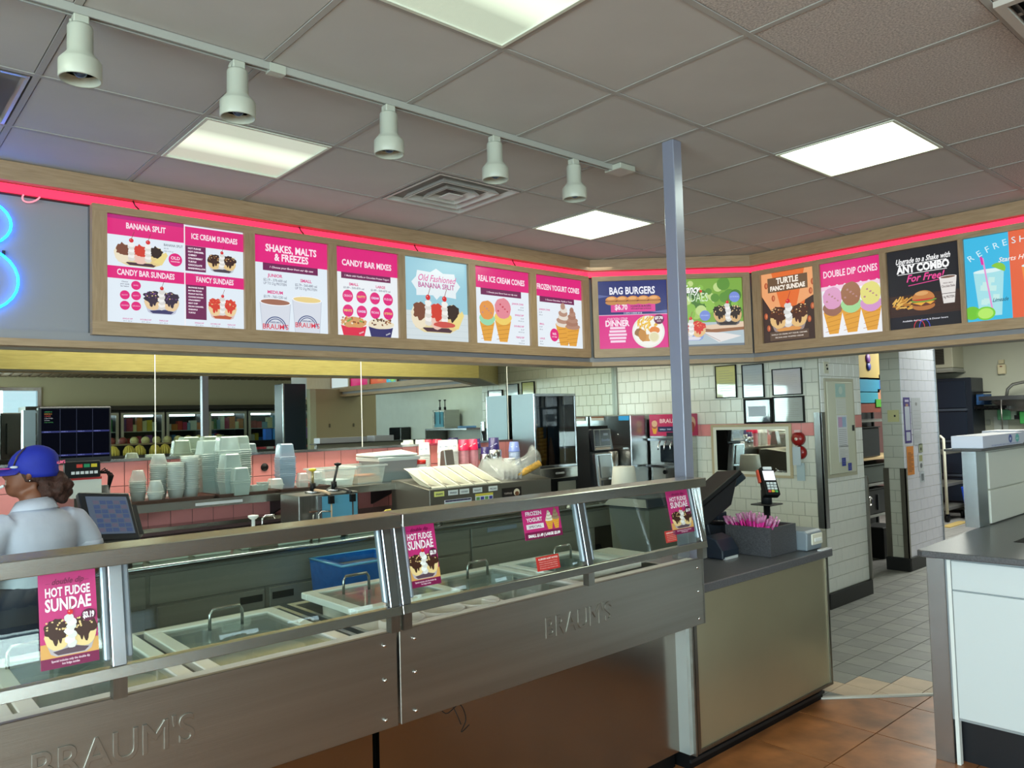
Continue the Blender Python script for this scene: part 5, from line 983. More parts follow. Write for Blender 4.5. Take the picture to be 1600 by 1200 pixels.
def chart(a, W, H):
    for k, c_ in enumerate(('#3A3A5A', '#A8D0C8', '#C8C8C8', '#D89880', '#C8785A')): a.rect(W*.03, H*(.86-.18*k), W*.97, H*(.97-.18*k), c_)
    for k in range(7): a.rect(W*(.03+.135*k), 0, W*(.032+.135*k), H, '#E8E8F0')
label(3.20, 3.44, .985, 1.085, 4.357, '#D8D4E0', 'striped colour chart sticker on the front of the topping station', chart)
def chart2(a, W, H):
    a.rect(0, H*.84, W, H, '#D8C84A')
    for k in range(4):
        for q in range(3): a.rect(W*(.05+.24*k), H*(.08+.25*q), W*(.24+.24*k), H*(.28+.25*q), ('#6A9A5A', '#4A4A9A', '#5A4AA8', '#C8D0D8')[(k+q*(k > 1)) % 4])
label(3.475, 3.64, 1.0, 1.105, 4.357, '#E0E4E8', 'green and purple picture chart on the topping station', chart2)
def photo(a, W, H): a.rect(0, 0, W, H*.22, '#D8C8C0'); a.ell(W*.75, H*.6, W*.16, H*.28, '#E8D8C0', 16); a.ell(W*.76, H*.5, W*.11, H*.18, '#7A4A30', 14); a.text('TOPPINGS', W*.3, H*.5, H*.2, '#B8A8A0', width=W*.4)
label(3.73, 3.92, 1.03, 1.125, 4.357, '#1A1210', 'dark photo sticker at the right of the topping station', photo)
t = thing('plastic_dividers', 'smoky clear plastic dividers standing in the right part of the topping station', 'plastic panels', (3.85, 4.55, 1.2))
for k in range(5): x = 3.78+.045*k; MB().hexa([(x, 4.40, 1.18), (x+.006, 4.40, 1.18), (x+.006, 4.72, 1.24), (x, 4.72, 1.24)], [(x+.05, 4.44, 1.26), (x+.056, 4.44, 1.26), (x+.056, 4.70, 1.34), (x+.05, 4.70, 1.34)]).build('divider', mat('#A8AAA8', .2, alpha=.4, coat=.5), t)
t = thing('bag_of_cones', 'open plastic bag of waffle cones lying on the topping station', 'bag', (4.1, 4.5, 1.2))
for k in range(6):
    p = Vector((3.97+.028*k, 4.44, 1.205+.010*k)); MB().tube([p, p+Vector((.04, -.01, .012)), p+Vector((.07, -.02, .03))], .03, 12, [.006, .020, .028]).build('cone', mat('#D9A548', .6, noise=.2, nscale=60, bump=.5, bscale=50), t)
q = MB(); q.loft([((3.93, 4.52, 1.22), (0, .05, 0), (0, 0, .02)), ((4.0, 4.52, 1.26), (0, .08, 0), (0, 0, .05)), ((4.12, 4.5, 1.29), (.02, .09, 0), (0, 0, .06)), ((4.19, 4.48, 1.33), (0, .07, .02), (0, 0, .07)), ((4.16, 4.5, 1.40), (0, .02, 0), (.02, 0, .03))], 14); q.build('plastic_wrap', mat('#C8CCC8', .15, alpha=.28, coat=.8, bump=.8, bscale=20), t)
# ================================================================== CUP STACKS
def cupstack(x, y, z, r0, r1, h, n, dz, topm, stm, lb, logo=None, lid=None, grp='tall stacks of paper cups'):
    t = thing('cup_stack', lb, 'paper cups', (x, y, z), group=grp); o0 = None
    for k in range(n):
        if o0 is None: o0 = MB().lathe([(r1*.99, 0), (r1, .003), (r1*.985, .006), (r0*.98, h)], (0, 0, 0), 20).build('paper_cup', stm, t, world=False); o0.location = (0, 0, 0)
        else: o = o0.copy(); COL.objects.link(o); o.parent = t; o.location = (rnd.uniform(-.001, .001), 0, k*dz)
    zt = (n-1)*dz+.012; MB().lathe([(r1*1.03, 0), (r1*1.03, .005), (r1, .007), (r0, h), (r0*.96, h), (r0*.94, h-.004), (0, h-.004)], (0, 0, zt), 24).build('top_cup', topm, t, world=False)
    if logo:
        a = Art(False); a.text(logo[0], 0, 0, .012, logo[1], width=r0*1.5, rot=logo[2], bold=.04); ob = Vector((x, y, z+zt+h*.45)); dv = Vector((-ob.x, -ob.y, 0)).normalized(); U = Vector((-dv.y, dv.x, 0)); a.build(t, ob+dv*(r0*1.06), U, (0, 0, 1), dv, gap=.0005)
SW_ = mat('#E4E6E4', .4); RD = mat('#D81E50', .35); PUR = mat('#2A1E5E', .35); RW = mat('#D8909A', .4, noise=.25, nscale=30); BW = mat('#B8C4E0', .4); GY = mat('#A9A6A0', .4)
S0 = 1.241
cupstack(3.63, 5.20, S0, .040, .047, .10, 8, .016, SW_, SW_, 'white foam cup stack at the left, partly behind the next one', ("BRAUM'S", '#5A88A0', 0))
cupstack(3.735, 5.08, S0, .042, .050, .10, 9, .016, SW_, SW_, 'white foam cup stack, widest of the white ones', ("BRAUM'S", '#6A7A9A', 0)); cupstack(3.845, 5.10, S0, .040, .046, .10, 9, .016, SW_, SW_, 'white foam cup stack just left of the red cups', ('CUPS', '#8A90A0', 0))
cupstack(3.94, 5.08, S0, .038, .045, .09, 11, .0135, RD, RW, 'red topped cup stack on the left of the red pair', ("BRAUM'S", '#F8E8EC', .5)); cupstack(4.04, 5.08, S0, .038, .045, .09, 11, .0135, RD, RW, 'red topped cup stack on the right of the red pair', ("BRAUM'S", '#F8E8EC', .5))
cupstack(4.135, 5.16, S0+.06, .038, .045, .08, 8, .012, PUR, GY, 'purple topped cup stack behind, next to the red cups', ("BRAUM'S", '#D8D0F0', .3)); cupstack(4.13, 5.03, S0+.02, .034, .040, .10, 4, .012, PUR, GY, 'lower purple cup stack in a steel holder', ("BRAUM'S", '#D8D0F0', -.9)); cupstack(4.245, 5.05, S0+.02, .042, .049, .12, 8, .013, PUR, STEELB, 'wide purple cup stack standing in a shiny steel holder', ("BRAUM'S", '#D8D0F0', .5))
tag(MB().lathe([(.06, 0), (.06, .14), (.055, .14), (.055, .005)], (4.25, 5.05, S0), 22).build('steel_holder', STEELB), 'shiny steel canister around the wide purple cups', 'canister'); tag(MB().lathe([(.046, 0), (.046, .11), (.042, .11), (.042, .005)], (4.13, 5.03, S0), 20).build('steel_holder', STEELB), 'narrow steel canister around the lower purple cups', 'canister')
cupstack(4.475, 5.05, S0-.02, .038, .050, .085, 12, .011, mat('#7A8CCE', .35), BW, 'blue and white cup stack near the cone cabinet', ("BRAUM'S", '#E0E8F8', 0))
t = thing('lid_stack', 'low stack of white lids between the purple and blue cups', 'lids', (4.375, 5.0, 1.24))
for k in range(5): MB().lathe([(.048, 0), (.05, .003), (.05, .010), (.046, .012), (0, .012)], (4.375, 5.0, 1.241+.0125*k), 20).build('lid', SW_, t)
tag(MB().prismx([(4.9, 1.24), (5.0, 1.24), (4.98, 1.40), (4.93, 1.41)], 3.63, 3.72).build('steel_napkin_box', mat('#8E8A84', .35, .8), bevel=.006), 'grey rounded steel holder at the left end of the cup stacks', 'holder')
t = thing('cup_counter', 'steel ledge under the cup stacks', 'ledge', (3.9, 5.1, 1.2)); B(3.56, 4.62, 4.86, 5.33, 1.2405-.02, 1.2405).build('ledge', STEEL, t); B(4.25, 4.6, 4.86, 4.88, .93, 1.22).build('support', STEELD, t); B(3.56, 3.58, 4.9, 5.3, .93, 1.22).build('support', STEELD, t)
# ================================================================== CONE CABINET
t = thing('cone_cabinet', 'tall stainless cabinet with a dark glass front holding stacks of cones', 'cabinet', (4.95, 5.15, .93))
a, b, c, d, z0, z1 = 4.68, 5.215, 5.01, 5.30, 1.19, 1.858
MB().box(a, a+.015, c, d, z0, z1).box(b-.015, b, c, d, z0, z1).box(a+.015, b-.015, d-.015, d, z0, z1).box(a+.015, b-.015, c, d-.015, z1-.015, z1).box(a+.015, b-.015, c, d-.015, z0, z0+.015).build('shell', mat('#767E84', .40, 1, bump=.5, bscale=3), t)
MB().frame(a, b, z0, z1, .022, c-.012, c).build('door_frame', STEELB, t, bevel=.002); B(a+.022, b-.022, c-.008, c-.004, z0+.022, z1-.022).build('door_glass', glassmat('#C8CACC'), t)
B(a+.18, a+.19, c+.02, c+.03, z0+.02, z1-.03).build('inner_rod', STEELB, t); B(a+.4, a+.41, c+.02, c+.03, z0+.02, z1-.03).build('inner_rod', STEELB, t)
MB().box(a-.01, b+.02, 4.94, d, 1.095, 1.19).build('base', STEEL, t, bevel=.004); B(a+.08, b, 5.0, 5.28, .93, 1.095).build('stand', BLACK, t); a_ = Art(False); a_.text('CONES', 0, 0, .022, '#E8E8E8', width=.11); a_.build(t, (4.92, 4.939, 1.135), (1, 0, 0), (0, 0, 1), (0, -1, 0)); B(4.93, 5.15, 4.97, 4.985, .96, 1.06).build('lower_label', mat('#8A8A80', .4), t)
CN = mat('#D09A3E', .6, noise=.15, nscale=80, bump=.4, bscale=60)
for x, y, n in ((4.75, 5.09, 10), (4.805, 5.07, 9), (4.865, 5.09, 6)):
    s = thing('cone_stack', 'stack of nested golden cones inside the glass cabinet, %s' % {10: 'at its left side', 9: 'second from the left', 6: 'third and lowest'}[n], 'cones', (x, y, 1.206), group='cone stacks in the cabinet')
    for k in range(n): MB().lathe([(.018, 0), (.024, .045), (.035, .048), (.036, .075), (.03, .075)], (x, y, 1.207+.034*k), 12).build('cone', CN, s)
for x in (4.93, 4.99, 5.05):
    s = thing('paper_cone_stack', 'tall pointed stack of wrapped brown cones inside the cabinet', 'cones', (x, 5.18, 1.206), group='wrapped cone stacks in the cabinet')
    for k in range(3): MB().lathe([(.035, 0), (.006, .19)], (x, 5.18, 1.207+.03*k), 14).build('cone', mat('#A88068', .6), s)
# ================================================================== dispensers on the right
t = thing('shake_dispenser', 'narrow black drink dispenser with framed control panel and steel front', 'dispenser', (5.0, 4.6, .93))
B(4.97, 5.22, 4.62, 4.77, .927, 1.555).build('body', BLACK, t); MB().hexa([(5.0, 4.57, 1.335), (5.24, 4.57, 1.335), (5.24, 4.62, 1.335), (5.0, 4.62, 1.335)], [(4.955, 4.57, 1.53), (5.20, 4.57, 1.53), (5.20, 4.62, 1.53), (4.955, 4.62, 1.53)]).build('control_panel', mat('#15171C', .3), t, bevel=.01)
a = Art(False)
for x0_, y0_, x1_, y1_ in ((.0, 0, .215, .004), (0, .176, .215, .18), (0, 0, .004, .18), (.211, 0, .215, .18), (.0, .03, .215, .034), (.075, .04, .078, .176)): a.rect(x0_, y0_, x1_, y1_, '#C8C4BC')
a.rect(.12, .125, .18, .145, '#8A8F98'); a.text('Smoothie', .145, .075, .035, '#8A94A8', width=.11, shear=.2); a.ell(.038, .11, .024, .05, '#2A2E38', 14); a.rect(.01, .006, .205, .022, '#A8927A')
a.build(t, (4.985, 4.5695, 1.345), (1, 0, 0), (-.04, 0, 1), (0, -1, 0))
MB().hexa([(5.02, 4.56, .95), (5.26, 4.56, .95), (5.26, 4.63, .95), (5.02, 4.63, .95)], [(4.985, 4.56, 1.32), (5.20, 4.56, 1.32), (5.20, 4.63, 1.32), (4.985, 4.63, 1.32)]).build('steel_front', STEELB, t, bevel=.012); MB().hexa([(5.045, 4.548, 1.10), (5.20, 4.548, 1.10), (5.20, 4.56, 1.10), (5.045, 4.56, 1.10)], [(5.02, 4.548, 1.30), (5.17, 4.548, 1.30), (5.17, 4.56, 1.30), (5.02, 4.56, 1.30)]).build('window', mat('#8A8F90', .25, .4), t, bevel=.004); B(5.06, 5.20, 4.545, 4.56, .95, 1.08).build('drip_area', mat('#3A3A36', .5), t)
t = thing('mixing_machine', 'big plain stainless machine with blue sticker, left of the soft serve machine', 'machine', (5.9, 5.05, .93))
B(5.74, 6.15, 4.79, 5.32, .93, 1.645).build('housing', mat('#A9ADB0', .28, 1, bump=.1, bscale=12, stretch=(1, 1, .2)), t, bevel=.006)
MB().cyl((5.66, 4.98, 1.0), .07, .30, 24).build('canister', STEEL, t); B(5.70, 5.74, 4.86, 5.1, 1.32, 1.335).build('ledge', STEEL, t); MB().cyl((5.732, 4.95, 1.46), .008, .01, 8, 0).build('screw', CHROME, t); B(5.735, 5.742, 4.80, 5.32, 1.36, 1.364).build('seam', STEELD, t)
tag(B(5.731, 5.734, 4.80, 4.93, 1.595, 1.638).build('sticker', mat('#3A9AD8', .4)), 'bright blue sticker at the top of the plain steel machine', 'sticker')
t = thing('sticker', 'cream sticker with brown top at the left of the plain steel machine', 'sticker', (5.73, 5.2, 1.6)); B(5.731, 5.734, 5.12, 5.29, 1.60, 1.625).build('lower_part', mat('#C9C4B8', .4), t); B(5.731, 5.734, 5.12, 5.29, 1.625, 1.64).build('upper_part', mat('#7A4A2A', .4), t)
t = thing('soft_serve_machine', 'stainless soft serve machine with pink name sign, partly behind the grey pillar', 'soft serve machine', (6.07, 4.55, .93)); fx = 6.0
B(fx, 6.165, 4.34, 4.77, .927, 1.60).build('housing', STEEL, t, bevel=.004); B(fx-.05, fx, 4.36, 4.76, 1.39, 1.415).build('upper_ledge', STEELB, t, bevel=.002); B(fx-.10, fx, 4.38, 4.58, 1.19, 1.35).build('freezing_head', mat('#101820', .25), t, bevel=.01)
for y in (4.46, 4.53, 4.60): MB().tube([(fx-.06, y, 1.39), (fx-.09, y, 1.35), (fx-.11, y-.01, 1.31)], .008).build('lever', CHROME, t)
B(fx-.12, fx, 4.36, 4.74, 1.14, 1.165).build('drip_tray', STEELB, t, bevel=.002); MB().cyl((fx-.012, 4.60, 1.09), .02, .014, 14, 0).build('knob', BLACK, t); B(fx-.004, fx, 4.60, 4.74, .94, 1.13).build('lower_panel', mat('#B8B4AA', .35, .8), t)
MB().box(fx-.015, fx, 4.34, 4.755, 1.435, 1.642).box(fx, 6.165, 4.325, 4.34, 1.435, 1.642).build('sign_board', mat('#B8305A', .35), t)
a = Art(False); W, H = .415, .207; a.rect(0, 0, W, H, '#B8305A'); a.text("BRAUM'S", .25, .125, .055, '#E8C8C8', width=.25); a.rect(.10, .04, .40, .09, '#1C2048'); a.text('VANILLA   TWIST   CHOCOLATE', .25, .057, .018, '#D8DCF0', width=.26); cone(a, .06, .02, .08, .13, '#D8B088', '#A85A4A'); a.rect(.2, 0, .33, .034, '#1C1C28')
a.build(t, (fx-.015, 4.755, 1.435), (0, -1, 0), (0, 0, 1), (-1, 0, 0))
a = Art(False); a.ell(.08, .12, .05, .06, '#D8A888', 14); a.ell(.08, .08, .035, .05, '#A84A3A', 14); a.build(t, (fx, 4.3249, 1.435), (1, 0, 0), (0, 0, 1), (0, -1, 0))
t = thing('side_counter', 'steel base cabinet under the machines along the right wall', 'cabinet', (5.85, 4.4, 0)); B(5.42, 6.15, 4.26, 5.32, .1, .90).build('body', STEELD, t); B(5.36, 6.165, 4.25, 5.33, .90, .926).build('worktop', STEEL, t)
tag(MB().lathe([(.125, 0), (.095, .27), (.09, .275), (0, .275)], (5.16, 4.40, .926), 26).build('paper_bucket', mat('#D6D4C8', .5)), 'upturned white paper bucket behind the top rail of the right case', 'bucket')
t = thing('kitchen_bin', 'tall grey bin with dark blue lid at the end of the aisle', 'bin', (4.9, 3.9, 0)); MB().hexa([(4.68, 3.78, 0), (5.08, 3.78, 0), (5.08, 4.10, 0), (4.68, 4.10, 0)], [(4.64, 3.74, .93), (5.12, 3.74, .93), (5.12, 4.14, .93), (4.64, 4.14, .93)]).build('bin_body', mat('#6E7068', .5), t, bevel=.02); MB().hexa([(4.61, 3.71, .93), (5.15, 3.71, .93), (5.15, 4.17, .93), (4.61, 4.17, .93)], [(4.66, 3.76, 1.0), (5.10, 3.76, 1.0), (5.10, 4.12, 1.0), (4.66, 4.12, 1.0)]).build('lid', mat('#16202E', .35), t, bevel=.008)
# utensils on the counter seen through the right case
for k, (x, y, r, c_) in enumerate(((3.05, 4.42, .07, 0), (3.16, 4.40, .05, 0), (4.52, 4.42, .055, 1), (4.64, 4.42, .05, 0), (4.75, 4.45, .06, 1), (4.87, 4.42, .05, 0))):
    t = thing('topping_crock', 'steel topping crock with ladle on the back counter behind the right case', 'crock', (x, y, .926), group='topping crocks'); MB().lathe([(r*.9, 0), (r, .06), (r*1.05, .062), (r*.95, .058), (r*.85, .01)], (x, y, .926), 18).build('crock', STEELB, t); MB().tube([(x, y, .95), (x+.03, y+.02, 1.0), (x+.07, y+.02, 1.02)], .006).build('ladle', CHROME, t); MB().cyl((x, y, .93), r*.85, .035, 14).build('topping', mat(('#C8B898', '#5A2A20')[c_], .5), t)
# ================================================================== KITCHEN MONITOR, POS
t = thing('order_monitor', 'black order monitor with dark blue grid lines, hanging above the worker', 'monitor', (1.0, 4.72, 1.45))
a0, a1, b0, b1 = .825, 1.175, 1.462, 1.768
B(a0, a1, 4.70, 4.76, b0, b1).build('housing', DARK, t, bevel=.006); B(a0+.012, a1-.012, 4.694, 4.70, b0+.03, b1-.012).build('screen', emat('#03040A', 1, 0), t); B(a0+.03, a0+.12, 4.76, 4.80, 1.5, 1.7).build('mount', DARK, t); MB().tube([(1.0, 4.8, 1.6), (1.0, 5.33, 1.6)], .02).build('wall_arm', DARK, t)
a = Art(True, .8); W, H = a1-a0-.024, b1-b0-.042
for z_ in (.52, .04): a.rect(0, H*z_, W, H*(z_+.035), '#0A0E6A')
for x_ in (.26, .5, .74): a.rect(W*x_, 0, W*(x_+.008), H, '#080B3A')
for k, c_ in enumerate(('#2A8A4A', '#C88A2A', '#B83A2A', '#A8A8B0', '#A8A8B0', '#2A7A3A')): a.text(('ORDER 41', 'DINE IN 2', '1 SHAKE', '1 Hot Fudge', '2 Cone', '0:42 TOTAL')[k], W*.04, H*(.93-.042*k), .008, c_, align='l')
for z_ in (.53, .05):
    for k in range(4): a.text('ORDER %d' % (12+k), W*(.03+.245*k), H*z_, .007, '#8A90E0', align='l')
a.build(t, (a0+.012, 4.694, b0+.03), (1, 0, 0), (0, 0, 1), (0, -1, 0))
tag(B(.762, .818, 4.74, 4.80, 1.5, 1.752).build('wall_panel_box', mat('#6E7A7C', .3, .6)), 'narrow grey steel box left of the order monitor', 'box')
t = thing('bump_bar', 'black key pad with red, green and yellow keys under the order monitor', 'keypad', (1.02, 4.66, 1.38)); B(.93, 1.10, 4.62, 4.66, 1.385, 1.475).build('housing', BLACK, t, bevel=.004)
for k, c_ in enumerate(('#C8382A', '#1A8A5A', '#D8C22A')): B(.985+.035*k, 1.013+.035*k, 4.616, 4.62, 1.44, 1.458).build('key', mat(c_, .4), t)
for k in range(6): B(.96+.022*k, .976+.022*k, 4.616, 4.62, 1.405, 1.42).build('key', mat('#D8D8D8', .4), t)
t = thing('cup_box', 'white box with red stripe under the keypad', 'box', (1.05, 4.72, 1.28)); B(.965, 1.115, 4.66, 4.78, 1.275, 1.385).build('box', mat('#C9CAC0', .5), t); B(.964, 1.116, 4.658, 4.662, 1.372, 1.385).build('red_stripe', mat('#B82A2A', .4), t); B(.99, 1.14, 4.7, 5.2, 1.2, 1.275).build('stand', STEELD, t)
t = thing('cable_bundle', 'black cables hanging beside the white box', 'cables', (1.16, 4.75, 1.28))
for k in range(4): MB().tube([(1.12, 4.74, 1.40), (1.15+.012*k, 4.74, 1.425-.01*k), (1.17+.008*k, 4.74, 1.38), (1.165, 4.74, 1.29)], .004, 6).build('cable', BLACK, t)
MB().cyl((1.155, 4.76, 1.19), .028, .14, 12).build('grey_cup', mat('#5A5C5C', .5), t)
t = thing('order_screen', 'tilted touch screen register with a lit grid of buttons beside the worker', 'register', (1.10, 4.42, .926))
q = thing('screen_unit', None, None); q.parent = t; q.location = (-.048, -.19, .276); q.rotation_euler = (radians(-34), radians(6), radians(14)); q.scale = (.955, .977, 1.085)
MB().box(-.145, .125, -.015, .02, -.125, .125).build('housing', mat('#20242A', .4), q, world=False, bevel=.008, seg=2); MB().box(-.115, .10, -.018, -.014, -.095, .10).build('screen', emat('#63748A', .42), q, world=False)
rr = MB(); r2 = MB()
for i in range(5):
    for j in range(7): (rr if (i+j) % 3 else r2).box(-.085+.036*i, -.055+.036*i, -.0195, -.018, -.085+.024*j, -.067+.024*j)
rr.build('screen_buttons', emat('#4A608E', .42), q, world=False, kind='stuff'); r2.build('screen_buttons', emat('#706C84', .42), q, world=False, kind='stuff'); MB().box(.125, .15, -.01, .03, -.10, .06).build('card_reader', DARK, q, world=False)
MB().tube([(1.07, 4.25, 1.16), (1.09, 4.38, 1.05), (1.10, 4.42, .94)], .025).build('stand', DARK, t); MB().cyl((1.10, 4.42, .926), .11, .02).build('foot', DARK, t)
# ================================================================== RIGHT WALL: certificates, pass-through, alarm, panel
def framed(y0, y1, z0, z1, lb, fr, paper, lines='#8A8A80', fw_=.008, draw=None, name='framed_certificate', gloss=.03):
    x = 6.168; t = thing(name, lb, 'framed certificate', (x, (y0+y1)/2, z0), group='framed certificates on the tiled wall')
    MB().box(x-.018, x, y0, y1, z0, z0+fw_).box(x-.018, x, y0, y1, z1-fw_, z1).box(x-.018, x, y0, y0+fw_, z0+fw_, z1-fw_).box(x-.018, x, y1-fw_, y1, z0+fw_, z1-fw_).build('frame', fr, t)
    B(x-.010, x-.004, y0+fw_, y1-fw_, z0+fw_, z1-fw_).build('certificate', mat(paper, gloss, spec=.8, coat=1), t)
    a = Art(False); W, H = y1-y0-2*fw_, z1-z0-2*fw_; a.L = 0
    if draw: draw(a, W, H)
    else:
        for k in range(9): a.rect(W*.14, H*(.84-.08*k), W*(.86 if k % 3 else .7), H*(.85-.08*k), lines)
    a.build(t, (x-.010, y1-fw_, z0+fw_), (0, -1, 0), (0, 0, 1), (-1, 0, 0))
framed(3.885, 4.105, 1.775, 2.075, 'yellow framed certificate, leftmost on the tiled wall', BLACK, '#C4C48A')
framed(3.61, 3.825, 1.765, 2.065, 'framed certificate reflecting the bright windows, top row middle', BLACK, '#B4BCC4', lines='#98A2AC')
framed(3.255, 3.53, 1.775, 2.005, 'wide framed certificate in the top row at the right', BLACK, '#C9C4C8', lines='#A8A2A6')
framed(3.545, 3.82, 1.535, 1.758, 'dark framed notice, left of the two in the lower row', BLACK, '#4A5058', draw=lambda a, W, H: a.rect(W*.12, H*.25, W*.82, H*.72, '#B8C4D0'), fw_=.016)
framed(3.245, 3.535, 1.538, 1.765, 'dark framed notice, right of the two in the lower row', BLACK, '#A9ADAA', fw_=.012)
t = thing('framed_mirror', 'cream framed mirror on the tiled wall reflecting the topping bins', 'mirror', (6.165, 3.78, 1.07))
x = 6.160; MB().box(x, 6.172, 3.375, 4.18, 1.062, 1.085).box(x, 6.172, 3.375, 4.18, 1.507, 1.53).box(x, 6.172, 3.375, 3.40, 1.085, 1.507).box(x, 6.172, 4.155, 4.18, 1.085, 1.507).build('outer_frame', mat('#B8A888', .5), t)
MB().box(x+.0, 6.171, 3.40, 4.155, 1.085, 1.11).box(x, 6.171, 3.40, 4.155, 1.482, 1.507).box(x, 6.171, 3.40, 3.43, 1.11, 1.482).box(x, 6.171, 4.125, 4.155, 1.11, 1.482).build('inner_frame', mat('#D8D6C8', .5), t)
B(6.163, 6.168, 3.43, 4.125, 1.11, 1.482).build('mirror_glass', mat('#D8DCD8', .02, 1), t)
t = thing('fire_bell', 'red double fire alarm bell with paper tag on the tiled wall', 'alarm', (6.14, 3.3, 1.13))
MB().lathe([(.0, -.05), (.03, -.048), (.056, -.03), (.060, 0)], (6.165, 3.31, 1.40), 24, 0).build('bell', mat('#8E1A18', .3), t); MB().lathe([(.0, -.04), (.03, -.038), (.055, -.02), (.058, 0)], (6.165, 3.30, 1.285), 24, 0).build('bell', mat('#8E1A18', .3), t); MB().lathe([(0, -.056), (.014, -.052), (.014, -.045)], (6.165, 3.31, 1.40), 14, 0).build('centre_cap', mat('#E8D8C8', .4), t)
B(6.10, 6.108, 3.27, 3.34, 1.18, 1.335).build('paper_tag', mat('#B4C0C8', .5), t); B(6.112, 6.118, 3.245, 3.315, 1.05, 1.20).build('paper_tag', mat('#A8BAC0', .5), t); B(6.135, 6.165, 3.285, 3.335, 1.455, 1.475).build('bracket', mat('#D8B8B8', .5), t)
t = thing('electrical_panel', 'tall cream electrical panel door with notices on the white tiled wall', 'electrical panel', (6.55, 3.11, 1.06))
y = 3.112; a, b, c, d = 6.245, 6.775, 1.065, 1.905; MB().frame(a, b, c, d, .028, y-.008, y).build('frame', mat('#B9B4A0', .6), t); B(a+.03, b-.03, y-.014, y, c+.03, d-.03).build('door', mat('#CFCFBE', .45), t, bevel=.003); B(b-.075, b-.05, y-.024, y-.014, 1.45, 1.50).build('latch', DARK, t)
def ps(x0, x1, z0, z1, base, lb, draw, yy=3.098): label(x0, x1, z0, z1, yy, base, lb, draw, 'notice')
def lines(c_, n=10, hd=None):
    def f(a, W, H):
        if hd: a.rect(0, H*.82, W, H, hd)
        for k in range(n): a.rect(W*.1, H*(.76-.7*k/n), W*(.88 if k % 3 else .6), H*(.775-.7*k/n), c_)
    return f
ps(6.42, 6.60, 1.745, 1.86, '#A8C8C4', 'faded teal sticker at the top of the electrical panel', lambda a, W, H: a.ell(W*.5, H*.5, W*.2, H*.3, '#C8D8D0', 14)); ps(6.42, 6.60, 1.60, 1.735, '#D4D6D0', 'blank white sheet under the teal sticker', lines('#C0C2C0', 4))
ps(6.425, 6.605, 1.32, 1.59, '#DCDCE4', 'white notice with a pink and blue block on the electrical panel', lambda a, W, H: (a.rect(W*.1, H*.62, W*.5, H*.94, '#C8A0C8'), a.rect(W*.5, H*.62, W*.9, H*.94, '#A0B8D8'), [a.rect(W*.1, H*(.05+.06*k), W*.88, H*(.065+.06*k), '#A0A0A8') for k in range(9)])); ps(6.43, 6.61, 1.19, 1.325, '#DADADE', 'lower white notice on the electrical panel', lines('#A8A8B0', 7))
ps(6.475, 6.545, 1.155, 1.225, '#2A3A9A', 'upper small blue sticker near the bottom of the electrical panel', lines('#C8D0F0', 3), 3.0955); ps(6.59, 6.655, 1.11, 1.175, '#2A3A9A', 'lower small blue sticker near the bottom of the electrical panel', lines('#C8D0F0', 3))
t = thing('wall_switch', 'small cream switch plate above the electrical panel', 'switch', (6.3, 3.11, 1.95)); B(6.265, 6.335, 3.106, 3.114, 1.945, 2.045).build('plate', mat('#C9C6B4', .5), t); MB().cyl((6.30, 3.10, 2.015), .008, .006, 8, 1).build('hole', BLACK, t); MB().cyl((6.31, 3.10, 1.985), .010, .006, 8, 1).build('hole', BLACK, t)
# ================================================================== ALCOVE behind the white return wall
t = thing('storage_rack', 'tall dark storage rack with shelves in the alcove behind the white tiled return', 'rack', (9.3, 4.2, 0))
for z in (.40, .76, 1.06, 1.50): B(8.5, 10.2, 3.98, 4.45, z-.012, z+.012).build('shelf', mat('#8A8C88', .4, .5) if z != 1.06 else mat('#B8A078', .5), t)
for x in (8.5, 10.17): B(x, x+.03, 3.98, 4.02, 0, 2.5).build('upright', DARK, t); B(x, x+.03, 4.42, 4.45, 0, 2.5).build('upright', DARK, t)
B(8.4, 10.3, 4.5, 4.52, 0, 2.6).build('back_panel', mat('#0D0F12', .6), t)
for x0, x1, z0, z1, c_, lb in ((8.7, 9.35, 1.08, 1.42, '#191D22', 'dark grey tub on the middle shelf of the storage rack'), (8.6, 10.1, .78, .98, '#3A423E', 'dull green crate on the storage rack'), (8.7, 9.5, .42, .70, '#0E1014', 'black equipment box with round dial on the lower shelf of the rack')):
    t = thing('storage_box', lb, 'box', ((x0+x1)/2, 4.15, z0)); B(x0, x1, 4.0, 4.4, z0, z1).build('box_body', mat(c_, .45), t, bevel=.01); B(x0-.01, x1+.01, 3.99, 4.41, z1, z1+.012).build('lid', mat(c_, .35), t)
    if c_ == '#0E1014': MB().lathe([(.055, 0), (.055, -.012), (.045, -.012), (.045, -.004)], (8.98, 3.99, .58), 20, 1).build('dial', CHROME, t); B(9.18, 9.21, 3.98, 3.995, .46, .64).build('bar_handle', mat('#3A3C40', .3, .5), t)
t = thing('cleaning_gear', 'black bin with a bright broom handle at the bottom of the alcove', 'bin', (8.9, 3.9, 0)); B(8.62, 9.0, 3.7, 3.95, 0, .34).build('bin', BLACK, t, bevel=.01); MB().tube([(8.66, 3.66, .30), (8.86, 3.64, .06)], .012).build('handle', mat('#D8D8DC', .3), t)
t = thing('coloured_display', 'colourful cardboard display with yellow, blue, teal and red blocks above the storage rack', 'display', (9.2, 3.95, 1.68))
for x0, x1, z0, z1, c_ in ((8.7, 9.9, 1.98, 2.30, '#B8A05A'), (8.7, 9.25, 1.83, 2.0, '#1E86A8'), (9.25, 9.9, 1.86, 2.04, '#1A58A8'), (8.7, 9.2, 1.70, 1.84, '#2A90A8'), (9.2, 9.9, 1.74, 1.87, '#B87A5A'), (8.7, 9.25, 1.60, 1.71, '#7A3424'), (9.25, 9.9, 1.695, 1.74, '#C8B03A')): B(x0, x1, 3.93, 3.955, z0, z1).build('colour_block', mat(c_, .6), t)
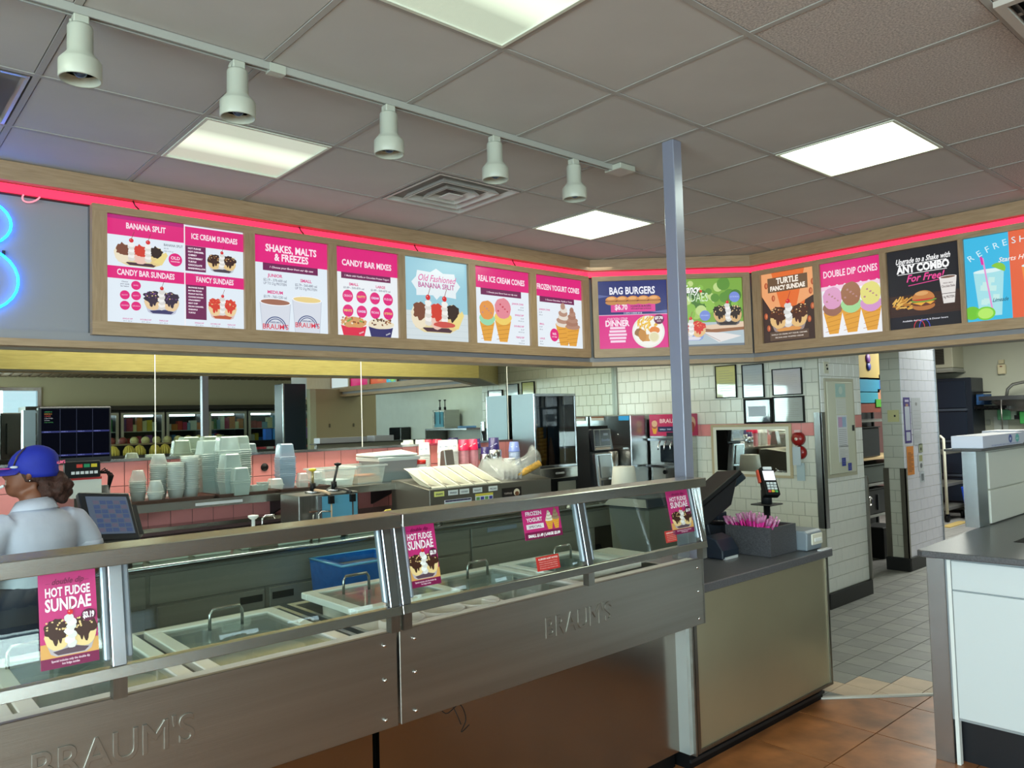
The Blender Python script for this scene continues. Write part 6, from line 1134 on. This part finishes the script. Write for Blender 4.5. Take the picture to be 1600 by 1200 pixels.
MB().lathe([(0, 0), (.05, 0), (.05, -.01), (0, -.01)], (8.98, 3.93, 2.13), 16, 1).build('blue_figure', mat('#2A3A9A', .5), t); MB().lathe([(0, 0), (.055, 0), (.055, -.01), (0, -.01)], (8.97, 3.93, 2.22), 16, 1).build('purple_figure', mat('#7A3A9A', .5), t); B(9.12, 9.26, 3.92, 3.93, 1.66, 1.75).build('green_patch', mat('#4A9A2A', .5), t)
for x in (8.75, 9.85): B(x, x+.02, 3.955, 3.975, 2.1, 2.947).build('hanging_post', DARK, t)
t = thing('wall_switch', 'yellowish light switch on the narrow tiled side of the pier', 'switch', (8.12, 3.33, 1.56)); B(8.112, 8.122, 3.27, 3.38, 1.50, 1.62).build('plate', mat('#D8D29A', .5), t); B(8.106, 8.112, 3.30, 3.315, 1.55, 1.57).build('toggle', DARK, t)
yy = 3.242
ps(8.17, 8.33, 1.28, 1.745, '#4A3A8A', 'purple framed notice at the left of the pier', lambda a, W, H: (a.rect(W*.12, H*.28, W*.88, H*.80, '#C8CCE0'), a.rect(W*.18, H*.05, W*.82, H*.24, '#C4C8DC'), a.rect(W*.3, H*.8, W*.7, H*.86, '#B88A7A'), a.rect(W*.2, H*.9, W*.8, H*.95, '#D8D0F0')), yy)
ps(8.37, 8.60, 1.42, 1.74, '#C4C6D0', 'pale handwritten sheet right of the purple notice', lambda a, W, H: (a.ell(W*.5, H*.8, W*.12, H*.06, '#8A8A90', 10), [a.rect(W*.1, H*(.1+.12*k), W*.9, H*(.11+.12*k), '#A8AAB4') for k in range(5)]), yy)
ps(8.38, 8.58, 1.25, 1.40, '#BFC2CC', 'second pale sheet under the handwritten one', lines('#A8AAB8', 5), yy)
ps(8.19, 8.36, .955, 1.245, '#E08A3A', 'orange notice on the pier below the purple one', lines('#5A2A12', 13), yy)
ps(8.50, 8.60, 1.17, 1.26, '#9AA088', 'small dark photo card on the pier', lambda a, W, H: a.ell(W*.5, H*.4, W*.2, H*.2, '#3A3A30', 10), yy); ps(8.47, 8.60, .98, 1.16, '#D4D8E0', 'white card with drawings under the small photo', lambda a, W, H: (a.rect(W*.15, H*.55, W*.8, H*.9, '#A8A87A'), a.ell(W*.5, H*.3, W*.25, H*.15, '#6A6E7A', 12)), yy)
ps(8.50, 8.61, .86, .97, '#C9D0DC', 'lowest white card on the pier', lambda a, W, H: a.rect(W*.2, H*.15, W*.8, H*.8, '#6A7280'), yy)
# ================================================================== FAR KITCHEN
KX = 13.49
t = thing('dark_cabinet', 'tall dark blue metal cabinet against the far kitchen wall', 'cabinet', (13.2, 4.6, 0))
B(12.95, 13.48, 4.14, 5.3, .14, 2.08).build('shell', mat('#141C28', .4), t, bevel=.01)
for z0, z1 in ((1.62, 2.03), (1.14, 1.58), (.62, 1.10), (.2, .58)): B(12.925, 12.95, 4.22, 5.22, z0, z1).build('panel', mat('#182230', .35), t, bevel=.006)
for z in (1.6, 1.12, .60): B(12.90, 12.95, 4.2, 5.22, z-.022, z+.012).build('ledge', mat('#3C4450', .35), t)
B(12.88, 12.92, 4.85, 4.99, 1.83, 1.87).build('handle', mat('#7A7A78', .4), t)
t = thing('wall_air_conditioner', 'cream air conditioner with dark grille above the dark cabinet', 'air conditioner', (13.3, 4.7, 2.2)); B(13.02, 13.49, 4.40, 5.35-.06, 2.25, 2.60).build('case', mat('#B4B29C', .5), t, bevel=.01); B(13.0, 13.02, 4.52, 5.0, 2.31, 2.55).build('grille_recess', mat('#16140F', .6), t); B(13.0, 13.02, 5.04, 5.27, 2.31, 2.55).build('grille_recess', mat('#16140F', .6), t)
for k in range(10): B(12.992, 13.0, 4.52, 5.27, 2.32+.024*k, 2.326+.024*k).build('slat', mat('#5A584A', .5), t)
B(12.96, 13.49, 4.38, 5.29, 2.18, 2.20).build('shelf', mat('#8E8E84', .4), t); B(13.0, 13.49, 4.40, 5.29, 2.205, 2.245).build('base', mat('#9A9A90', .4), t)
t = thing('door_chime', 'small cream chime box high on the far kitchen wall', 'chime', (13.45, 3.87, 2.15)); B(13.43, 13.49, 3.81, 3.92, 2.12, 2.27).build('case', mat('#C9BF9C', .4), t, bevel=.01); B(13.44, 13.49, 3.83, 3.90, 2.28, 2.34).build('top_block', mat('#B8AE8C', .4), t); B(13.42, 13.43, 3.85, 3.88, 2.23, 2.245).build('slot', mat('#7A3A2A', .4), t)
t = thing('kitchen_shelf', 'steel wall shelf with a black rack under it in the far kitchen', 'shelf', (13.2, 3.4, 1.7)); B(12.8, 13.49, 2.2, 4.0, 1.72, 1.78).build('shelf_plate', STEELB, t); MB().prismx([(3.7, 1.55), (3.98, 1.70), (3.7, 1.72), (2.3, 1.72), (2.3, 1.55)], 13.2, 13.45).build('lower_tray', STEEL, t)
t = thing('black_rack', 'black wire rack with a blue box beside the dark cabinet', 'rack', (13.2, 4.0, 1.6)); 
for k in range(6): B(13.0, 13.49, 3.72+.075*k, 3.735+.075*k, 1.58, 1.63).build('bar', BLACK, t)
B(13.0, 13.02, 3.70, 4.13, 1.60, 1.64).build('bar', BLACK, t); B(13.0, 13.4, 4.01, 4.12, 1.84, 1.86).build('top_shelf', BLACK, t); B(13.05, 13.4, 4.01, 4.11, 1.66, 1.82).build('blue_box', mat('#1E4A7A', .5), t)
t = thing('faucet_hose', 'bent grey spray hose above the steel kitchen shelf', 'faucet', (13.1, 3.5, 1.8)); MB().tube([(13.2, 3.75, 1.782), (13.2, 3.73, 1.88), (13.2, 3.66, 1.95), (13.2, 3.5, 1.98), (13.2, 3.1, 1.98)], .022).build('hose', mat('#6E6E68', .4, .5), t); MB().tube([(12.76, 3.70, 1.72), (12.76, 3.70, 1.2)], .010).build('spray_pipe', STEELD, t); MB().cyl((12.76, 3.70, 1.08), .035, .12).build('spray_head', DARK, t)
t = thing('soap_dispenser', 'green soap dispenser, left of the two on the far kitchen wall', 'soap dispenser', (13.4, 3.8, 1.4)); B(13.3, 13.49, 3.74, 3.92, 1.42, 1.58).build('body', mat('#5A9A6E', .4), t, bevel=.01); B(13.3, 13.49, 3.66, 3.74, 1.42, 1.58).build('side', mat('#8A9A8A', .4), t, bevel=.01)
t = thing('soap_dispenser', 'green soap dispenser with black tip at the right edge', 'soap dispenser', (13.4, 3.5, 1.35)); B(13.2, 13.49, 3.42, 3.60, 1.36, 1.54).build('body', mat('#3A9A4A', .4), t, bevel=.01); B(13.25, 13.4, 3.60, 3.68, 1.43, 1.49).build('tip', BLACK, t)
tag(B(13.48, 13.49, 3.83, 4.02, 1.24, 1.47).build('notice_sheet', mat('#B9BDB4', .6)), 'white notice sheet on the far kitchen wall under the soap dispensers', 'notice'); tag(B(13.475, 13.49, 4.07, 4.13, 1.35, 1.43).build('outlet_plate', mat('#8E9084', .5)), 'grey outlet plate left of the notice sheet', 'outlet')
tag(MB().box(12.8, 13.4, 2.4, 3.6, .0, 1.05).build('prep_table', STEEL), 'steel prep table mostly hidden behind the white carton', 'table')
t = thing('utility_cart', 'white tubed utility cart with grey trays in front of the dark cabinet', 'cart', (12.0, 4.35, 0))
MB().tube([(11.9, 4.2, .12), (11.9, 4.2, 1.19), (11.9, 4.23, 1.22), (11.9, 4.62, 1.22)], .022).build('handle_frame', mat('#C9C8B8', .4), t); MB().tube([(11.9, 4.66, .12), (11.9, 4.66, 1.2)], .022).build('handle_frame', mat('#C9C8B8', .4), t)
for z in (.96, .50, .16): B(11.9, 12.6, 4.2, 4.68, z, z+.05).build('shelf', mat('#5A5A56', .5), t, bevel=.006)
for x, y in ((11.95, 4.22), (11.95, 4.64), (12.55, 4.22)): MB().cyl((x, y-.02, .06), .06, .03, 14, 1).build('caster', BLACK, t)
t = thing('blue_caddy', 'blue crate on casters with a white tub on top, near the raised cabinet', 'crate', (12.5, 3.98, 0)); MB().hexa([(12.3, 3.75, .14), (12.7, 3.75, .14), (12.7, 4.1, .14), (12.3, 4.1, .14)], [(12.28, 3.7, .48), (12.72, 3.7, .48), (12.72, 4.14, .48), (12.28, 4.14, .48)]).build('crate', mat('#1E46B8', .4), t, bevel=.01); MB().cyl((12.5, 3.88, .49), .13, .14, 18).build('tub', mat('#D8D8D0', .4), t); MB().cyl((12.5, 3.88, .63), .14, .03, 18).build('tub_lid', mat('#8A8A84', .4), t)
for x, y in ((12.35, 4.05), (12.65, 3.8)): MB().cyl((x, y-.02, .06), .06, .03, 14, 1).build('caster', BLACK, t)
tag(B(11.4, 12.1, 4.0, 4.12, 0, .012).build('floor_strip', mat('#B8A064', .6)), 'flat yellow strip lying on the kitchen floor', 'strip')
# ================================================================== THE WORKER
def remesh(mb, name, m, parent, vox=.011, sm=3, **k):
    o = mb.build(name, m, parent, **k); r = o.modifiers.new('union', 'REMESH'); r.mode = 'VOXEL'; r.voxel_size = vox; r.use_smooth_shade = True
    if sm: s_ = o.modifiers.new('smooth', 'SMOOTH'); s_.factor = .5; s_.iterations = sm
    return o
PX, PY = .662, 3.84
t = thing('person', 'person in white polo shirt and blue cap, seen from behind at the left edge', 'person', (PX, PY, 0))
SKIN = mat('#7A4A34', .5, noise=.06, nscale=20); SHIRT = mat('#C6C9DA', .8, noise=.03, nscale=6, bump=.9, bscale=7); TROU = mat('#131C34', .7); HAIR = mat('#3C1F15', .75, noise=.4, nscale=40, bump=.8, bscale=70)
F = Vector((-.42, .907, 0)); S = Vector((.907, .42, 0)); Zv = Vector((0, 0, 1)); O = Vector((PX, PY, 0))
def P(s, f, z): return O+S*(s*1.03)+F*f+Zv*(z*.966)
def ring(s, f, z, a, b): return (P(s, f, z), S*(a*1.1), F*b)
def limb(mb, pts, n=14):
    mb.tube([p for p, r in pts], .01, n, [r for p, r in pts])
hf = Vector((-.95, .31, .0)).normalized(); hs = Vector((.31, .95, 0)).normalized()   # head looks to the left
HC = O+F*.035+Zv*1.462; hu = Vector((.10, -.03, 1)).normalized(); hf = hf*.88; hs = hs*.9
def Hp(f, s, z): return HC+hf*f+hs*s+hu*(z*.9)
bd = MB()
bd.loft([(Hp(.03, 0, -.115), hf*.028, hs*.022), (Hp(.035, 0, -.10), hf*.052, hs*.042), (Hp(.022, 0, -.065), hf*.076, hs*.058), (Hp(.010, 0, -.02), hf*.088, hs*.068), (Hp(.0, 0, .03), hf*.096, hs*.074), (Hp(-.005, 0, .075), hf*.088, hs*.068), (Hp(-.008, 0, .105), hf*.058, hs*.045), (Hp(-.008, 0, .118), hf*.02, hs*.016)], 22)
bd.loft([(Hp(.088, 0, .028), hf*.010, hs*.010), (Hp(.098, 0, .0), hf*.014, hs*.013), (Hp(.104, 0, -.018), hf*.014, hs*.018), (Hp(.088, 0, -.028), hf*.012, hs*.014)], 12)   # nose
bd.loft([(Hp(.084, 0, -.040), hf*.012, hs*.024), (Hp(.088, 0, -.048), hf*.012, hs*.026), (Hp(.080, 0, -.062), hf*.012, hs*.022)], 12)   # lips
bd.loft([(Hp(.066, 0, -.080), hf*.016, hs*.022), (Hp(.060, 0, -.100), hf*.018, hs*.024)], 12)
bd.loft([(P(0, .0, 1.27), S*.075, F*.06), (P(0, .0, 1.33), S*.062, F*.055), (P(0, .01, 1.375), S*.050, F*.052), (P(0, .02, 1.42), S*.050, F*.055), (Hp(-.01, 0, -.05), hf*.055, hs*.05)], 18)
bd.loft([ring(0, 0, .80, .15, .105), ring(0, .0, .92, .145, .10), ring(0, .0, 1.05, .13, .092), ring(0, .0, 1.18, .15, .10), ring(0, -.005, 1.28, .15, .085), ring(0, 0, 1.33, .09, .06)], 20)
armR = [(P(.165, 0, 1.29), .052), (P(.205, -.01, 1.20), .047), (P(.236, -.02, 1.05), .043), (P(.225, .05, .99), .038), (P(.16, .17, .985), .030), (P(.15, .25, .99), .024)]
armL = [(P(-.165, 0, 1.29), .052), (P(-.205, -.01, 1.20), .047), (P(-.236, -.02, 1.05), .043), (P(-.225, .06, 1.0), .038), (P(-.15, .19, 1.0), .030), (P(-.13, .27, 1.0), .024)]
limb(bd, armR); limb(bd, armL)
for sg, arm in ((1, armR), (-1, armL)):
    wpt = arm[-1][0]; pc = wpt+F*.045; bd.loft([(wpt, S*.024, Zv*.017), (pc, S*.036, Zv*.015), (pc+F*.04, S*.038, Zv*.012), (pc+F*.048, S*.034, Zv*.009)], 12)
    for k, (ds, ln) in enumerate(((-.028, .062), (-.009, .072), (.010, .068), (.028, .054))):
        p0 = pc+F*.042+S*ds; bd.tube([p0-F*.012, p0+F*ln*.45-Zv*.002, p0+F*ln*.75-Zv*.014, p0+F*ln*.9-Zv*.028], .008, 8, [.0095, .009, .008, .0065])
    p0 = wpt+F*.02-S*sg*.022; bd.tube([p0, p0-S*sg*.025+F*.025, p0-S*sg*.030+F*.055-Zv*.006], .009, 8, [.012, .010, .008])
for sg in (1, -1): limb(bd, [(P(.085*sg, 0, .84), .085), (P(.09*sg, .01, .62), .072), (P(.09*sg, .015, .46), .052), (P(.09*sg, .0, .30), .052), (P(.09*sg, -.01, .10), .036), (P(.09*sg, .0, .06), .036)])
body = remesh(bd, 'body', SKIN, t, vox=.0085, sm=2)
for sg in (1, -1):
    e = MB(); c0 = Hp(-.012, .072*sg, -.005); e.loft([(c0+Zv*.028, hf*.008, hs*.006), (c0+Zv*.02-hf*.004, hf*.017, hs*.009), (c0, hf*.016, hs*.009), (c0-Zv*.022+hf*.006, hf*.009, hs*.007)], 12); e.build('ear', SKIN, t)
    MB().sphere(tuple(c0-Zv*.028+hs*.006*sg), .004, 8, 6).build('earring', CHROME, t)
    e = MB().sphere(tuple(Hp(.078, .030*sg, .012)), .0115, 12, 8); e.build('eye', mat('#E8E4E0', .2), t); MB().sphere(tuple(Hp(.0875, .032*sg, .012)), .005, 10, 6).build('iris', BLACK, t)
    MB().loft([(Hp(.088, .012*sg, .036), hf*.003, Zv*.003), (Hp(.084, .035*sg, .040), hf*.004, Zv*.004), (Hp(.070, .050*sg, .036), hf*.003, Zv*.003)], 8).build('eyebrow', HAIR, t)
# shirt
sh = MB()
sh.loft([ring(0, 0, 1.00, .136, .110), ring(0, 0, 1.035, .134, .109), ring(0, -.003, 1.12, .138, .112), ring(0, -.008, 1.22, .156, .112), ring(0, -.008, 1.285, .165, .098), ring(0, -.003, 1.325, .125, .078), ring(0, .004, 1.352, .075, .066), ring(0, .008, 1.372, .062, .060)], 28)
limb(sh, [(P(.115, -.005, 1.285), .066), (P(.168, .0, 1.270), .070), (P(.205, -.01, 1.215), .066), (P(.222, -.015, 1.18), .064), (P(.225, -.017, 1.165), .062)], 18); limb(sh, [(P(-.115, -.005, 1.285), .066), (P(-.168, .0, 1.270), .070), (P(-.205, -.01, 1.215), .066), (P(-.222, -.015, 1.18), .064), (P(-.225, -.017, 1.165), .062)], 18)
remesh(sh, 'polo_shirt', SHIRT, t, vox=.009, sm=2)
for sg in (1, -1): MB().loft([(P(.2225*sg, -.016, 1.182), S*.0645, F*.0645), (P(.2255*sg, -.017, 1.162), S*.0655, F*.0655), (P(.2257*sg, -.017, 1.158), S*.062, F*.062)], 22).build('sleeve_cuff', SHIRT, t)
co = MB(); n = 26; vs = []
for r_, z_, dz in ((.064, 1.352, 0), (.066, 1.385, .012), (.070, 1.392, .014), (.086, 1.355, .006), (.088, 1.350, .006)):
    for k in range(n): a = 2*pi*k/n; vs.append(P(r_*1.02*cos(a), .006+r_*.95*sin(a), z_-dz*sin(a)-.012*max(0, sin(a))))
co.sm = True; co.add(vs, [(i*n+k, i*n+(k+1) % n, (i+1)*n+(k+1) % n, (i+1)*n+k) for i in range(4) for k in range(n)]); co.build('collar', SHIRT, t)
tr = MB(); tr.loft([ring(0, 0, .72, .165, .12), ring(0, 0, .80, .172, .128), ring(0, 0, .90, .158, .118), ring(0, 0, .98, .146, .114), ring(0, 0, 1.04, .138, .110)], 22)
for sg in (1, -1): limb(tr, [(P(.085*sg, 0, .80), .098), (P(.09*sg, .01, .62), .088), (P(.09*sg, .015, .46), .070), (P(.09*sg, .0, .25), .066), (P(.09*sg, -.005, .08), .064)], 16)
remesh(tr, 'trousers', TROU, t, vox=.012, sm=3)
for sg in (1, -1): MB().loft([(P(.09*sg, -.06, .03), S*.035, Zv*.028), (P(.09*sg, -.02, .045), S*.042, Zv*.045), (P(.09*sg, .06, .035), S*.045, Zv*.034), (P(.09*sg, .15, .022), S*.045, Zv*.021), (P(.09*sg, .185, .015), S*.025, Zv*.012)], 14).build('shoe', BLACK, t, bevel=0)
# hair: gathered puff at the nape
hr = MB(); rr = random.Random(4)
hr.loft([(Hp(-.02, 0, -.045), hf*.075, hs*.066), (Hp(-.015, 0, -.01), hf*.092, hs*.076), (Hp(-.012, 0, .03), hf*.098, hs*.078)], 20)
for k in range(60):
    a, b_ = rr.uniform(0, 2*pi), rr.uniform(-1, 1); rad = rr.uniform(.040, .074); c0 = Hp(-.108, .01, -.078); q = c0+Vector((cos(a)*(1-b_*b_)**.5, sin(a)*(1-b_*b_)**.5, b_*.95))*rad*.85
    hr.sphere(tuple(q), rr.uniform(.014, .026), 8, 6)
for k in range(16): q = Hp(-.075-rr.uniform(0, .05), rr.uniform(-.04, .05), -.085-rr.uniform(0, .03)); hr.sphere(tuple(q), rr.uniform(.014, .024), 8, 6)
remesh(hr, 'hair', HAIR, t, vox=.008, sm=1)
# cap
CB = mat('#16269A', .7, noise=.08, nscale=30); cp = MB(); m_ = []
cp.loft([(Hp(-.045, 0, -.022), hf*.078, hs*.078), (Hp(-.030, 0, -.002), hf*.095, hs*.084), (Hp(-.012, 0, .018), hf*.108, hs*.086), (Hp(-.012, 0, .05), hf*.107, hs*.087), (Hp(-.014, 0, .078), hf*.098, hs*.080), (Hp(-.014, 0, .100), hf*.080, hs*.066), (Hp(-.014, 0, .116), hf*.056, hs*.047), (Hp(-.014, 0, .126), hf*.030, hs*.025), (Hp(-.014, 0, .130), hf*.006, hs*.006)], 26).build('cap', CB, t)
bl = MB(); n = 12; top = []; bot = []
for j in range(4):
    for k in range(n+1):
        a = -1.15+2.3*k/n; r0 = .100+.030*j*max(.15, cos(a))/1.0; top.append(Hp(-.010+r0*cos(a)*1.02, .083*sin(a)*(1+.02*j), .032-.013*j*cos(a)-.022*sin(a)**2))
vs = top+[v-Zv*.004 for v in top]; N = len(top); w2 = n+1
fs = [(j*w2+k, j*w2+k+1, (j+1)*w2+k+1, (j+1)*w2+k) for j in range(3) for k in range(n)]; fs += [tuple(N+i for i in reversed(f)) for f in fs]
fs += [(3*w2+k, 3*w2+k+1, N+3*w2+k+1, N+3*w2+k) for k in range(n)]
bl.sm = True; bl.add(vs, fs); bl.build('cap_brim', mat('#2A2A8E', .7), t)
MB().loft([(Hp(.105, -.055, .026), hf*.028, hs*.012), (Hp(.10, -.055, .020), hf*.030, hs*.014)], 12).build('cap_brim_patch', mat('#B83A8A', .6), t)
a = Art(False); a.text("BRAUM'S", 0, 0, .018, '#D83A6A', width=.05, bold=.04); bp_ = Hp(-.118, -.022, .035); a.build(t, bp_+Vector((0, 0, 0)), Vector((.95, -.3, .1)), Vector((0, .1, 1)), Vector((.3, -.95, .1)), gap=.006)
MB().tube([Hp(.06, -.072, .035), Hp(.05, -.074, .08), Hp(.03, -.05, .112), Hp(.03, -.02, .124)], .003, 6).build('headset_band', mat('#4A3A30', .4), t); MB().sphere(tuple(Hp(.055, -.083, .030)), .010, 8, 6, (1.6, .6, .6)).build('headset_clip', mat('#C9CCD8', .4), t); MB().tube([Hp(.09, -.07, -.055), Hp(.12, -.05, -.07)], .006, 8).build('microphone', mat('#D8D8D8', .4), t)
# ================================================================== THE SHOP behind the camera (seen in the mirror)
FZ = FY+.02
prod = ['#C8302A', '#E8C83A', '#3A7AC8', '#E8E4DC', '#7A3A8A', '#D87A2A', '#3A8A4A', '#B82A5A', '#8AB8D8', '#F0E0B0']
rr = random.Random(21)
def freezer(x0, x1, n):
    t = thing('display_freezer', 'glass door display freezer seen in the mirror, number %s from the window side' % ('first second third fourth fifth sixth seventh eighth'.split()[n]), 'freezer', ((x0+x1)/2, FZ+.3, 0), group='display freezers along the far shop wall')
    y = FZ+.62
    MB().box(x0, x1, FZ, FZ+.05, 0, 2.0).box(x0, x0+.03, FZ+.05, y-.04, 0, 2.0).box(x1-.03, x1, FZ+.05, y-.04, 0, 2.0).box(x0+.03, x1-.03, FZ+.05, y-.04, 1.97, 2.0).box(x0+.03, x1-.03, FZ+.05, y-.04, 0, .12).build('shell', DARK, t)
    MB().frame(x0+.01, x1-.01, .1, 1.97, .045, y-.04, y).build('door_frame', mat('#B8B6A4', .4, .2), t); B(x0+.055, x1-.055, y-.02, y-.015, .145, 1.925).build('door_glass', glassmat(), t)
    B(x0+.05, x1-.05, FZ+.052, FZ+.06, 1.9, 1.95).build('lamp', emat('#DDEBFF', 6), t); mb = MB(); mats = [mat(c, .5) for c in prod]
    for s_ in range(5):
        z = .3+.33*s_; B(x0+.04, x1-.04, FZ+.1, y-.08, z-.012, z).build('shelf', mat('#C8C8C8', .5), t); x = x0+.06
        while x < x1-.12: w_ = rr.uniform(.05, .12); mb.cur = rr.randrange(len(prod)); mb.box(x, x+w_, y-.22, y-.10, z+.001, z+rr.uniform(.12, .26)); x += w_+.008
    mb.build('packages', mats, t, kind='stuff')
for k in range(8): freezer(3.2+.80*k, 3.98+.80*k, k)
struct(B(2.5, 9.6, FY+.001, FZ+.64, 2.02, 2.1), 'trim_13', mat('#3A362E', .6))
t = thing('produce_table', 'dark produce table with fruit seen in the mirror', 'table', (5.0, -3.0, 0)); MB().box(2.9, 7.6, -3.35, -2.75, 0, 1.225).build('table_body', BLACK, t); MB().box(2.9, 7.6, -3.65, -3.35, 0, 1.39).build('raised_tier', BLACK, t); MB().box(2.9, 7.6, -2.75, -2.73, 1.19, 1.24).build('front_edge', mat('#3A3A3A', .4), t)
def bananas(x, y, z, lb):
    t = thing('banana_bunch', lb, 'bananas', (x, y, z), group='banana bunches on the produce table')
    for k in range(6):
        a = -1.1+.44*k; pts = [Vector((x, y, z+.17)), Vector((x+.05*sin(a), y+.05*cos(a), z+.14)), Vector((x+.085*sin(a), y+.085*cos(a), z+.08)), Vector((x+.09*sin(a), y+.09*cos(a), z+.02)), Vector((x+.08*sin(a), y+.08*cos(a), z+.003))]
        MB().tube(pts, .016, 8, [.008, .016, .019, .016, .006]).build('banana', mat('#C4B350', .5, noise=.15, nscale=20), t)
for k in range(9): bananas(3.02+.2*k+.04*(k % 2), -2.95, 1.226, 'yellow banana bunch, %s from the window end of the produce table' % 'first second third fourth fifth sixth seventh eighth ninth'.split()[k])
for k in range(14):
    x = 3.0+.18*k; t = thing('melon', 'netted melon in the row behind the bananas', 'melon', (x, -3.5, 1.391), group='melons behind the bananas'); MB().sphere((x, -3.5, 1.46), .07, 14, 9).build('melon_body', mat('#B8B27A' if k > 4 else '#7A3A34', .6, noise=.3, nscale=30, bump=.4, bscale=40), t); MB().box(x-.09, x+.09, -3.41, -3.40, 1.392, 1.42).build('box_front', mat('#8A7A5A', .6), t)
for k in range(16):
    x = 5.1+.145*k; tag(MB().box(x, x+.13, -3.0, -2.85, 1.226, 1.275).build('fruit_punnet', mat('#B83A4A' if k % 3 else '#C8C8C8', .5)), 'red fruit punnet on the produce table', 'punnet', 'fruit punnets on the produce table')
rb_ = [('#2A6AC8', 6.2), ('#3A8AD0', 6.35), ('#D0D8E8', 6.5), ('#8A3A9A', 6.65), ('#C83A6A', 6.8), ('#7A3A9A', 6.95), ('#2A5AB8', 7.1)]
for c_, x in rb_: tag(B(x, x+.12, -3.55, -3.42, 1.391, 1.60).build('drink_carton', mat(c_, .4)), 'tall %s carton on the tier of the produce table, seen in the mirror' % {'#2A6AC8': 'blue', '#3A8AD0': 'light blue', '#D0D8E8': 'white', '#8A3A9A': 'purple', '#C83A6A': 'pink', '#7A3A9A': 'dark purple', '#2A5AB8': 'deep blue'}[c_], 'carton')
t = thing('hot_food_case', 'dark case with glowing orange food below the shop window, seen in the mirror', 'display case', (1.5, -3.9, 0)); MB().box(.4, 2.5, -4.3, -4.25, 0, 1.9).box(.4, 2.5, -4.25, -3.6, 0, 1.34).box(.4, 2.5, -4.25, -3.6, 1.62, 1.85).build('case', mat('#1A1714', .4), t); B(.4, 2.5, -3.62, -3.58, 1.60, 1.63).build('front_trim', STEEL, t)
for k in range(10): MB().box(.5+.2*k, .66+.2*k, -4.1, -3.8, 1.341, 1.46+.02*(k % 3)).build('orange_pack', mat(('#F08A2A', '#E8C03A', '#D8582A')[k % 3], .4), t)
B(.5, 2.4, -4.2, -4.18, 1.55, 1.58).build('heat_lamp', emat('#FFB060', 6), t)
# partition and dark cooler beside the right counter
t = thing('shop_partition', 'tall beige partition with a cream edge seen in the mirror above the cartons', 'partition', (5.8, .22, 0)); B(5.34, 6.36, .20, .28, 0, 2.17).build('panel', mat('#B8A888', .6), t); B(5.245, 5.34, .19, .29, 0, 2.17).build('edge_post', mat('#C9CAB0', .5), t)
for x in (5.55, 5.95): B(x, x+.02, .28, .29, 1.60, 1.65).build('hook', mat('#6A6252', .5), t)
t = thing('tall_cooler', 'tall dark blue cooler side seen in the mirror', 'cooler', (5.06, -.2, 0)); B(4.885, 5.24, -.12, .18, 0, 2.25).build('body', mat('#16283A', .3), t, bevel=.01); B(4.875, 4.895, .17, .19, 0, 2.25).build('edge', STEELB, t)
# far-wall shelf with syrup pumps (in the kitchen, seen in the mirror)
struct(B(7.9, 8.0, -2.6, 1.2, 0, CZ+.02), 'wall_partition', mat('#E4EAE6', .5, noise=.03))
t = thing('steel_wall_shelf', 'steel shelf on the white kitchen wall seen in the mirror', 'shelf', (7.7, .8, 1.5)); B(7.45, 7.9, .05, 1.15, 1.50, 1.525).build('shelf_plate', STEELB, t); B(7.45, 7.9, .03, .05, 1.30, 1.525).build('bracket', STEELD, t)
t = thing('syrup_dispenser', 'steel and blue syrup dispenser with two pumps on a shelf, seen in the mirror', 'syrup dispenser', (7.68, .3, 1.53)); B(7.52, 7.84, .15, .48, 1.526, 1.83).build('housing', STEEL, t, bevel=.004); B(7.51, 7.52, .22, .46, 1.55, 1.80).build('blue_front', mat('#5CA8C8', .4), t)
for y in (.26, .40): MB().tube([(7.6, y, 1.83), (7.6, y, 1.98)], .008).build('plunger', BLACK, t); MB().cyl((7.6, y, 1.98), .02, .02).build('pump_knob', BLACK, t); MB().cyl((7.6, y, 1.83), .02, .05).build('pump_collar', BLACK, t); MB().tube([(7.49, y, 1.80), (7.49, y, 1.60)], .006).build('drip_rod', BLACK, t)
t = thing('towel_dispenser', 'black paper towel dispenser on the white kitchen wall, seen in the mirror', 'towel dispenser', (7.8, -.6, 1.3)); B(7.68, 7.9, -1.45, -1.05, 1.30, 1.56).build('body', mat('#101412', .25), t, bevel=.02, seg=2)
tag(MB().box(7.5, 7.7, .85, 1.1, 1.526, 1.56).build('blue_cloth', mat('#6A9AD0', .7), bevel=.01), 'pale blue cloth on the steel shelf seen in the mirror', 'cloth')
for k, (x, lb) in enumerate(((4.8, 'left'), (5.1, 'right'))): pass
